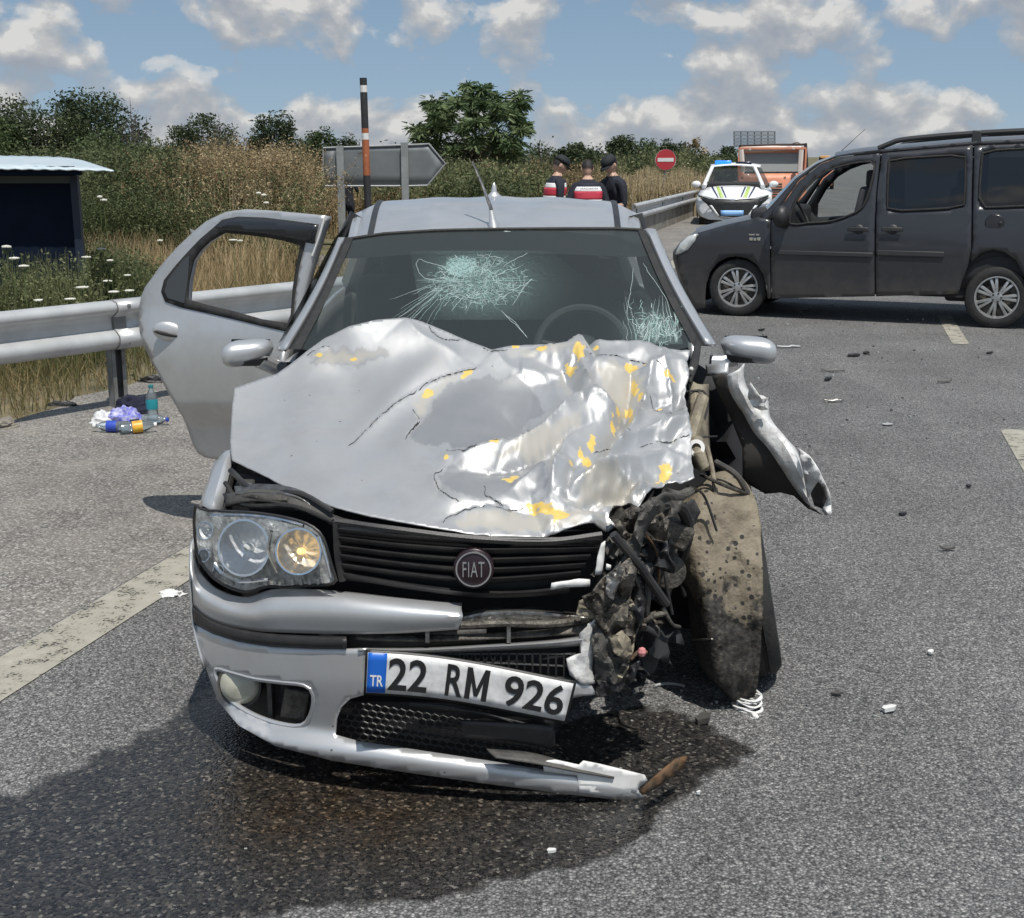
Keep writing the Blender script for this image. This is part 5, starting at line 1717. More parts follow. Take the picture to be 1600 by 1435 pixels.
for sx in (.95, 1.85):
    for ly in (.42, 1.28):
        g_ = MB(); g_.box((sx, ly, .72), (.48, .48, .2)); g_.box((sx + .26, ly, 1.08), (.14, .46, .6), Matrix.Rotation(.18, 3, 'Y'))
        st = g_.build('seat', m_seat, van, bev=.04)
        MB().box((sx + .33, ly, 1.46), (.09, .26, .17)).build('headrest', m_seat, st, bev=.03)
MB().box((.28, VW / 2, 1.0), (.4, VW - .2, .3)).build('dashboard', m_dark, van, bev=.05)
sw = Vector((.56, .45, 1.08))
MB().tube([sw + Matrix.Rotation(math.radians(60), 3, 'Y') @ Vector((.17 * math.cos(a), .17 * math.sin(a), 0)) for a in np.linspace(0, 6.283, 25)], .015, 6, False).build('steering_wheel', m_black, van)
# pale curtain tied back inside the sliding door window
g_ = MB(); R_ = []
for j in range(9):
    v = j / 8
    R_.append([vpt(*VS(1391 + i * (1.3 - .7 * math.sin(v * 3.1)), 254 + v * 68), -.06 - .02 * (i % 2)) for i in range(7)])
g_.grid(R_).build('curtain', M('pale curtain', (.5, .48, .44), .9), van)

# headlight, badge, mouldings, handles, filler flap, mirror
vh = vside('headlight', [(1055.5, 398), (1064, 379.5), (1076, 369), (1090, 365), (1087, 376), (1076, 390), (1061, 397.5)], m_headl, off=.012, thick=.02, step=7)


def vbox(name, x0, y0, x1, y1, off, th, mat, parent=van, bev=.006):
    s0, z0 = VS(x0, y0); s1, z1 = VS(x1, y1)
    zc = (z0 + z1) / 2
    b_ = MB().box(((s0 + s1) / 2, vinset(zc) - off, zc), (abs(s1 - s0), th, abs(z1 - z0)))
    return b_.build(name, mat, parent, bev=bev)


vbox('side_moulding', 1212, 391, 1364, 402, .006, .03, m_vanpl, fd)
vbox('side_moulding', 1371, 391, 1475, 402, .006, .03, m_vanpl, sd_)
for x, par in ((1342, fd), (1395, sd_)):
    s_, z_ = VS(x, 358.5)
    h_ = MB().ell((s_, vinset(z_) - .012, z_), (.055, .02, .05), 16).build('handle_cup', m_black, par)
    vbox('door_handle', x - 17, 355, x + 15, 362, .035, .02, m_black, par)
s_, z_ = VS(1554, 349)
MB().lathe([(.085, -.004), (.085, .004), (.08, .008), (0, .009)], (s_, vinset(z_), z_), (0, -1, 0), 24).build('filler_flap', m_van, van)
MB().tube([Vector((s_ + .087 * math.cos(a), vinset(z_) - .003, z_ + .087 * math.sin(a))) for a in np.linspace(0, 6.283, 25)], .004, 5, False).build('filler_gap', m_ink, van)
s_, z_ = VS(1563, 349); MB().ell((s_, vinset(z_) - .012, z_), (.018, .012, .018), 10).build('filler_lock', m_black, van)
for dx, dz, w_, h_ in ((-5, -4, 9, 2.5), (4, -4, 5, 2.5), (-6, 2.5, 5, 5), (0, 3, 4, 4.5), (6, 2.5, 5, 5)):
    vbox('badge_letter', 1180 + dx - w_ / 2, 371 + dz - h_ / 2, 1180 + dx + w_ / 2, 371 + dz + h_ / 2, .006, .008, m_chrome, van, .002)
s_, z_ = VS(1227, 338)
mo = MB().ell((s_ - .02, -.12, z_), (.09, .11, .115), 18).build('door_mirror', m_black, van)
MB().tube([(s_, -.04, z_ - .06), (s_ + .03, .03, z_ - .07)], .035, 8).build('mirror_arm', m_black, mo)
# roof rails with feet
for far in (False, True):
    pts = []
    for x, y in ((1368, 232), (1384, 225.5), (1400, 219.5), (1440, 214.5), (1521, 208), (1600, 204), (1650, 204), (1664, 214)):
        s_, z_ = VS(x, y)
        pts.append(Vector((s_, lerp(.20, VW - .20, far), z_)))
    rr_ = MB().tube([Vector(p) for p in cr(pts, 40)], .026, 8).build('roof_rail', m_vanpl, van)
    s_, z_ = VS(1524, 215)
    MB().box((s_, lerp(.20, VW - .20, far), z_), (.09, .05, .14)).build('rail_foot', m_vanpl, rr_, bev=.01)
# wheels
def alloy_wheel(parent, c, r=.31, rim=.205, n=7, steer=0.0, side=-1, dark=m_rubber):
    R_ = Matrix.Rotation(steer, 3, 'Z')
    ax = R_ @ Vector((0, side, 0)); u = R_ @ Vector((1, 0, 0)); w = Vector((0, 0, 1))
    prof = [(rim, -.19), (rim + .03, -.2), (r - .03, -.195), (r, -.16), (r, -.03), (r - .012, -.008), (r - .04, .004), (rim + .02, .006), (rim, -.005)]
    tw = MB().lathe(prof, c, ax, 44).build('wheel', dark, parent)
    MB().lathe([(rim, -.19), (rim * .96, -.05), (rim * .5, -.045), (0, -.045)], c, ax, 30).build('brake_disc', m_dirtymetal, tw)
    MB().lathe([(rim + .004, -.02), (rim + .008, .004), (rim - .006, .004), (rim - .016, -.03)], c, ax, 40).build('rim', m_alloy, tw)
    for k in range(n * 2):
        a = 2 * math.pi * (k // 2) / n + (.14 if k % 2 else -.14)
        d = u * math.cos(a) + w * math.sin(a); e = u * -math.sin(a) + w * math.cos(a)
        g2 = MB(); q = []
        for rr, hw, h in ((.03, .013, .0), (.1, .016, .004), (.17, .017, .0), (rim - .008, .019, -.012)):
            q.append([c + d * rr - e * hw + ax * (h - .012), c + d * rr - e * hw * .6 + ax * h, c + d * rr + e * hw * .6 + ax * h, c + d * rr + e * hw + ax * (h - .012)])
        g2.grid(q).build('spoke', m_alloy, tw)
    MB().lathe([(.055, -.015), (.055, .002), (.03, .008), (0, .008)], c, ax, 18).build('hub_cap', m_alloy, tw)
    for k in range(5):
        a = 2 * math.pi * k / 5
        MB().lathe([(.011, 0), (.010, .008), (0, .008)], c + (u * math.cos(a) + w * math.sin(a)) * .042 + ax * .003, ax, 8).build('wheel_bolt', m_black, tw)
    return tw


WB = (VB - VA).length
alloy_wheel(van, Vector((0, .03, .31)), steer=math.radians(6))
alloy_wheel(van, Vector((WB, .02, .31)))
alloy_wheel(van, Vector((0, VW - .03, .31)), side=1)
alloy_wheel(van, Vector((WB, VW - .02, .31)), side=1)
for s_ in (0, WB):
    for far in (0, 1):
        yy_ = .03 if not far else VW - .03
        MB().grid([[Vector((s_ + .39 * math.cos(a), yy_ + (d_ if not far else -d_), .33 + .39 * math.sin(a))) for a in np.linspace(0, math.pi, 18)] for d_ in (0, .3)]).build('wheel_arch', m_dark, van)
MB().box((2.35, .5, .30), (.5, .5, .14)).build('spare_wheel_well', m_dark, van, bev=.04)

# ================================================================== police car, seen head on
def front_thing(name, label, cat, cx, gy, group=None):
    g0 = PG(cx, gy)
    D = math.hypot(g0.x, g0.y)
    rz = -math.atan2(g0.x, g0.y)
    t = thing(name, label, cat, g0, rz, group)
    imat = world_m(t).inverted()
    def loc(px, py, d=0.0):
        """point seen at this pixel lying d metres behind the front plane, in the thing's own space"""
        r = ray(px, py); o = Vector((0, 0, CAMZ))
        n_ = Vector((g0.x, g0.y, 0)).normalized()
        tt = (D + d) / r.dot(n_)
        return imat @ (o + r * tt)
    return t, loc


pol, PL = front_thing('police_car', 'white police car with blue roof lights and lime bonnet stripes', 'car', 1146, 353)
m_pwhite = M('white car paint', (0.74, 0.75, 0.75), .3, .0, coat=.6)
m_navy = M('navy stripe', (0.015, 0.03, 0.09), .4)
m_lime = M('lime stripe', (0.42, 0.55, 0.16), .5)
m_bluelamp = M('blue beacon', (0.02, 0.12, 0.75), .2, emit=(0.02, 0.22, 1.0), estr=1.1)
m_blueplate = M('light blue plate', (0.22, 0.42, 0.72), .4)


def pd(x, back=0.0, k=.5):
    t = (x - 1146) / 60.0
    return back + k * abs(t) ** 2.6


def ppatch(name, out, mat, back, k=.5, par=pol, thick=.01, step=6, tilt=None):
    def mp(V):
        return [PL(x, y, pd(x, back, k) + (tilt(x, y) if tilt else 0)) for x, y in V]
    P_ = None
    V, T = cdt(out, (), step)
    P = mp(V)
    T = face_cam(P, T, (0, -30, 1.6))
    o = mesh_obj(name, P, T, mat, par, True, False, None, 40)
    if thick:
        md = o.modifiers.new('thickness', 'SOLIDIFY'); md.thickness = thick; md.offset = -1
    return o


bon = ppatch('bonnet', [(1101, 291), (1120, 289), (1146, 288), (1172, 289), (1203, 291), (1207, 300), (1206, 306), (1190, 309), (1165, 311), (1146, 312), (1127, 311), (1102, 310), (1090, 306), (1094, 298)], m_pwhite, .1, .45, tilt=lambda x, y: (311 - y) * .045)
ppatch('front_bumper', [(1090, 306), (1102, 309), (1112, 313), (1122, 330), (1126, 339), (1146, 341), (1166, 339), (1172, 328), (1182, 313), (1194, 308), (1206, 305), (1207, 318), (1204, 330), (1196, 338), (1186, 343), (1146, 346), (1106, 343), (1094, 338), (1088, 328), (1087, 316)], m_pwhite, .0, .5, tilt=lambda x, y: -(y - 310) * .003)
gr_ = ppatch('grille', [(1093, 309.5), (1115, 312), (1146, 313.5), (1178, 312), (1203, 308.5), (1190, 320), (1180, 330), (1169, 338), (1146, 340), (1124, 338), (1113, 330), (1104, 319)], m_black, -.15, .5)
for k in range(4):
    for sx in (-1, 1):
        MB().tube([PL(1146 + sx * (8 + k * 3), 336 - k * 5, .0), PL(1146 + sx * (30 + k * 5), 327 - k * 4.5, .06)], .008, 5).build('grille_bar', m_vanpl, gr_)
MB().lathe([(.07, 0), (.07, .02), (0, .025)], PL(1145, 315.5, -.01), (0, -1, 0), 16).build('badge', m_chrome, pol)
for sx in (-1, 1):
    X = lambda x: 1146 + sx * x
    hl_ = ppatch('headlight', [(X(55), 304.5), (X(40), 308), (X(28), 311.5), (X(28), 313.5), (X(42), 311.5), (X(55), 308)], m_black, -.01, .45)
    ppatch('lamp_strip', [(X(53), 305), (X(40), 308.6), (X(30), 311.8), (X(30), 312.6), (X(42), 310), (X(53), 306.5)], m_headl, -.025, .45, hl_, .004)
    ppatch('side_vent', [(X(55), 322), (X(50), 326), (X(45), 337), (X(53), 335)], m_black, -.012, .5)
    ppatch('chrome_blade', [(X(38), 321), (X(34), 321), (X(22), 337.5), (X(25), 339)], m_pwhite, -.19, .5)
    a_ = ppatch('lime_stripe', [(X(27), 292), (X(22), 292), (X(15), 309), (X(21), 309)], m_lime, .085, .45, bon, .004, tilt=lambda x, y: (311 - y) * .045)
    ppatch('navy_stripe', [(X(35), 292), (X(32), 292), (X(23), 309), (X(25), 309)], m_navy, .085, .45, bon, .004, tilt=lambda x, y: (311 - y) * .045)
    ppatch('navy_stripe', [(X(20), 292), (X(17.5), 292), (X(10.5), 309), (X(12.5), 309)], m_navy, .085, .45, bon, .004, tilt=lambda x, y: (311 - y) * .045)
    mm = MB().ell(PL(X(58 if sx < 0 else 63), 288, 1.0), (.12, .08, .085), 14).build('door_mirror', m_pwhite, pol)
    MB().tube([PL(X(56), 290, 1.0), PL(X(50), 293, 1.02)], .03, 6).build('mirror_arm', m_black, mm)
    MB().lathe([(.2, -.11), (.30, -.11), (.33, -.06), (.33, .06), (.30, .11), (.2, .11)], PL(X(46), 334, .75), (1, 0, 0), 24).build('wheel', m_rubber, pol)
    MB().lathe([(.2, -.11), (.30, -.11), (.33, -.06), (.33, .06), (.30, .11), (.2, .11)], PL(X(46), 334, .75) + Vector((0, 2.6, 0)), (1, 0, 0), 24).build('wheel', m_rubber, pol)
    MB().tube([PL(X(46), 292, .95), PL(X(40), 277, 1.35), PL(X(33), 261.5, 1.75)], [.06, .05, .05], 8).build('front_pillar', m_pwhite, pol)
    b_ = MB()
    e = PL(X(57), 309, .55); f_ = PL(X(56), 342, .55)
    b_.grid([[Vector((e.x, e.y, e.z)), Vector((e.x, e.y + 3.6, e.z))], [Vector((e.x * 1.01, e.y, (e.z + f_.z) / 2)), Vector((e.x * 1.01, e.y + 3.6, (e.z + f_.z) / 2))], [Vector((e.x * .98, f_.y, f_.z)), Vector((e.x * .98, f_.y + 3.6, f_.z))]]).build('side_panel', m_pwhite, pol)
    b_ = MB(); e2 = PL(X(36), 261, 1.8)
    b_.grid([[Vector((e.x, e.y + .4, e.z + .06)), Vector((e.x, e.y + 3.4, e.z + .06))], [Vector((e2.x, e2.y, e2.z)), Vector((e2.x, e2.y + 2.0, e2.z))]]).build('side_window', m_tintglass, pol)
ppatch('number_plate', [(1126, 329), (1162, 329), (1161.5, 337.5), (1126.5, 337.5)], m_blueplate, -.24, .0, pol, .015)
ppatch('lower_intake', [(1098, 345), (1120, 346), (1146, 347), (1172, 346), (1194, 345), (1188, 351), (1146, 353), (1104, 351)], m_black, .05, .5)
ppatch('windscreen', [(1102, 291), (1108, 278), (1115, 262), (1146, 259.5), (1178, 261.5), (1190, 263), (1198, 279), (1203, 291), (1172, 289), (1146, 288), (1122, 289)], glass_mat('police windscreen', (.35, .38, .38), .8, .1, 1.3, (.10, .11, .11)), .95, .25, pol, 0, 8, tilt=lambda x, y: (291 - y) * .03)
rf = MB(); Rr = []
for d, y, hw in ((1.78, 261, 34), (2.1, 258, 36), (2.8, 257.5, 37), (3.6, 260, 36)):
    p0 = PL(1146 - hw, y, 1.8); Rr.append([Vector((t * abs(p0.x) * 1.0, d, p0.z + .05 * (1 - t * t))) for t in np.linspace(-1, 1, 9)])
rf.grid(Rr).build('roof', m_pwhite, pol, solid=.02)
lb = MB().box((PL(1146, 257, 2.2) + Vector((0, 0, 0))), (.95, .28, .05)).build('light_bar', m_black, pol, bev=.01)
c_ = PL(1130, 254.5, 2.1)
MB().box(c_, (.42, .26, .11)).build('blue_lamp', m_bluelamp, lb, bev=.02)
MB().box(PL(1162, 255.5, 2.1), (.4, .26, .09)).build('unlit_lamp', M('unlit navy lamp', (.01, .015, .04), .2), lb, bev=.02)
MB().box((0, 2.3, .45), (1.6, 3.6, .3)).build('floor_pan', m_dark, pol)
MB().box((0, 1.3, .95), (1.5, .5, .2)).build('dashboard', m_dark, pol, bev=.05)
MB().ell(PL(1150, 288.5, 1.2), (.14, .05, .06)).build('paper_on_dash', m_white, pol)

# ================================================================== orange lorry behind the police car
tru, TL = front_thing('recovery_truck', 'orange recovery lorry with a white roof edge parked behind the police car', 'truck', 1207, 335)
m_orange = M('orange truck paint', (0.74, 0.30, 0.18), .4, coat=.3, var=.2, vscale=3)
m_cream = M('cream truck trim', (0.66, 0.58, 0.52), .5)


def tpatch(name, out, mat, back=0.0, thick=.02, par=tru, holes=(), tilt=.012):
    V, T = cdt(out, holes, 10)
    P = [TL(x, y, back + (335 - y) * tilt * .4) for x, y in V]
    T = face_cam(P, T, (0, -30, 1.6))
    o = mesh_obj(name, P, T, mat, par, True, False, None, 40)
    if thick:
        md = o.modifiers.new('thickness', 'SOLIDIFY'); md.thickness = thick; md.offset = -1
    return o


tw_ = [(1162, 240), (1205, 238.5), (1248, 238.5), (1247.5, 269), (1205, 270.5), (1164, 269.5)]
cab = tpatch('cab', [(1156, 232), (1160, 229.5), (1205, 228.5), (1250, 229), (1257, 232), (1260, 290), (1260, 318), (1153, 318), (1153, 290)], m_orange, 0, .03, holes=[tw_])
tpatch('windscreen', tw_, glass_mat('truck glass', (.6, .63, .62), .35, .1, 1.3, (.42, .44, .43)), .04, 0)
tpatch('roof_edge', [(1155, 236), (1157, 230), (1205, 228), (1252, 229), (1254, 233), (1205, 236.5), (1161, 237.5)], m_cream, -.03, .03)
for pts in ([(1158, 234), (1161, 269)], [(1252, 234), (1249.5, 270)]):
    MB().tube([TL(x, y, -.02) for x, y in pts], .075, 6).build('screen_pillar', m_cream, tru)
MB().tube([TL(1163, 270, -.02), TL(1248, 269.5, -.02)], .03, 6).build('screen_sill', m_black, tru)
for k in range(5):
    MB().tube([TL(1200, 288 + k * 4, -.03), TL(1222, 288 + k * 4, -.03)], .03, 6).build('grille_bar', m_black, tru)
tpatch('front_bumper', [(1152, 318), (1261, 318), (1260, 328), (1153, 328)], m_black, -.1, .1)
for x in (1166, 1246):
    MB().lathe([(.14, 0), (.14, .04), (.0, .05)], TL(x, 303, -.02), (0, -1, 0), 16).build('headlight', m_headl, tru)
g_ = MB(); e = TL(1155, 232, .3); e2 = TL(1260, 232, .3); lo = TL(1155, 318, .3)
for xx in (e.x, e2.x):
    g_ = MB(); g_.box((xx * .995, e.y + .8, (e.z + lo.z) / 2), (.05, 1.7, e.z - lo.z)); g_.build('cab_side', m_orange, tru)
MB().box(((e.x + e2.x) / 2, e.y + .8, e.z + .0), (e2.x - e.x, 1.7, .06)).build('cab_roof', m_orange, tru)
MB().box((0, e.y + 1.7, (e.z + lo.z) / 2), (e2.x - e.x - .1, .05, e.z - lo.z)).build('cab_back', M('grey cab lining', (.16, .165, .165), .8), tru)
MB().box((0, 4.4, .75), (2.0, 4.6, .18)).build('flat_bed', m_vanpl, tru)
for x in (1258.5, 1156.5):
    MB().tube([TL(x, 224 if x > 1200 else 227, 1.9), TL(x + (3 if x > 1200 else 0), 275, 1.9)], .05, 6).build('headboard_post', m_black, tru)
MB().tube([TL(1157, 228, 1.9), TL(1205, 226.5, 1.9), TL(1259, 226, 1.9)], .035, 6).build('headboard_bar', m_black, tru)
MB().tube([TL(1238, 225, 1.6), TL(1246, 222.5, 1.6), TL(1250, 225, 1.6)], .02, 5).build('lamp_bracket', m_black, tru)
MB().box(TL(1172, 233.5, -.06), (.06, .03, .04)).build('marker_lamp', m_amber, tru); MB().box(TL(1240, 232.5, -.06), (.06, .03, .04)).build('marker_lamp', m_amber, tru)
for sx in (-.85, .85):
    for yy in (.9, 5.2):
        MB().lathe([(.2, -.12), (.36, -.12), (.38, -.06), (.38, .06), (.36, .12), (.2, .12)], (sx, yy, .38), (1, 0, 0), 20).build('wheel', m_rubber, tru)
# a second orange vehicle hidden mostly behind the van; its roof edge, beacon and whip aerial show
sec, SL = front_thing('orange_vehicle', 'orange vehicle mostly hidden behind the dark van, long whip aerial leaning', 'truck', 1292, 296)
g_ = MB(); e = SL(1281, 247, 0); e2 = SL(1303, 247, 0)
MB().box(((e.x + e2.x) / 2, .9, e.z * .55), (e2.x - e.x, 1.8, e.z * .9)).build('cab', m_orange, sec, bev=.08)
MB().box(SL(1291, 245.5, .2), (.6, .5, .12)).build('roof_box', M('amber roof sign', (.72, .36, .10), .5), sec, bev=.02)
MB().box(SL(1282, 248, .1), (.16, .2, .18)).build('side_lamp', m_dark, sec, bev=.02)
MB().tube([SL(1304, 246, .4), SL(1330, 222, .6), SL(1352, 202, .8)], [.03, .02, .014], 6).build('aerial', m_dirtymetal, sec)
for sx in (e.x, e2.x):
    for yy in (.4, 1.6): MB().lathe([(.2, -.1), (.33, -.1), (.33, .1), (.2, .1)], (sx * .9, yy, .33), (1, 0, 0), 18).build('wheel', m_rubber, sec)

# ================================================================== steel guard rails
m_galv = M('galvanised steel', (0.56, 0.57, 0.565), .42, .35, var=.35, vscale=3.0, col2=(0.42, 0.425, 0.42), bump=.12, bscale=12)
m_galvd = M('weathered galvanised post', (0.26, 0.265, 0.265), .55, .4, var=.5, vscale=9, col2=(0.16, 0.155, 0.145))
WP = [(.0, .405), (.035, .41), (.078, .445), (.083, .475), (.078, .50), (.045, .53), (.012, .545), (.008, .60), (.012, .625), (.045, .645), (.078, .668), (.084, .695), (.07, .722), (.03, .735), (.0, .738)]


def guard_rail(name, label, pts, post_s, zoff=0.0, seam_s=()):
    t = thing(name, label, 'guard rail', pts[0])
    P = [Vector(p) for p in cr(pts, 60)]
    g2 = MB(); rows = []
    for q_ in range(len(P)):
        d = (P[min(q_ + 1, 59)] - P[max(q_ - 1, 0)]).normalized()
        n_ = Vector((d.y, -d.x, 0))          # towards the road
        rows.append([P[q_] + n_ * a + Vector((0, 0, b_ + zoff)) for a, b_ in WP])
    g2.grid(rows).build('beam', m_galv, t, world=True, ang=60)
    ln = [0]
    for i in range(59): ln.append(ln[-1] + (P[i + 1] - P[i]).length)
    def at(s):
        for i in range(59):
            if ln[i + 1] >= s:
                f = (s - ln[i]) / (ln[i + 1] - ln[i]); return P[i].lerp(P[i + 1], f), (P[i + 1] - P[i]).normalized()
        return P[-1], (P[-1] - P[-2]).normalized()
    for s in post_s:
        p, d = at(s); n_ = Vector((d.y, -d.x, 0))
        g2 = MB(); R_ = Matrix((d, n_, Vector((0, 0, 1)))).transposed()
        gz = ground_z(p.x, p.y) - .1
        h = .70 - gz
        for off_, dim in ((Vector((0, 0, 0)) - n_ * .08, (.11, .006, h)), (d * .052 - n_ * .05, (.006, .065, h)), (d * -.052 - n_ * .05, (.006, .065, h)), (d * .04 - n_ * .02, (.03, .006, h)), (d * -.04 - n_ * .02, (.03, .006, h))):
            g2.box(p + off_ + Vector((0, 0, gz + h / 2)), dim, R_)
        g2.build('post', m_galvd, t, world=True, smooth=False)
        MB().box(p + n_ * .0 + Vector((0, 0, .575)), (.10, .05, .18), R_).build('spacer', m_galvd, t, world=True)
    for s in seam_s:
        p, d = at(s); n_ = Vector((d.y, -d.x, 0))
        g2 = MB()
        g2.grid([[p + d * dd + n_ * (a + .006) + Vector((0, 0, b_)) for a, b_ in WP] for dd in (0, .32)])
        g2.build('lap_joint', m_galv, t, world=True, ang=60, solid=.004)
        MB().tube([p + d * .0 + n_ * (a + .004) + Vector((0, 0, b_)) for a, b_ in WP], .006, 5).build('joint_edge', m_galvd, t, world=True)
        for dd in (.08, .24):
            for zz, a in ((.70, .084), (.45, .080), (.585, .010)):
                MB().lathe([(.014, 0), (.014, .010), (0, .012)], p + d * dd + n_ * (a + .006) + Vector((0, 0, zz)), n_, 8).build('bolt', m_galvd, t, world=True)
    return t


R0, R1 = PG(0, 487, .738), PG(460, 440, .738)
rdv = (R1 - R0).normalized()
z0_ = Vector((0, 0, -.738))
RA = R0 + rdv * -6 + z0_
p170 = PG(172, 469.5, .738)
s170 = (p170 - R0).dot(rdv) + 6
guard_rail('guard_rail', 'long galvanised guard rail beside the verge, behind the open car door', [RA, R0 + z0_, R1 + z0_, R1 + rdv * 2.2 + z0_], [s170 - 4, s170 + .05, s170 + 4], 0, [s170 - 4, s170])
FA, FB = PG(988, 319, .738), PG(1085, 297.5, .738)
fdv = (FB - FA).normalized()
guard_rail('guard_rail', 'distant guard rail running up to the white police car', [FA + z0_, FB + z0_, FB + fdv * 30 + z0_], [.5, 4.5, 8.5, 12.5, 16.5, 20.5, 25, 29, 33], 0, [4.5])
m_conc = M('stained concrete', (0.27, 0.25, 0.21), .85, var=.5, vscale=2.5, col2=(0.15, 0.135, 0.11), bump=.4, bscale=14)
lw = MB()
ln_ = (FB - FA).length + 20
for q_ in range(9):
    a, b_ = q_ * ln_ / 9, (q_ + 1) * ln_ / 9 - .02
    c_ = FA + z0_ + fdv * ((a + b_) / 2)
    g_ = MB().box(c_ + Vector((-.12, .02, .24)), (.24, b_ - a, .50), Matrix.Rotation(-math.atan2(fdv.x, fdv.y), 3, 'Z'))
    o = g_.build('concrete_block', m_conc, None if q_ == 0 else lw_root, world=q_ > 0, bev=.02, smooth=False)
    if q_ == 0:
        lw_root = o; o.name = 'low_wall'; tag(o, 'low stained concrete wall under the distant guard rail', 'wall')

# ================================================================== signs and poles
SY = 28.0
m_signback = M('grey sign back', (0.20, 0.215, 0.22), .5, .3, var=.2, vscale=2)
sg = thing('arrow_sign', 'grey back of an arrow shaped road sign on two steel posts', 'sign', (PY(600, 300, SY).x, SY, ground_z(0, SY)))
sgo = [(505, 231.5), (660, 226), (670, 225), (696, 256), (668, 290), (640, 291), (505, 291)]
patch('sign_panel', sgo, lambda V: [PY(x, y, SY) for x, y in V], m_signback, sg, step=14, thick=.03)
q = sgo + [sgo[0]]
MB().tube([PY(x, y, SY - .01) for x, y in q], .02, 6).build('panel_rim', M('pale sign rim', (.34, .35, .355), .5, .3), sg, world=True)
for xt, xb, yt in ((531, 522, 228), (632, 629, 223)):
    a = PY(xt, yt, SY - .07); b_ = Vector((a.x - .0, SY - .07, ground_z(a.x, SY) - .1))
    MB().box((a + b_) / 2, (.15, .09, (a - b_).length)).build('post', M('sign post', (.36, .375, .37), .5, .4, var=.3, vscale=4), sg, world=True)
PYY = 26.0
pt_, pb_ = PY(567.5, 122, PYY), PY(574, 300, PYY)
mp_o = M('faded orange pole paint', (0.42, 0.13, 0.055), .6, var=.3, vscale=4)
pole = thing('marker_pole', 'tall black and orange banded snow marker pole beside the arrow sign', 'pole', (pb_.x, PYY, ground_z(pb_.x, PYY) - .05))


def pole_seg(y0, y1, mat, name='band'):
    pr = pt_ - pb_
    def pp(y): return pb_ + pr * ((300 - y) / 178.0)
    MB().tube([pp(y0), pp(y1)], .072, 14).build(name, mat, pole, world=True)


m_polek = M('black pole paint', (0.035, 0.035, 0.037), .5, var=.3, vscale=5)
pole_seg(440, 274, m_polek); pole_seg(274, 217.5, mp_o); pole_seg(217.5, 207.5, m_white); pole_seg(207.5, 200, mp_o); pole_seg(200, 144, m_polek); pole_seg(144, 133.5, m_white); pole_seg(133.5, 122, m_polek)
NY = 44.0
nc = PY(1040, 250, NY)
ns = thing('no_entry_sign', 'round red no entry sign with a white bar on a thin pole', 'sign', (nc.x, NY, 0))
nr = 15.2 / 2000 * NY * 1.0
MB().lathe([(nr, 0), (nr, .02), (0, .021)], nc, (0, -1, 0), 32).build('sign_disc', M('sign red', (0.42, 0.035, 0.045), .45), ns, world=True)
MB().lathe([(nr, .004), (nr * 1.04, .012), (nr * 1.04, -.01), (nr, -.01)], nc, (0, -1, 0), 32).build('disc_rim', m_white, ns, world=True)
MB().box(nc + Vector((0, -.026, 0)), (nr * 1.6, .008, nr * .36)).build('white_bar', m_white, ns, world=True)
MB().tube([Vector((nc.x, NY + .05, -.1)), Vector((nc.x, NY + .05, nc.z + nr * .6))], .04, 8).build('pole', m_galvd, ns, world=True)
# lattice back of a big direction board far down the road
BY = 130.0
bb = thing('direction_board', 'far steel lattice back of a large direction board above the orange lorry', 'sign', (PY(1178, 240, BY).x, BY, 0))
m_frame = M('grey lattice steel', (0.22, 0.24, 0.25), .6, .3)
for i in range(7):
    MB().tube([PY(1147 + i * 10.6, 205.5, BY), PY(1147 + i * 10.6, 232, BY)], .07, 4).build('upright', m_frame, bb, world=True)
for i in range(5):
    MB().tube([PY(1146, 206 + i * 5.4, BY - .1), PY(1212, 206 + i * 5.4, BY - .1)], .08, 4).build('cross_rail', m_frame, bb, world=True)
patch('board', [(1146, 206), (1211, 205), (1211, 230), (1146, 230)], lambda V: [PY(x, y, BY + .3) for x, y in V], glass_mat('perforated board', (.8, .82, .84), .72, .5, 1.05, (.25, .27, .28)), bb, step=20)
for x in (1158, 1199):
    p = PY(x, 230, BY); MB().tube([Vector((p.x, BY + .2, -.3)), p], .14, 6).build('post', m_frame, bb, world=True)

# ================================================================== blue roadside shelter
HY = 12.6
m_navywall = M('dark navy shelter wall', (0.005, 0.011, 0.026), .8, spec=.15, var=.3, vscale=3)
m_roofsheet = M('pale blue roof sheet', (0.50, 0.60, 0.64), .35, .2, var=.25, vscale=6, col2=(0.60, 0.66, 0.68))
sh = thing('shelter', 'dark navy roadside shelter with a pale corrugated roof above the guard rail', 'shelter', (PY(60, 400, HY).x, HY, ground_z(-5, HY)))
a = PY(-150, 275, HY); b_ = PY(121, 274, HY); gz = ground_z(-4.5, HY) - .05
MB().box(((a.x + b_.x) / 2, HY + .02, (a.z + gz) / 2 + .05), (b_.x - a.x - .07, .04, a.z - gz + .08)).build('wall_panel', m_navywall, sh, world=True)
for yy in (HY, HY + 1.8):
    MB().box(((b_.x - .03) * yy / HY, yy, (a.z + gz) / 2), (.07, .07, a.z - gz)).build('corner_post', M('navy post', (.012, .02, .04), .5), sh, world=True)
MB().box(((a.x + b_.x) / 2, HY + .01, a.z - .035), (b_.x - a.x - .1, .05, .07)).build('fascia', M('grey fascia', (.075, .085, .085), .7), sh, world=True)
rows = []
for d, xr, yl, yr in ((-.32, 178, 263, 266), (.25, 170, 256, 263.5), (.9, 150, 249, 257), (1.5, 128, 245, 250), (2.0, 104, 243.5, 246)):
    rows.append([PY(x, lerp(yl, yr, max(0, (x + 20) / (xr + 20)) ** 2), HY + d) + Vector((0, 0, .004 * math.sin(i * 1.45))) for i, x in enumerate(np.linspace(-190, xr, 70))])
MB().grid(rows).build('roof_sheet', m_roofsheet, sh, world=True, solid=.015)
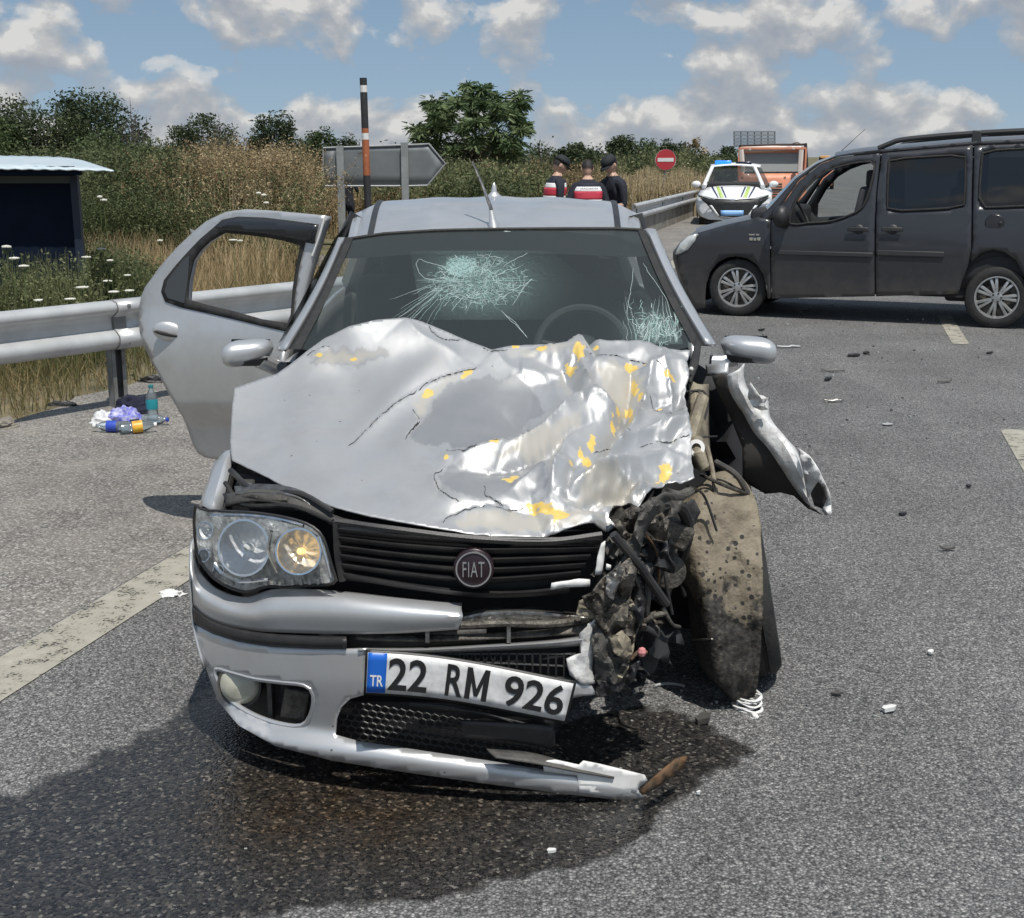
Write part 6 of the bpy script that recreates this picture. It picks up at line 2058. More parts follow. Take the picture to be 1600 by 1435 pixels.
g_ = MB().tube([rows[0][26] + Vector((0, 0, .012)), rows[1][22] + Vector((0, 0, .02)), rows[2][15] + Vector((0, 0, .02)), rows[3][6] + Vector((0, 0, .02))], .014, 5).build('roof_seam', m_black, sh, world=True)
MB().box(((a.x + b_.x) / 2, HY - .26, rows[0][40].z - .045), (b_.x - a.x + .25, .03, .045)).build('eaves_batten', m_navywall, sh, world=True)
# ================================================================== people
m_skin = M('skin', (0.46, 0.29, 0.21), .55)
m_uniform = M('dark navy uniform', (0.016, 0.019, 0.030), .85, var=.4, vscale=14)
m_boot = M('black boot', (0.012, 0.012, 0.012), .5)
m_hair = M('dark hair', (0.015, 0.012, 0.010), .7)
m_cap = M('black cap', (0.012, 0.015, 0.018), .8)
m_vred = M('red vest band', (0.48, 0.035, 0.06), .7)
m_vwhite = M('white vest band', (0.70, 0.70, 0.69), .6)
m_vnavy = M('navy vest', (0.014, 0.018, 0.035), .8)


def person(name, label, loc, rotz, arms, head_pitch=0.35, head_yaw=0.0, lean=0.06, group=None, short=True, H=1.0):
    """standing figure facing local -Y. arms: {'l': (elbow, wrist), 'r': ...} offsets in local space"""
    t = thing(name, label, 'person', loc, rotz, group)
    J, E, Rr, mats = [], [], [], []

    def j(p, r, par=None, kind=0):
        J.append(Vector(p)); Rr.append(r); mats.append(kind)
        if par is not None: E.append((par, len(J) - 1))
        return len(J) - 1
    ly = -lean
    pel = j((0, 0, .96), (.155, .115)); wa = j((0, ly * .3, 1.10), (.150, .105), pel); ch = j((0, ly * .8, 1.28), (.175, .12), wa); sh = j((0, ly, 1.42), (.13, .085), ch)
    nk = j((0, ly - .01, 1.50), (.062, .062), sh, 1); hb = j((0, ly - .03, 1.56), (.06, .06), nk, 1)
    hands = []
    for sx, key in ((-1, 'l'), (1, 'r')):
        hp = j((sx * .10, 0, .90), (.10, .105), pel); kn = j((sx * .115, -.02, .50), (.066, .072), hp); an = j((sx * .12, .01, .10), (.05, .055), kn, 2)
        j((sx * .125, -.05, .045), (.045, .04), an, 2); j((sx * .13, -.16, .035), (.042, .03), len(J) - 1, 2)
        s_ = j((sx * .19, ly, 1.405), (.068, .068), sh); e, w = arms[key]
        el = j(Vector(e), (.048, .048), s_); mid = j(Vector(e).lerp(Vector(w), .35), (.042, .042), el, 1 if short else 0)
        wr = j(Vector(w), (.029, .025), mid, 1)
        d = (Vector(w) - Vector(e)).normalized()
        hands.append((Vector(w), d, sx))
    me = bpy.data.meshes.new('skel')
    me.from_pydata([tuple(p) for p in J], E, [])
    o = bpy.data.objects.new('skel', me); COL.objects.link(o)
    md = o.modifiers.new('s', 'SKIN'); md.use_smooth_shade = True
    for i, r in enumerate(Rr):
        me.skin_vertices[0].data[i].radius = r
    me.skin_vertices[0].data[0].use_root = True
    md = o.modifiers.new('d', 'SUBSURF'); md.levels = 1
    bpy.context.view_layer.update()
    ev = o.evaluated_get(bpy.context.evaluated_depsgraph_get())
    m2 = bpy.data.meshes.new_from_object(ev)
    B = MB(); B.add([v.co.copy() for v in m2.vertices], [tuple(p.vertices) for p in m2.polygons])
    bpy.data.objects.remove(o); bpy.data.meshes.remove(m2)
    # head with brow, nose, jaw and ears
    Rh = Matrix.Rotation(head_yaw, 3, 'Z') @ Matrix.Rotation(head_pitch, 3, 'X')
    hc_ = Vector((0, ly - .05, 1.635))
    rows = []
    for q in range(21):
        th = math.pi * q / 20
        row = []
        for k in range(28):
            w = 2 * math.pi * k / 28
            x = .076 * math.sin(th) * math.cos(w); y = .098 * math.sin(th) * math.sin(w); z = .118 * math.cos(th)
            if z < -.02: f = 1 - .22 * min(1, (-z - .02) / .09); x *= f; y *= (f if y > 0 else 1 - .1 * (1 - f))
            if y < 0:
                y += .012 * math.exp(-((abs(x) - .032) / .016) ** 2 - ((z - .012) / .016) ** 2)          # eye sockets
                y -= .024 * math.exp(-(x / .012) ** 2 - ((z + .022) / .024) ** 2)                           # nose
                y -= .008 * math.exp(-(x / .024) ** 2 - ((z + .098) / .018) ** 2)                           # chin
                y -= .006 * math.exp(-(x / .022) ** 2 - ((z + .062) / .009) ** 2)                           # lips
                y -= .005 * math.exp(-(x / .05) ** 2 - ((z - .035) / .012) ** 2)                            # brow
            row.append(hc_ + Rh @ Vector((x, y, z)))
        rows.append(row)
    B.grid(rows, True)
    for sx in (-1, 1):
        B.ell(hc_ + Rh @ Vector((sx * .078, .012, -.01)), (.012, .022, .034), 8, Rh)
    hc2 = []
    for w, d, sx in hands:
        a = Vector((0, 0, 1)).cross(d)
        a = a.normalized() if a.length > .1 else Vector((1, 0, 0))
        nrm_ = d.cross(a).normalized()
        pc = w + d * .05
        Rm = Matrix((a, d, nrm_)).transposed()
        B.ell(pc, (.042, .055, .018), 12, Rm)
        for fi, (off, ln) in enumerate(((-.030, .062), (-.010, .075), (.011, .070), (.030, .055))):
            b0 = pc + a * off + d * .03
            k1 = b0 + d * ln * .55 - nrm_ * .008; k2 = k1 + d * ln * .35 - nrm_ * ln * .35; k3 = k2 + d * ln * .10 - nrm_ * ln * .28
            B.tube([b0, k1, k2, k3], [.0105, .0095, .009, .0075], 7)
        tb = pc + a * (.034 * -sx) - d * .02
        B.tube([tb, tb + a * (-sx * .022) + d * .022 - nrm_ * .010, tb + a * (-sx * .026) + d * .05 - nrm_ * .022], [.013, .011, .009], 7)
    tmp = mesh_obj('tmp', B.v, B.f, None)
    rm = tmp.modifiers.new('r', 'REMESH'); rm.mode = 'VOXEL'; rm.voxel_size = .0085; rm.use_smooth_shade = True
    sm = tmp.modifiers.new('sm', 'SMOOTH'); sm.iterations = 2; sm.factor = .4
    bpy.context.view_layer.update()
    m3 = bpy.data.meshes.new_from_object(tmp.evaluated_get(bpy.context.evaluated_depsgraph_get()))
    old = tmp.data
    bpy.data.objects.remove(tmp); bpy.data.meshes.remove(old)
    for m_ in (m_uniform, m_skin, m_boot): m3.materials.append(m_)
    n = len(m3.polygons)
    C = np.empty(n * 3); m3.polygons.foreach_get('center', C); C = C.reshape(n, 3)
    best = np.full(n, 1e9); idx = np.zeros(n, int)
    for (a, b_) in E:
        A, Bv = np.array(J[a]), np.array(J[b_]); d = Bv - A
        tt = np.clip(((C - A) @ d) / (d @ d), 0, 1)
        ds = np.linalg.norm(C - (A + tt[:, None] * d), axis=1) - .5 * min(Rr[a][0], Rr[b_][0])
        mk = ds < best
        best[mk] = ds[mk]; idx[mk] = mats[b_]
    idx[(C[:, 2] > 1.50) & (np.abs(C[:, 0]) < .12)] = 1
    for w, d, sx in hands:
        idx[np.linalg.norm(C - np.array(w + d * .07), axis=1) < .10] = 1
    m3.polygons.foreach_set('material_index', idx.astype(np.int32))
    m3.polygons.foreach_set('use_smooth', [True] * n)
    m3.update()
    b_ = bpy.data.objects.new('body', m3); COL.objects.link(b_); b_.parent = t
    t.scale = (H, H, H)
    # hair
    g2 = MB(); rows = []
    for q in range(9):
        th = math.pi * .62 * q / 8
        rows.append([hc_ + Rh @ Vector((.080 * math.sin(th) * math.cos(w), .014 + .095 * math.sin(th) * math.sin(w) * (1 if math.sin(w) > 0 else .80), .010 + .116 * math.cos(th) + (0 if math.sin(w) > -.2 else .02 * q / 8))) for w in np.linspace(0, 2 * math.pi, 24, endpoint=False)])
    g2.grid(rows, True).build('hair', m_hair, t)
    for sx in (-1, 1):
        MB().ell(hc_ + Rh @ Vector((sx * .031, -.082, .012)), (.011, .006, .006), 8, Rh).build('eye', m_ink, t)
    return t, hc_, Rh, ly


def cap(t, hc_, Rh, brim=True):
    g2 = MB(); rows = []
    for q in range(8):
        th = math.pi * .5 * q / 7
        rows.append([hc_ + Rh @ Vector((.089 * math.sin(th) * math.cos(w), .109 * math.sin(th) * math.sin(w), .045 + .092 * math.cos(th) ** .8)) for w in np.linspace(0, 2 * math.pi, 24, endpoint=False)])
    c = g2.grid(rows, True).build('cap', m_cap, t, solid=.006)
    g2 = MB()
    g2.grid([[hc_ + Rh @ Vector((.085 * math.cos(a) * 1.0, -.10 * math.sin(a) * (1 if k == 0 else 1.78), .048 - (.0 if k == 0 else .022))) for a in np.linspace(.15, math.pi - .15, 14)] for k in (0, 1)])
    g2.build('cap_brim', m_cap, c, solid=.006)
    return c


def vest(t, ly, text=None):
    bands = [(1.03, 1.195, m_vnavy, 'vest'), (1.195, 1.235, m_vwhite, 'white_band'), (1.235, 1.345, m_vred, 'red_band'), (1.345, 1.405, m_vwhite, 'white_band'), (1.405, 1.45, m_vnavy, 'vest_yoke')]
    root_ = None
    for z0, z1, mt, nm in bands:
        rows = []
        for k in range(5):
            z = lerp(z0, z1, k / 4)
            u = (z - 1.03) / .415
            a = lerp(.182, .205, u) - .05 * max(0, u - .75) / .25; b_ = lerp(.140, .150, u) - .035 * max(0, u - .7) / .3
            rows.append([Vector((a * math.copysign(abs(math.cos(w)) ** .8, math.cos(w)), ly * (.3 + .7 * u) + b_ * math.copysign(abs(math.sin(w)) ** .8, math.sin(w)), z)) for w in np.linspace(0, 2 * math.pi, 32, endpoint=False)])
        o = MB().grid(rows, True).build(nm, mt, t if root_ is None else root_, solid=.006)
        root_ = root_ or o
    if text:
        vs, fs = fit_text(text, .24, .042, .0)
        mesh_obj('lettering', [Vector((-v.x, ly * .8 + .168 - abs(v.x) ** 2 * .6, 1.375 + v.y)) for v in vs], fs, m_vnavy, root_, False)
    return root_


OY = 20.0


def at_px(px, Y):
    p = PY(px, 400, Y)
    return Vector((p.x, Y, .0))


fold = {'l': (Vector((-.25, -.06, 1.13)), Vector((-.12, -.30, 1.14))), 'r': (Vector((.25, -.06, 1.13)), Vector((.10, -.31, 1.15)))}
t1, h1, R1_, l1 = person('person', 'officer in red and white banded vest and cap standing leftmost of three, facing right', at_px(860, 17.0), math.radians(104), fold, .55, .0, .08, 'officers standing by the slip road', H=.96)
cap(t1, h1, R1_); vest(t1, l1)
hold = {'l': (Vector((-.27, -.02, 1.14)), Vector((-.20, -.27, 1.06))), 'r': (Vector((.27, -.03, 1.14)), Vector((.16, -.28, 1.10)))}
t2, h2, R2_, l2 = person('person', 'bareheaded officer seen from behind, red band and lettering across the vest', at_px(918, 16.4), math.radians(184), hold, .5, .0, .08, 'officers standing by the slip road', H=.935)
vest(t2, l2, 'JANDARMA')
read = {'l': (Vector((-.24, -.08, 1.12)), Vector((-.10, -.30, 1.08))), 'r': (Vector((.24, -.10, 1.12)), Vector((.06, -.32, 1.06)))}
t3, h3, R3_, l3 = person('person', 'officer in plain dark shirt and cap standing rightmost, head bent over his hands', at_px(964, 16.7), math.radians(-52), read, .62, .0, .10, 'officers standing by the slip road', H=.965)
cap(t3, h3, R3_)
MB().lathe([(.042, 0), (.042, .006), (0, .008)], (-.262, l3 + .0, 1.33), (-1, .1, .1), 16).build('round_arm_patch', m_vwhite, t3)
MB().lathe([(.024, .0085), (.024, .010), (0, .010)], (-.262, l3 + .0, 1.33), (-1, .1, .1), 16).build('patch_emblem', m_vred, t3)
MB().box((-.0, -.38, 1.08), (.15, .02, .09), Matrix.Rotation(-.9, 3, 'X')).build('notebook', m_white, None)
bpy.data.objects['notebook'].parent = None
nb = bpy.data.objects['notebook']; nb.matrix_world = Matrix.LocRotScale(t3.location, t3.rotation_euler, (1, 1, 1)); tag(nb, 'small white notebook held between the two right-hand officers', 'notebook')
arm4 = {'l': (Vector((-.27, -.04, 1.15)), Vector((-.16, -.22, 1.36))), 'r': (Vector((.25, -.02, 1.13)), Vector((.12, -.22, 1.02)))}
t4, h4, R4_, l4 = person('person', 'person in dark clothes mostly hidden behind the arrow sign, one forearm showing', Vector((PY(541, 300, 28.7).x, 28.7, ground_z(PY(541, 300, 28.7).x, 28.7))), math.radians(150), arm4, .2)

# ================================================================== vegetation
nr_ = np.random.RandomState(21)


def leaf_mat(name, stops, trans=.25, rough=.6):
    m, t, b = newmat(name)
    a = N(t, 'ShaderNodeAttribute'); a.attribute_name = 'tint'
    c = ramp(t, a.outputs['Fac'], stops)
    L(t, c, b.inputs['Base Color']); b.inputs['Roughness'].default_value = rough; b.inputs['Specular IOR Level'].default_value = .25
    tr = N(t, 'ShaderNodeBsdfTranslucent'); L(t, c, tr.inputs[0])
    mx = N(t, 'ShaderNodeMixShader'); mx.inputs[0].default_value = trans
    L(t, b.outputs[0], mx.inputs[1]); L(t, tr.outputs[0], mx.inputs[2]); L(t, mx.outputs[0], t.nodes['Material Output'].inputs[0])
    return m


m_leaf = leaf_mat('green leaves', [(0, (0.034, 0.055, 0.022)), (.5, (0.065, 0.098, 0.038)), (1, (0.115, 0.15, 0.06))])
m_leafd = leaf_mat('dark leaves', [(0, (0.026, 0.040, 0.020)), (.5, (0.050, 0.070, 0.032)), (1, (0.09, 0.108, 0.05))])
m_leafl = leaf_mat('feathery leaves', [(0, (0.055, 0.09, 0.038)), (.5, (0.105, 0.15, 0.066)), (1, (0.17, 0.21, 0.10))])
m_olive = leaf_mat('olive leaves', [(0, (0.062, 0.082, 0.034)), (.5, (0.118, 0.138, 0.06)), (1, (0.22, 0.22, 0.11))])
m_tan = leaf_mat('dry tan stalks', [(0, (0.15, 0.105, 0.055)), (.5, (0.28, 0.21, 0.115)), (1, (0.44, 0.36, 0.22))], .15, .8)
m_tang = leaf_mat('dry grass', [(0, (0.08, 0.09, 0.034)), (.35, (0.18, 0.155, 0.07)), (.7, (0.40, 0.295, 0.165)), (1, (0.55, 0.43, 0.26))], .25, .8)
m_bark = M('grey bark', (0.085, 0.07, 0.055), .9, var=.4, vscale=6, bump=.5, bscale=20)


def quad_obj(name, Q, tint, mat, parent=None, world=True):
    """Q: N x 4 x 3 array of quads"""
    n = len(Q)
    me = bpy.data.meshes.new(name)
    V = Q.reshape(-1, 3).astype(np.float32)
    if parent is not None:
        V = V - np.array(parent.location, np.float32)
    me.vertices.add(n * 4); me.vertices.foreach_set('co', V.ravel())
    me.loops.add(n * 4); me.loops.foreach_set('vertex_index', np.arange(n * 4, dtype=np.int32))
    me.polygons.add(n); me.polygons.foreach_set('loop_start', np.arange(0, n * 4, 4, dtype=np.int32))
    me.polygons.foreach_set('loop_total', np.full(n, 4, np.int32))
    me.update(calc_edges=True)
    a = me.attributes.new('tint', 'FLOAT', 'POINT'); a.data.foreach_set('value', np.repeat(tint, 4).astype(np.float32))
    me.materials.append(mat)
    o = bpy.data.objects.new(name, me); COL.objects.link(o)
    if parent is not None: o.parent = parent
    return o


def unit(n):
    v = nr_.normal(size=(n, 3)); return v / np.linalg.norm(v, axis=1)[:, None]


def leaf_quads(C, size, flat=0.4, aspect=.5):
    n = len(C)
    d = unit(n); d[:, 2] = d[:, 2] * (1 - flat) - .15 * flat
    d /= np.linalg.norm(d, axis=1)[:, None]
    s = np.cross(d, unit(n)); s /= np.linalg.norm(s, axis=1)[:, None] + 1e-9
    sz = (size * nr_.uniform(.6, 1.3, n))[:, None]
    return np.stack([C - d * sz * .5, C + s * sz * aspect * .5, C + d * sz * .5, C - s * sz * aspect * .5], 1)


def strip_quads(A, B, w0, w1):
    """thin blades from A to B; faces turned at random"""
    d = B - A
    s = np.cross(d, unit(len(A))); s /= np.linalg.norm(s, axis=1)[:, None] + 1e-9
    w0 = np.asarray(w0)[:, None] if np.ndim(w0) else w0
    w1 = np.asarray(w1)[:, None] if np.ndim(w1) else w1
    return np.stack([A - s * w0 / 2, A + s * w0 / 2, B + s * w1 / 2, B - s * w1 / 2], 1)


def tree(name, label, px, top, wpx, Y, mat, n=2600, leaf=.16, bottom=.30, bare=False, nclump=26, group='trees along the horizon', shape=1.0, stems=1, seed=0, spread=.17, frond=False):
    base = PY(px, 245, Y); gz = ground_z(base.x, Y) - .1
    zt = PY(px, top, Y).z; W = wpx / FOC * Y / 2 * 1.0; Ht = zt - gz
    t = thing(name, label, 'tree', (base.x, Y, gz), 0, group)
    rs = random.Random(seed * 17 + int(px))
    c0 = np.array((base.x, Y, gz + Ht * (bottom + (1 - bottom) / 2)))
    rad = np.array((W * .86, W * .8, Ht * (1 - bottom) / 2 * .90))
    cl = []
    nclump = nclump if (frond or bare) else int(nclump * 1.8)
    for i in range(nclump):
        v = np.array([rs.gauss(0, 1) for _ in range(3)]); v /= np.linalg.norm(v)
        r = rs.uniform(.35, 1.0) ** .6
        p = c0 + v * rad * r
        if p[2] < c0[2]: p[:2] = c0[:2] + (p[:2] - c0[:2]) * shape
        cl.append(p)
    g2 = MB()
    tops = []
    for s_ in range(stems):
        lean = Vector((rs.uniform(-.12, .12) * W * stems, rs.uniform(-.1, .1) * W, 0))
        p0 = Vector((base.x + (s_ - (stems - 1) / 2) * .12, Y, gz)); p1 = p0 + lean * .5 + Vector((0, 0, Ht * bottom * .8)); p2 = p0 + lean + Vector((0, 0, Ht * (bottom + .35 * (1 - bottom))))
        rr = .030 * Ht ** .9 / stems ** .5
        g2.tube([Vector(v) for v in cr([p0, p1, p2], 8)], list(np.linspace(rr, rr * .5, 8)), 8)
        tops.append((p1, p2, rr))
    for k, c in enumerate(cl):
        p1, p2, rr = tops[k % stems]
        st = p1.lerp(p2, rs.uniform(0, 1)); c = Vector(c)
        md_ = st.lerp(c, .5) + Vector((0, 0, -.05 * Ht + rs.uniform(-.04, .04) * Ht)) * (1 if c.z > st.z else 0)
        g2.tube([st, md_, c], [rr * .38, rr * .22, rr * .07], 5)
        if bare:
            for _ in range(9):
                a = st.lerp(c, rs.uniform(.4, 1)); e = a + Vector((rs.gauss(0, .18) * W, rs.gauss(0, .18) * W, rs.uniform(.05, .3) * Ht * .5))
                g2.tube([a, a.lerp(e, .5) + Vector((0, 0, .03)), e], [rr * .09, rr * .07, rr * .03], 4)
    g2.build('trunk', m_bark, t, world=True)
    if bare and n < 50: return t
    per = n // nclump
    C = np.concatenate([np.array(c) + np.clip(nr_.normal(size=(per, 3)), -1.7, 1.7) * rad * np.array((spread, spread, spread * .85)) * rs.uniform(.7, 1.25) for c in cl])
    if frond:   # long leaflets that point away from the end of their twig
        C0 = np.repeat(np.array([tuple(c) for c in cl]), per, 0)
        D = C - C0; D /= np.linalg.norm(D, axis=1)[:, None] + 1e-9; D[:, 2] -= .25
        FQ = strip_quads(C - D * leaf * .5, C + D * leaf * .5, leaf * .34, leaf * .10)
    tn = np.clip(np.repeat([rs.uniform(.15, .8) for _ in cl], per) + nr_.normal(0, .18, per * nclump), 0, 1)
    quad_obj('crown', FQ if frond else leaf_quads(C, leaf), tn, mat, t)
    return t


TL_ = [  # px, top, width, Y, material, leaves, label, options
    (52, 143, 165, 42, m_leafd, 5200, 'broad dark leafy tree standing above the shelter roof', dict(leaf=.17, bottom=.16, nclump=38)),
    (150, 138, 150, 44, m_leafd, 4800, 'tall dark leafy tree right of the shelter roof, before the bare twigs', dict(leaf=.17, bottom=.15, nclump=34)),
    (-40, 165, 130, 40, m_leaf, 3000, 'green tree cut off by the left edge above the shelter', dict(leaf=.16, bottom=.2)),
    (160, 196, 110, 36, m_leaf, 3000, 'bright green bushy tree in front of the tall dark pair', dict(leaf=.13, bottom=.1, nclump=26)),
    (235, 214, 80, 40, m_leafd, 1800, 'low dark tree just right of the bare twiggy tree', dict(leaf=.14, bottom=.1)),
    (318, 170, 100, 60, m_leafd, 3000, 'round crowned dark tree rising behind the dry thicket, left one', dict(leaf=.2, bottom=.2, nclump=28)),
    (428, 168, 74, 60, m_leafd, 2600, 'narrow dark tree with a tuft top behind the dry thicket', dict(leaf=.2, bottom=.2)),
    (498, 190, 60, 64, m_leaf, 1900, 'small green tree between the tuft-topped tree and the sign', dict(leaf=.2, bottom=.2)),
    (542, 206, 48, 64, m_leafd, 1400, 'lowest dark tree touching the marker pole', dict(leaf=.2, bottom=.2)),
    (892, 212, 56, 70, m_leafd, 1500, 'loose dark tree above the leftmost officer', dict(leaf=.24, bottom=.2, nclump=16)),
    (972, 205, 58, 72, m_leafd, 2200, 'full dark tree behind the rightmost officer', dict(leaf=.24, bottom=.15)),
    (1014, 211, 40, 78, m_leaf, 1500, 'small rounded green tree left of the no entry sign', dict(leaf=.24, bottom=.15)),
    (1052, 211, 42, 78, m_leafd, 1500, 'slim dark tree rising over the no entry sign', dict(leaf=.24, bottom=.15)),
    (1136, 224, 34, 90, m_leafd, 1200, 'small dark tree under the big direction board', dict(leaf=.28, bottom=.1)),
]
for k, (px, top, w_, Y, mt, n, lb_, kw) in enumerate(TL_):
    kw['leaf'] = kw['leaf'] * .70
    tree('leafy_tree', lb_, px, top + 6, w_ * 1.12, Y, mt, int(n * 3.2), seed=k, spread=.20, **kw)
tree('feathery_tree', 'large spreading tree with feathery leaves behind the arrow sign', 746, 127, 236, 52, m_leafl, 8800, leaf=.27, bottom=.24, nclump=110, shape=1.0, stems=5, seed=57, spread=.082, frond=True)
for px, top, w_, Y, lb_, sd in ((212, 152, 60, 40, 'bare twiggy grey tree beside the tall dark tree', 31), (850, 218, 60, 60, 'bare pale twiggy tree right of the feathery tree', 32), (1086, 214, 46, 74, 'brown half bare tree right of the no entry sign', 33), (345, 172, 50, 52, 'bare twigs rising through the round crowned tree', 34)):
    tree('bare_tree', lb_, px, top, w_, Y, m_tan, 20 if sd != 33 else 700, bare=True, nclump=18, leaf=.2, bottom=.2, seed=sd)


def plants(name, label, pos, H, nst, spread, width, leaf_n, leaf_s, mat, curve=.25, tint=(.2, .9)):
    """many stalks with small leaves; pos: N x 2 ground points, H: N heights"""
    n = len(pos)
    gz = np.array([ground_z(x, y) for x, y in pos])
    B0 = np.repeat(np.column_stack([pos, gz]), nst, 0)
    h = np.repeat(H, nst) * nr_.uniform(.55, 1.05, n * nst)
    a = nr_.uniform(0, 6.283, n * nst); sp_ = nr_.uniform(0, spread, n * nst) * h
    B0[:, 0] += nr_.normal(0, .06, n * nst); B0[:, 1] += nr_.normal(0, .06, n * nst)
    D = np.column_stack([np.cos(a) * sp_, np.sin(a) * sp_, h])
    M1 = B0 + D * .5 * np.array((.6, .6, 1.05)); T1 = B0 + D
    T1[:, 2] -= curve * sp_
    pt_n = np.array([noise.noise(Vector((x * .35, y * .35, 2.0))) for x, y in pos])
    ti = np.clip(np.repeat(np.clip(lerp(tint[0], tint[1], .5 + 1.1 * pt_n) + nr_.normal(0, .1, n), 0, 1), nst) + nr_.normal(0, .12, n * nst), 0, 1)
    Q = [strip_quads(B0, M1, width, width * .8), strip_quads(M1, T1, width * .8, width * .25)]
    Tt = [ti, ti]
    # side twigs
    k = leaf_n
    if k:
        f = nr_.uniform(.25, 1.0, (len(B0), k))
        P = np.where((f < .5)[..., None], B0[:, None] + (M1 - B0)[:, None] * (f * 2)[..., None], M1[:, None] + (T1 - M1)[:, None] * (f * 2 - 1)[..., None]).reshape(-1, 3)
        P = P + nr_.normal(0, 1, P.shape) * leaf_s * .9
        Q.append(leaf_quads(P, leaf_s, .2, .45)); Tt.append(np.clip(np.repeat(ti, k) + nr_.normal(0, .15, len(P)), 0, 1))
    o = quad_obj(name, np.concatenate(Q), np.concatenate(Tt), mat)
    tag(o, label, None, None, 'stuff')
    return o


def scatter_px(n, x0, x1, Y0, Y1, topf):
    """ground points that stand between two columns of the view, with the height that reaches topf(px)"""
    Y = Y0 + (Y1 - Y0) * nr_.random_sample(n)
    px = nr_.uniform(x0, x1, n)
    X = np.array([PY(a, 245, b_).x for a, b_ in zip(px, Y)])
    Z = np.array([PY(a, topf(a), b_).z for a, b_ in zip(px, Y)])
    G = np.array([ground_z(a, b_) for a, b_ in zip(X, Y)])
    return np.column_stack([X, Y]), np.maximum(Z - G, .25), px


ip = lambda xs_, ys_: (lambda x: float(np.interp(x, xs_, ys_)) + 14 * noise.noise(Vector((x * .035, 1, 3))) + 8 * noise.noise(Vector((x * .14, 5, 3))))
# dry tan thicket across the middle distance
pos, H, _ = scatter_px(300, 215, 478, 24, 33, ip([190, 250, 300, 340, 400, 470, 520], [272, 245, 222, 214, 218, 226, 232]))
plants('dry_thicket', 'dry tan thicket of twigs beyond the slip road, left of the arrow sign', pos, H, 15, .60, .011, 34, .055, m_tan, tint=(.05, .9))
pos, H, _ = scatter_px(90, 250, 470, 23, 26, ip([250, 330, 500], [280, 255, 285]))
plants('twiggy_thicket', 'paler upright twigs in front of the dry thicket', pos, H, 12, .45, .013, 12, .05, m_tan, tint=(.4, 1.0))
pos, H, _ = scatter_px(120, 190, 470, 23.0, 28, ip([190, 260, 340, 420, 500], [278, 262, 262, 255, 258]))
plants('green_shrubs', 'green shrubs mixed through the dry thicket', pos, H, 13, .6, .011, 40, .06, m_olive, tint=(.0, .6))
# olive and green scrub
pos, H, _ = scatter_px(260, -60, 330, 24, 34, ip([-60, 100, 170, 230, 280, 330], [240, 228, 214, 216, 232, 262]))
plants('green_scrub', 'dark green scrub behind the shelter', pos, H, 14, .55, .012, 34, .08, m_olive, tint=(.0, .7))
pos, H, _ = scatter_px(300, 100, 480, 22.5, 26, ip([100, 170, 250, 330, 420, 480], [285, 285, 300, 318, 330, 335]))
plants('green_weeds', 'tall green weeds between the shelter and the open door', pos, H, 13, .55, .010, 30, .05, m_olive, tint=(.0, .95))
pos, H, _ = scatter_px(170, 560, 870, 30, 44, ip([560, 640, 700, 760, 830, 870], [262, 258, 250, 252, 256, 262]))
plants('olive_scrub', 'olive and rust coloured scrub behind the arrow sign and officers', pos, H, 14, .55, .014, 30, .10, m_olive, tint=(.0, .9))
pos, H, _ = scatter_px(110, 640, 960, 34, 48, ip([640, 760, 860, 960], [262, 256, 250, 256]))
plants('dry_scrub', 'rusty dry scrub behind the officers', pos, H, 20, .32, .022, 5, .09, m_tan, tint=(.1, .7))
pos, H, _ = scatter_px(170, 965, 1108, 36, 60, ip([965, 1010, 1050, 1108], [268, 266, 264, 268]))
plants('tall_dry_grass', 'tall straw coloured grass behind the distant guard rail', pos, H, 30, .22, .03, 2, .07, m_tan, tint=(.6, 1.0))
pos, H, _ = scatter_px(160, 940, 1125, 58, 80, ip([940, 1000, 1060, 1125], [240, 238, 234, 246]))
plants('distant_scrub', 'brown scrub below the row of small trees', pos, H, 22, .35, .035, 10, .14, m_olive, tint=(.2, .9))
pos, H, _ = scatter_px(280, -100, 1150, 60, 100, ip([-100, 500, 700, 900, 1150], [228, 226, 232, 234, 242]))
plants('distant_hedge', 'far dark hedge line closing the horizon', pos, H, 20, .4, .04, 16, .25, m_leafd, tint=(.1, .8))
pos, H, _ = scatter_px(90, -40, 128, 10.6, 12.0, ip([-40, 20, 70, 128], [405, 395, 392, 402]))
plants('grey_thistles', 'grey green thistly weeds in front of the blue shelter', pos, H, 12, .35, .008, 8, .035, m_olive, tint=(.55, 1.0))

# grass: blades behind and under the rail
def grass(n, l0, l1, s0, s1, h0, h1, w, tint0, tint1, bend=.5):
    lat = nr_.uniform(l0, l1, n); s = nr_.uniform(s0, s1, n)
    X = RN.x * lat + RD.x * s; Y = RN.y * lat + RD.y * s
    pn = np.array([noise.noise(Vector((x * .9, y * .9, 0))) for x, y in zip(X, Y)])
    keep = nr_.random_sample(n) < np.clip(.62 + pn * 1.1, .06, 1)
    X, Y, pn = X[keep], Y[keep], pn[keep]
    n = len(X)
    Z = np.array([ground_z(x, y) for x, y in zip(X, Y)])
    B0 = np.column_stack([X, Y, Z]); h = nr_.uniform(h0, h1, n) * (1 + .5 * pn)
    a = nr_.uniform(0, 6.283, n); b_ = nr_.uniform(.05, bend, n) * h
    D = np.column_stack([np.cos(a) * b_, np.sin(a) * b_, h])
    M1 = B0 + D * np.array((.35, .35, .6)); T1 = B0 + D
    p2 = np.array([noise.noise(Vector((x * .45 + 9, y * .45, 4))) for x, y in zip(X, Y)])
    ti = np.clip(lerp(tint0, tint1, .5 + .9 * p2) + nr_.normal(0, .14, n), 0, 1)
    return np.concatenate([strip_quads(B0, M1, w, w * .8), strip_quads(M1, T1, w * .8, w * .15)]), np.concatenate([ti, ti])


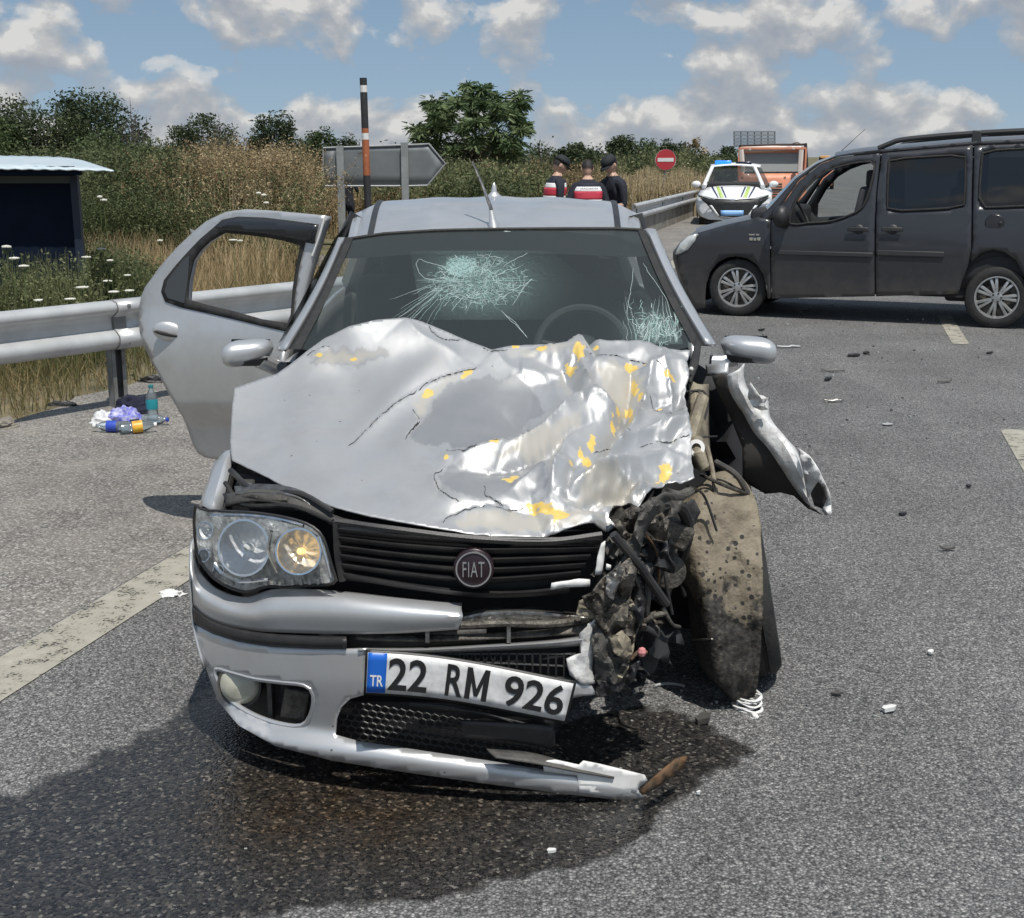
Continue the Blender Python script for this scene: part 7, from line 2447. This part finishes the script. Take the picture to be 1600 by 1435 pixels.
gs = [grass(17000, -7.4, VERGE_LAT - .06, 3.5, 15, .10, .34, .0065, .0, .75, .7), grass(16000, -10.5, -7.0, 3.5, 17, .3, .62, .008, .3, .95, .5), grass(30000, -15, -9, 4, 21, .55, .95, .009, .5, 1.0, .4),
      grass(9000, -26, -14, 6, 30, .4, .8, .014, .3, .9, .4), grass(9000, -9, VERGE_LAT - .1, 15, 34, .2, .5, .012, .3, .95, .5)]
go = quad_obj('grass', np.concatenate([g_[0] for g_ in gs]), np.concatenate([g_[1] for g_ in gs]), m_tang)
tag(go, 'dry tan and green grass on the verge behind the guard rail', None, None, 'stuff')

pos, H, _ = scatter_px(190, 470, 640, 30, 37, ip([470, 500, 560, 640], [240, 285, 288, 290]))
plants('sign_thicket', 'tan twigs and weeds behind the posts of the arrow sign', pos, H, 20, .3, .016, 8, .06, m_tan, tint=(.1, .8))
pos, H, _ = scatter_px(130, 100, 230, 13, 18, ip([100, 150, 200, 230], [372, 372, 392, 400]))
plants('roadside_weeds', 'green weeds mixed with dry grass right of the blue shelter', pos, H, 14, .3, .009, 10, .04, m_olive, tint=(.2, .9))
# wild carrot: white flower heads over the grass
m_umbel = M('white umbel', (0.62, 0.61, 0.54), .7)
m_stem = M('green stem', (0.09, 0.12, 0.04), .7)
FLW = [(178, 457, 9.6), (202, 455, 9.9), (10, 387, 10.9), (22, 405, 10.8), (37, 417, 10.6), (172, 408, 12.5), (199, 431, 12.0), (158, 390, 13.0), (250, 377, 15), (364, 376, 15.5), (110, 468, 9.8), (60, 470, 9.7), (128, 450, 10.2), (156, 309, 17), (162, 314, 17.2), (404, 303, 19), (416, 318, 19), (412, 306, 19.2), (375, 377, 15.6), (135, 403, 12.2), (168, 440, 11), (132, 449, 11.2)]
FLAB = ['nearest the rail joint, second from the door', 'nearest the open door, just above the rail', 'uppermost in front of the shelter', 'middle of the three before the shelter', 'lowest of the three before the shelter',
        'right of the shelter post, at mid height', 'left of the open door edge', 'highest one beside the shelter post', 'left of the open door, level with its window frame', 'seen through the open door window, left of the pair', 'just above the rail right of the shelter', 'just above the rail under the shelter', 'between the rail joint and the shelter post',
        'far off beside the shelter roof tip, left of two', 'far off beside the shelter roof tip, right of two', 'far off above the open door, left one', 'far off above the open door, lowest one', 'far off above the open door, right one', 'seen through the open door window, right of the pair', 'right at the foot of the shelter post', 'below the tall one left of the door', 'half hidden low by the rail joint']
f0 = None
for k, (px, py, Y) in enumerate(FLW):
    p = PY(px, py, Y); gz = ground_z(p.x, Y)
    if f0 is None:
        f0 = thing('wild_carrot', 'wild carrot flower ' + FLAB[0], 'flower', (p.x, Y, gz), 0, 'wild carrot flowers on the verge')
        hgt0 = p.z - gz
        g2 = MB(); g2.tube([(0, 0, 0), (.02, 0, hgt0 * .5), (0, 0, hgt0 - .02)], [.005, .004, .003], 5)
        for q in range(10):
            a = q * .63; g2.tube([(0, 0, hgt0 - .04), (.04 * math.cos(a), .04 * math.sin(a), hgt0 - .005)], .0015, 4)
        g2.build('stem', m_stem, f0)
        g2 = MB()
        for q in range(34):
            a = q * 2.4; r = .036 * math.sqrt(q / 34)
            g2.ell((r * math.cos(a), r * math.sin(a), hgt0 + .008 - r * .12), (.009, .009, .006), 6)
        g2.build('flower_head', m_umbel, f0)
    else:
        hs = p.z - gz
        c = dup(f0, (p.x, Y, gz), k * 1.3, 'wild carrot flower ' + FLAB[k])
        c.scale = (.8 + .5 * rnd.random(), .8 + .5 * rnd.random(), max(hs, .1) / hgt0)
# ================================================================== spilled fluid on the road
def wet_mat():
    m, t, b = newmat('wet oily road')
    tcn = N(t, 'ShaderNodeTexCoord')
    v = N(t, 'ShaderNodeTexVoronoi', i_Scale=120.0); L(t, tcn.outputs['Object'], v.inputs['Vector'])
    s1 = N(t, 'ShaderNodeSeparateColor'); L(t, v.outputs['Color'], s1.inputs[0])
    nz = N(t, 'ShaderNodeTexNoise', i_Scale=2.2, i_Detail=7.0, i_Roughness=.65); L(t, tcn.outputs['Object'], nz.inputs['Vector'])
    n3 = N(t, 'ShaderNodeTexNoise', i_Scale=14.0, i_Detail=6.0); L(t, tcn.outputs['Object'], n3.inputs['Vector'])
    c = ramp(t, s1.outputs[0], [(0, (0.008, 0.008, 0.008)), (.5, (0.026, 0.025, 0.024)), (.88, (0.05, 0.046, 0.041)), (.95, (0.09, 0.08, 0.07)), (1, (0.17, 0.16, 0.14))])
    br = N(t, 'ShaderNodeAttribute'); br.attribute_name = 'brown'
    c = mixc(t, math_n(t, 'MULTIPLY', br.outputs['Fac'], math_n(t, 'MULTIPLY', n3.outputs[0], 1.5)), c, (0.95, 0.72, 0.50), 'MULTIPLY')
    L(t, c, b.inputs['Base Color'])
    a = N(t, 'ShaderNodeAttribute'); a.attribute_name = 'wet'
    e = math_n(t, 'ADD', a.outputs['Fac'], math_n(t, 'MULTIPLY', math_n(t, 'SUBTRACT', n3.outputs[0], .5), 1.1))
    L(t, math_n(t, 'MULTIPLY', ramp(t, e, [(.34, (0,) * 3), (.62, (1,) * 3)]), .93), b.inputs['Alpha'])
    L(t, ramp(t, math_n(t, 'ADD', nz.outputs[0], math_n(t, 'MULTIPLY', a.outputs['Fac'], -.12)), [(.32, (.035,) * 3), (.60, (.30,) * 3)]), b.inputs['Roughness'])
    b.inputs['Specular IOR Level'].default_value = .5
    hh = math_n(t, 'ADD', math_n(t, 'MULTIPLY', v.outputs['Distance'], -1.0), math_n(t, 'MULTIPLY', s1.outputs[1], .6))
    bp = N(t, 'ShaderNodeBump', i_Strength=.28, i_Distance=.006); L(t, hh, bp.inputs['Height']); L(t, bp.outputs[0], b.inputs['Normal'])
    return m


SP = [(-60, 1235), (20, 1222), (100, 1186), (180, 1150), (240, 1120), (300, 1072), (345, 1040), (420, 1080), (600, 1130), (860, 1120), (960, 1085), (1060, 1090), (1140, 1130), (1200, 1162), (1185, 1195), (1120, 1225), (1075, 1262), (1030, 1300),
      (985, 1345), (900, 1372), (800, 1386), (740, 1405), (660, 1425), (560, 1430), (470, 1432), (400, 1452), (200, 1500), (-60, 1520)]
spx = lambda V: [PG(x, y, .006) for x, y in V]


def wetf(V):
    d, _, _ = seg_dist(V, SP, True)
    return np.clip(d / 42.0, 0, 1)


sp_o = patch('spilled_fluid', SP, spx, wet_mat(), None, step=14, world=True, attrs={
    'wet': wetf, 'brown': lambda V: np.clip(1.3 - np.hypot((V[:, 0] - 520) / 260, (V[:, 1] - 1275) / 85), 0, 1)})
tag(sp_o, 'dark wet patch of spilled fluid spreading under and before the wrecked car', None, None, 'stuff')

# ================================================================== bottles and bag on the shoulder
m_pet = glass_mat('clear bottle plastic', (.80, .88, .92), .80, .08, 1.4, (.55, .60, .63))
m_teal = M('teal label', (.02, .26, .30), .4)
m_bluelab = M('blue label', (.03, .07, .42), .4)
m_orl = M('orange label', (.78, .30, .03), .4, var=.5, vscale=22, col2=(.75, .55, .06))
m_bluebag = M('blue and white bag', (.06, .07, .48), .5, var=.9, vscale=30, col2=(.45, .46, .60))
m_cloth = M('black cloth', (.010, .012, .03), .9)
m_wbag = M('white thin bag', (.62, .63, .64), .4)


def bottle(label, c, axis, h, r, band, capm, grp=None):
    t = thing('bottle', label, 'bottle', c)
    ax = Vector(axis).normalized(); o_ = Vector((0, 0, 0))
    pr = [(0, 0), (r * .8, 0), (r, h * .04), (r * .98, h * .25), (r * .93, h * .3), (r, h * .35), (r, h * .62), (r * .8, h * .74), (r * .36, h * .87), (r * .34, h * .93)]
    MB().lathe(pr, o_, ax, 20).build('shell', m_pet, t)
    MB().lathe([(r * 1.01, h * .33), (r * 1.02, h * .34), (r * 1.02, h * .60), (r * 1.01, h * .61)], o_, ax, 20).build('label', band, t)
    MB().lathe([(r * .40, h * .92), (r * .42, h * .93), (r * .42, h), (0, h * 1.002)], o_, ax, 14).build('screw_cap', capm, t)
    return t


m_capt = M('teal cap', (.03, .22, .24), .4)
bottle('upright clear water bottle with teal label on the shoulder', PG(239, 657), (0, 0, 1), .235, .038, m_teal, m_capt)
bottle('clear bottle with blue label lying on the shoulder, cap to the left', PG(203, 676) + Vector((0, 0, .036)), (-1, .05, .02), .23, .036, m_bluelab, m_white)
bottle('bottle with orange and yellow label lying in front of the blue bag', PG(193, 676) + Vector((.0, -.06, .037)), (.93, .32, .05), .22, .037, m_orl, m_white)
bottle('crushed clear bottle lying right of the orange one', PG(222, 665) + Vector((0, .03, .033)), (.95, -.12, .02), .17, .034, m_pet, m_bluelab)


def bag(name, label, cat, c, rx, ry, rz, mat, seed):
    rows = []
    for q in range(15):
        th = math.pi * .5 * q / 14
        row = []
        for k in range(26):
            w = 2 * math.pi * k / 26
            p = Vector((math.sin(th) * math.cos(w), math.sin(th) * math.sin(w), math.cos(th)))
            f = 1 + .45 * noise.noise(p * 2 + Vector((seed, 0, 0))) + .25 * noise.noise(p * 5 + Vector((0, seed, 0)))
            row.append(Vector((p.x * rx * f, p.y * ry * f, max(p.z * rz * f, 0.002))))
        rows.append(row)
    o = MB().grid(rows, True).build(name, mat, None, ang=35)
    o.location = c
    tag(o, label, cat)
    return o


bag('plastic_bag', 'crumpled blue and white bag lying among the bottles', 'bag', PG(190, 660), .13, .10, .09, m_bluebag, 3)
bag('cloth_bundle', 'bundled black cloth behind the blue bag', 'cloth', PG(206, 645), .10, .08, .11, m_cloth, 7)
bag('plastic_bag', 'crumpled white bag left of the blue one', 'bag', PG(164, 662), .08, .07, .07, m_wbag, 5)
bag('paper_scrap', 'crumpled white paper lying beside the edge line near the headlight', 'litter', PG(268, 930), .05, .035, .02, m_white, 9)
bag('pale_stone', 'pale stone at the foot of the verge by the left edge', 'stone', PG(2, 668), .10, .08, .06, m_conc, 12)
bag('torn_rubber_strip', 'black torn rubber lying at the verge edge beside the open door', 'debris', PG(243, 597), .13, .05, .05, m_black, 15)
bag('torn_rubber_strip', 'black torn rubber lying at the verge edge left of the rail post', 'debris', PG(98, 634), .11, .04, .03, m_black, 16)

# ================================================================== crash debris on the road
def debris(name, label, px, py, kind, mat, sz, ang=0.0, seed=0):
    c = PG(px, py, .004)
    sz = tuple(v * (.72 if i < 2 else .4) for i, v in enumerate(sz)) if py < 860 else sz
    rr = random.Random(seed + int(px) * 3)
    if kind == 'strip':
        g2 = MB(); rows = []
        for i in range(9):
            u = i / 8 - .5
            z = .004 + .018 * max(0, noise.noise(Vector((u * 3, seed, 0)))) + .01 * u * u
            rows.append([Vector((u * sz[0], -sz[1] / 2 * (1 - abs(u)), z)), Vector((u * sz[0], 0, z + .008)), Vector((u * sz[0], sz[1] / 2 * (1 - abs(u) * .8), z))])
        o = g2.grid(rows).build(name, mat, None, solid=.003)
    else:
        n = rr.choice((4, 5, 5, 6)); pl = []
        for k in range(n):
            a = 2 * math.pi * k / n; r = rr.uniform(.55, 1.0)
            pl.append((math.cos(a) * r * sz[0] / 2, math.sin(a) * r * sz[1] / 2))
        tl = rr.uniform(-.25, .45); h = sz[2] if len(sz) > 2 else .01
        o = MB().prism(pl, lambda x, y: Vector((x, y, .003 + h * .5 * (.5 + x / sz[0]) + h * .5)), lambda x, y: Vector((x * .92, y * .92, .001 + h * .4 * (.5 + x / sz[0])))).build(name, mat, None, smooth=False)
    o.location = c; o.rotation_euler = (0, 0, ang)
    tag(o, label, 'debris', 'crash debris on the road')
    return o


m_greyp = M('pale grey plastic', (.36, .37, .37), .5)
for k, d in enumerate([
    ('plastic_strip', 'dark curved strip lying just beyond the right door mirror', 1232, 543, 'strip', m_greyp, (.30, .07), .1),
    ('twisted_wire', 'twisted dark scrap on the road below the van front wheel', 1336, 557, 'chip', m_black, (.22, .14, .05), .3),
    ('plastic_shard', 'small black shard right beside the twisted scrap', 1353, 553, 'chip', m_black, (.14, .10, .05), .9),
    ('plastic_strip', 'long thin dark strip halfway between mirror and van', 1301, 581, 'strip', m_dusty, (.26, .04), -.1),
    ('plastic_shard', 'black upturned shard under the long thin strip', 1293, 595, 'chip', m_black, (.10, .10, .07), .5),
    ('metal_strip', 'pale metal strip with a shadow, nearest strip to the torn wing', 1302, 628, 'strip', m_steel, (.20, .04), .05),
    ('plastic_piece', 'flat pale grey piece in the middle of the right lane', 1386, 664, 'chip', m_greyp, (.13, .11, .012), .2),
    ('plastic_shard', 'small black shard nearest the white lane dash', 1514, 762, 'chip', m_black, (.07, .06, .04), 1.2),
    ('plastic_shard', 'small black shard right of the wing tip', 1411, 805, 'chip', m_black, (.07, .05, .035), .4),
    ('plastic_chip', 'white chip on the road right of the wheel', 1388, 1112, 'chip', m_white, (.075, .035, .02), .1),
    ('plastic_piece', 'flat dark piece beside the coil of white wire', 1308, 1086, 'chip', m_dusty, (.06, .035, .008), .0),
    ('plastic_chip', 'small white chip halfway up the right lane', 1453, 1022, 'chip', m_white, (.03, .025, .012), .6),
    ('plastic_chip', 'white chip lying in front of the bumper on the wet road', 862, 1333, 'chip', m_white, (.036, .018, .01), -.2),
    ('plastic_chip', 'tiny white chip by the rusty strip', 1091, 1242, 'chip', m_white, (.018, .012, .01), .3),
    ('plastic_piece', 'dark wedge shaped piece before the muddy wheel', 1097, 1131, 'chip', m_dusty, (.07, .05, .03), .4),
    ('plastic_shard', 'dark shard under the van between its wheels', 1258, 487, 'chip', m_black, (.18, .12, .06), .4),
    ('plastic_shard', 'black shard near the far lane dash', 1546, 553, 'chip', m_black, (.14, .08, .04), .4),
    ('plastic_strip', 'dark sliver lying between the van and the right lane dash', 1476, 598, 'strip', m_dusty, (.16, .04), .2),
    ('plastic_shard', 'dark shard just behind the right mirror tip', 1190, 517, 'chip', m_black, (.14, .10, .05), .4),
    ('plastic_strip', 'dark strip on the asphalt level with the torn wing', 1480, 860, 'strip', m_dusty, (.07, .016), .1),
]):
    debris(*d, seed=k)
# coil of white wire at the wheel
g2 = MB(); wc = PG(1168, 1106, .0); rw = random.Random(3); pts = []
for k in range(90):
    a = k * .42; r = .038 + .018 * noise.noise(Vector((k * .2, 0, 0)))
    pts.append(wc + Vector((r * math.cos(a) * 1.1, r * math.sin(a), .02 + .018 * noise.noise(Vector((k * .25, 3, 0))) + .02 * math.sin(k * .07))))
co = MB().tube([p - wc for p in pts], .0035, 5).build('wire_coil', m_white, None)
co.location = wc; tag(co, 'small tangled coil of white wire on the road at the muddy wheel', 'wire')
bag('white_cap', 'small white plug lying beside the coil of wire', 'debris', PG(1178, 1122), .012, .012, .014, m_white, 30)
cs = MB().tube([Vector((.05 * math.cos(a), .03 * math.sin(a), .008)) for a in np.linspace(.3, 2.8, 12)], .005, 6).build('curved_clip', m_greyp, None)
cs.location = PG(1046, 1078); tag(cs, 'pale curved clip lying in the shade under the wreck', 'debris')
# countless crumbs of glass and plastic
g2 = MB(); rf_ = random.Random(12)
for i in range(420):
    px, py = (rf_.gauss(1330, 150), rf_.uniform(475, 720)) if i < 240 else ((rf_.gauss(1130, 160), rf_.uniform(1050, 1260)) if i < 330 else (rf_.uniform(300, 1600), rf_.uniform(700, 1430)))
    p = PG(px, py)
    s = rf_.uniform(.002, .0075) * (p.y / 3.5) ** .55
    g2.box(p + Vector((0, 0, s * .5)), (s * rf_.uniform(.6, 2), s, s), Matrix.Rotation(rf_.uniform(0, 3), 3, 'Z'))
fr = g2.build('road_fragments', M('fragments', (.5, .52, .5), .3, var=.9, vscale=3, col2=(.03, .03, .03)), None, smooth=False)
tag(fr, 'scattered crumbs of glass and plastic over the asphalt', None, None, 'stuff')
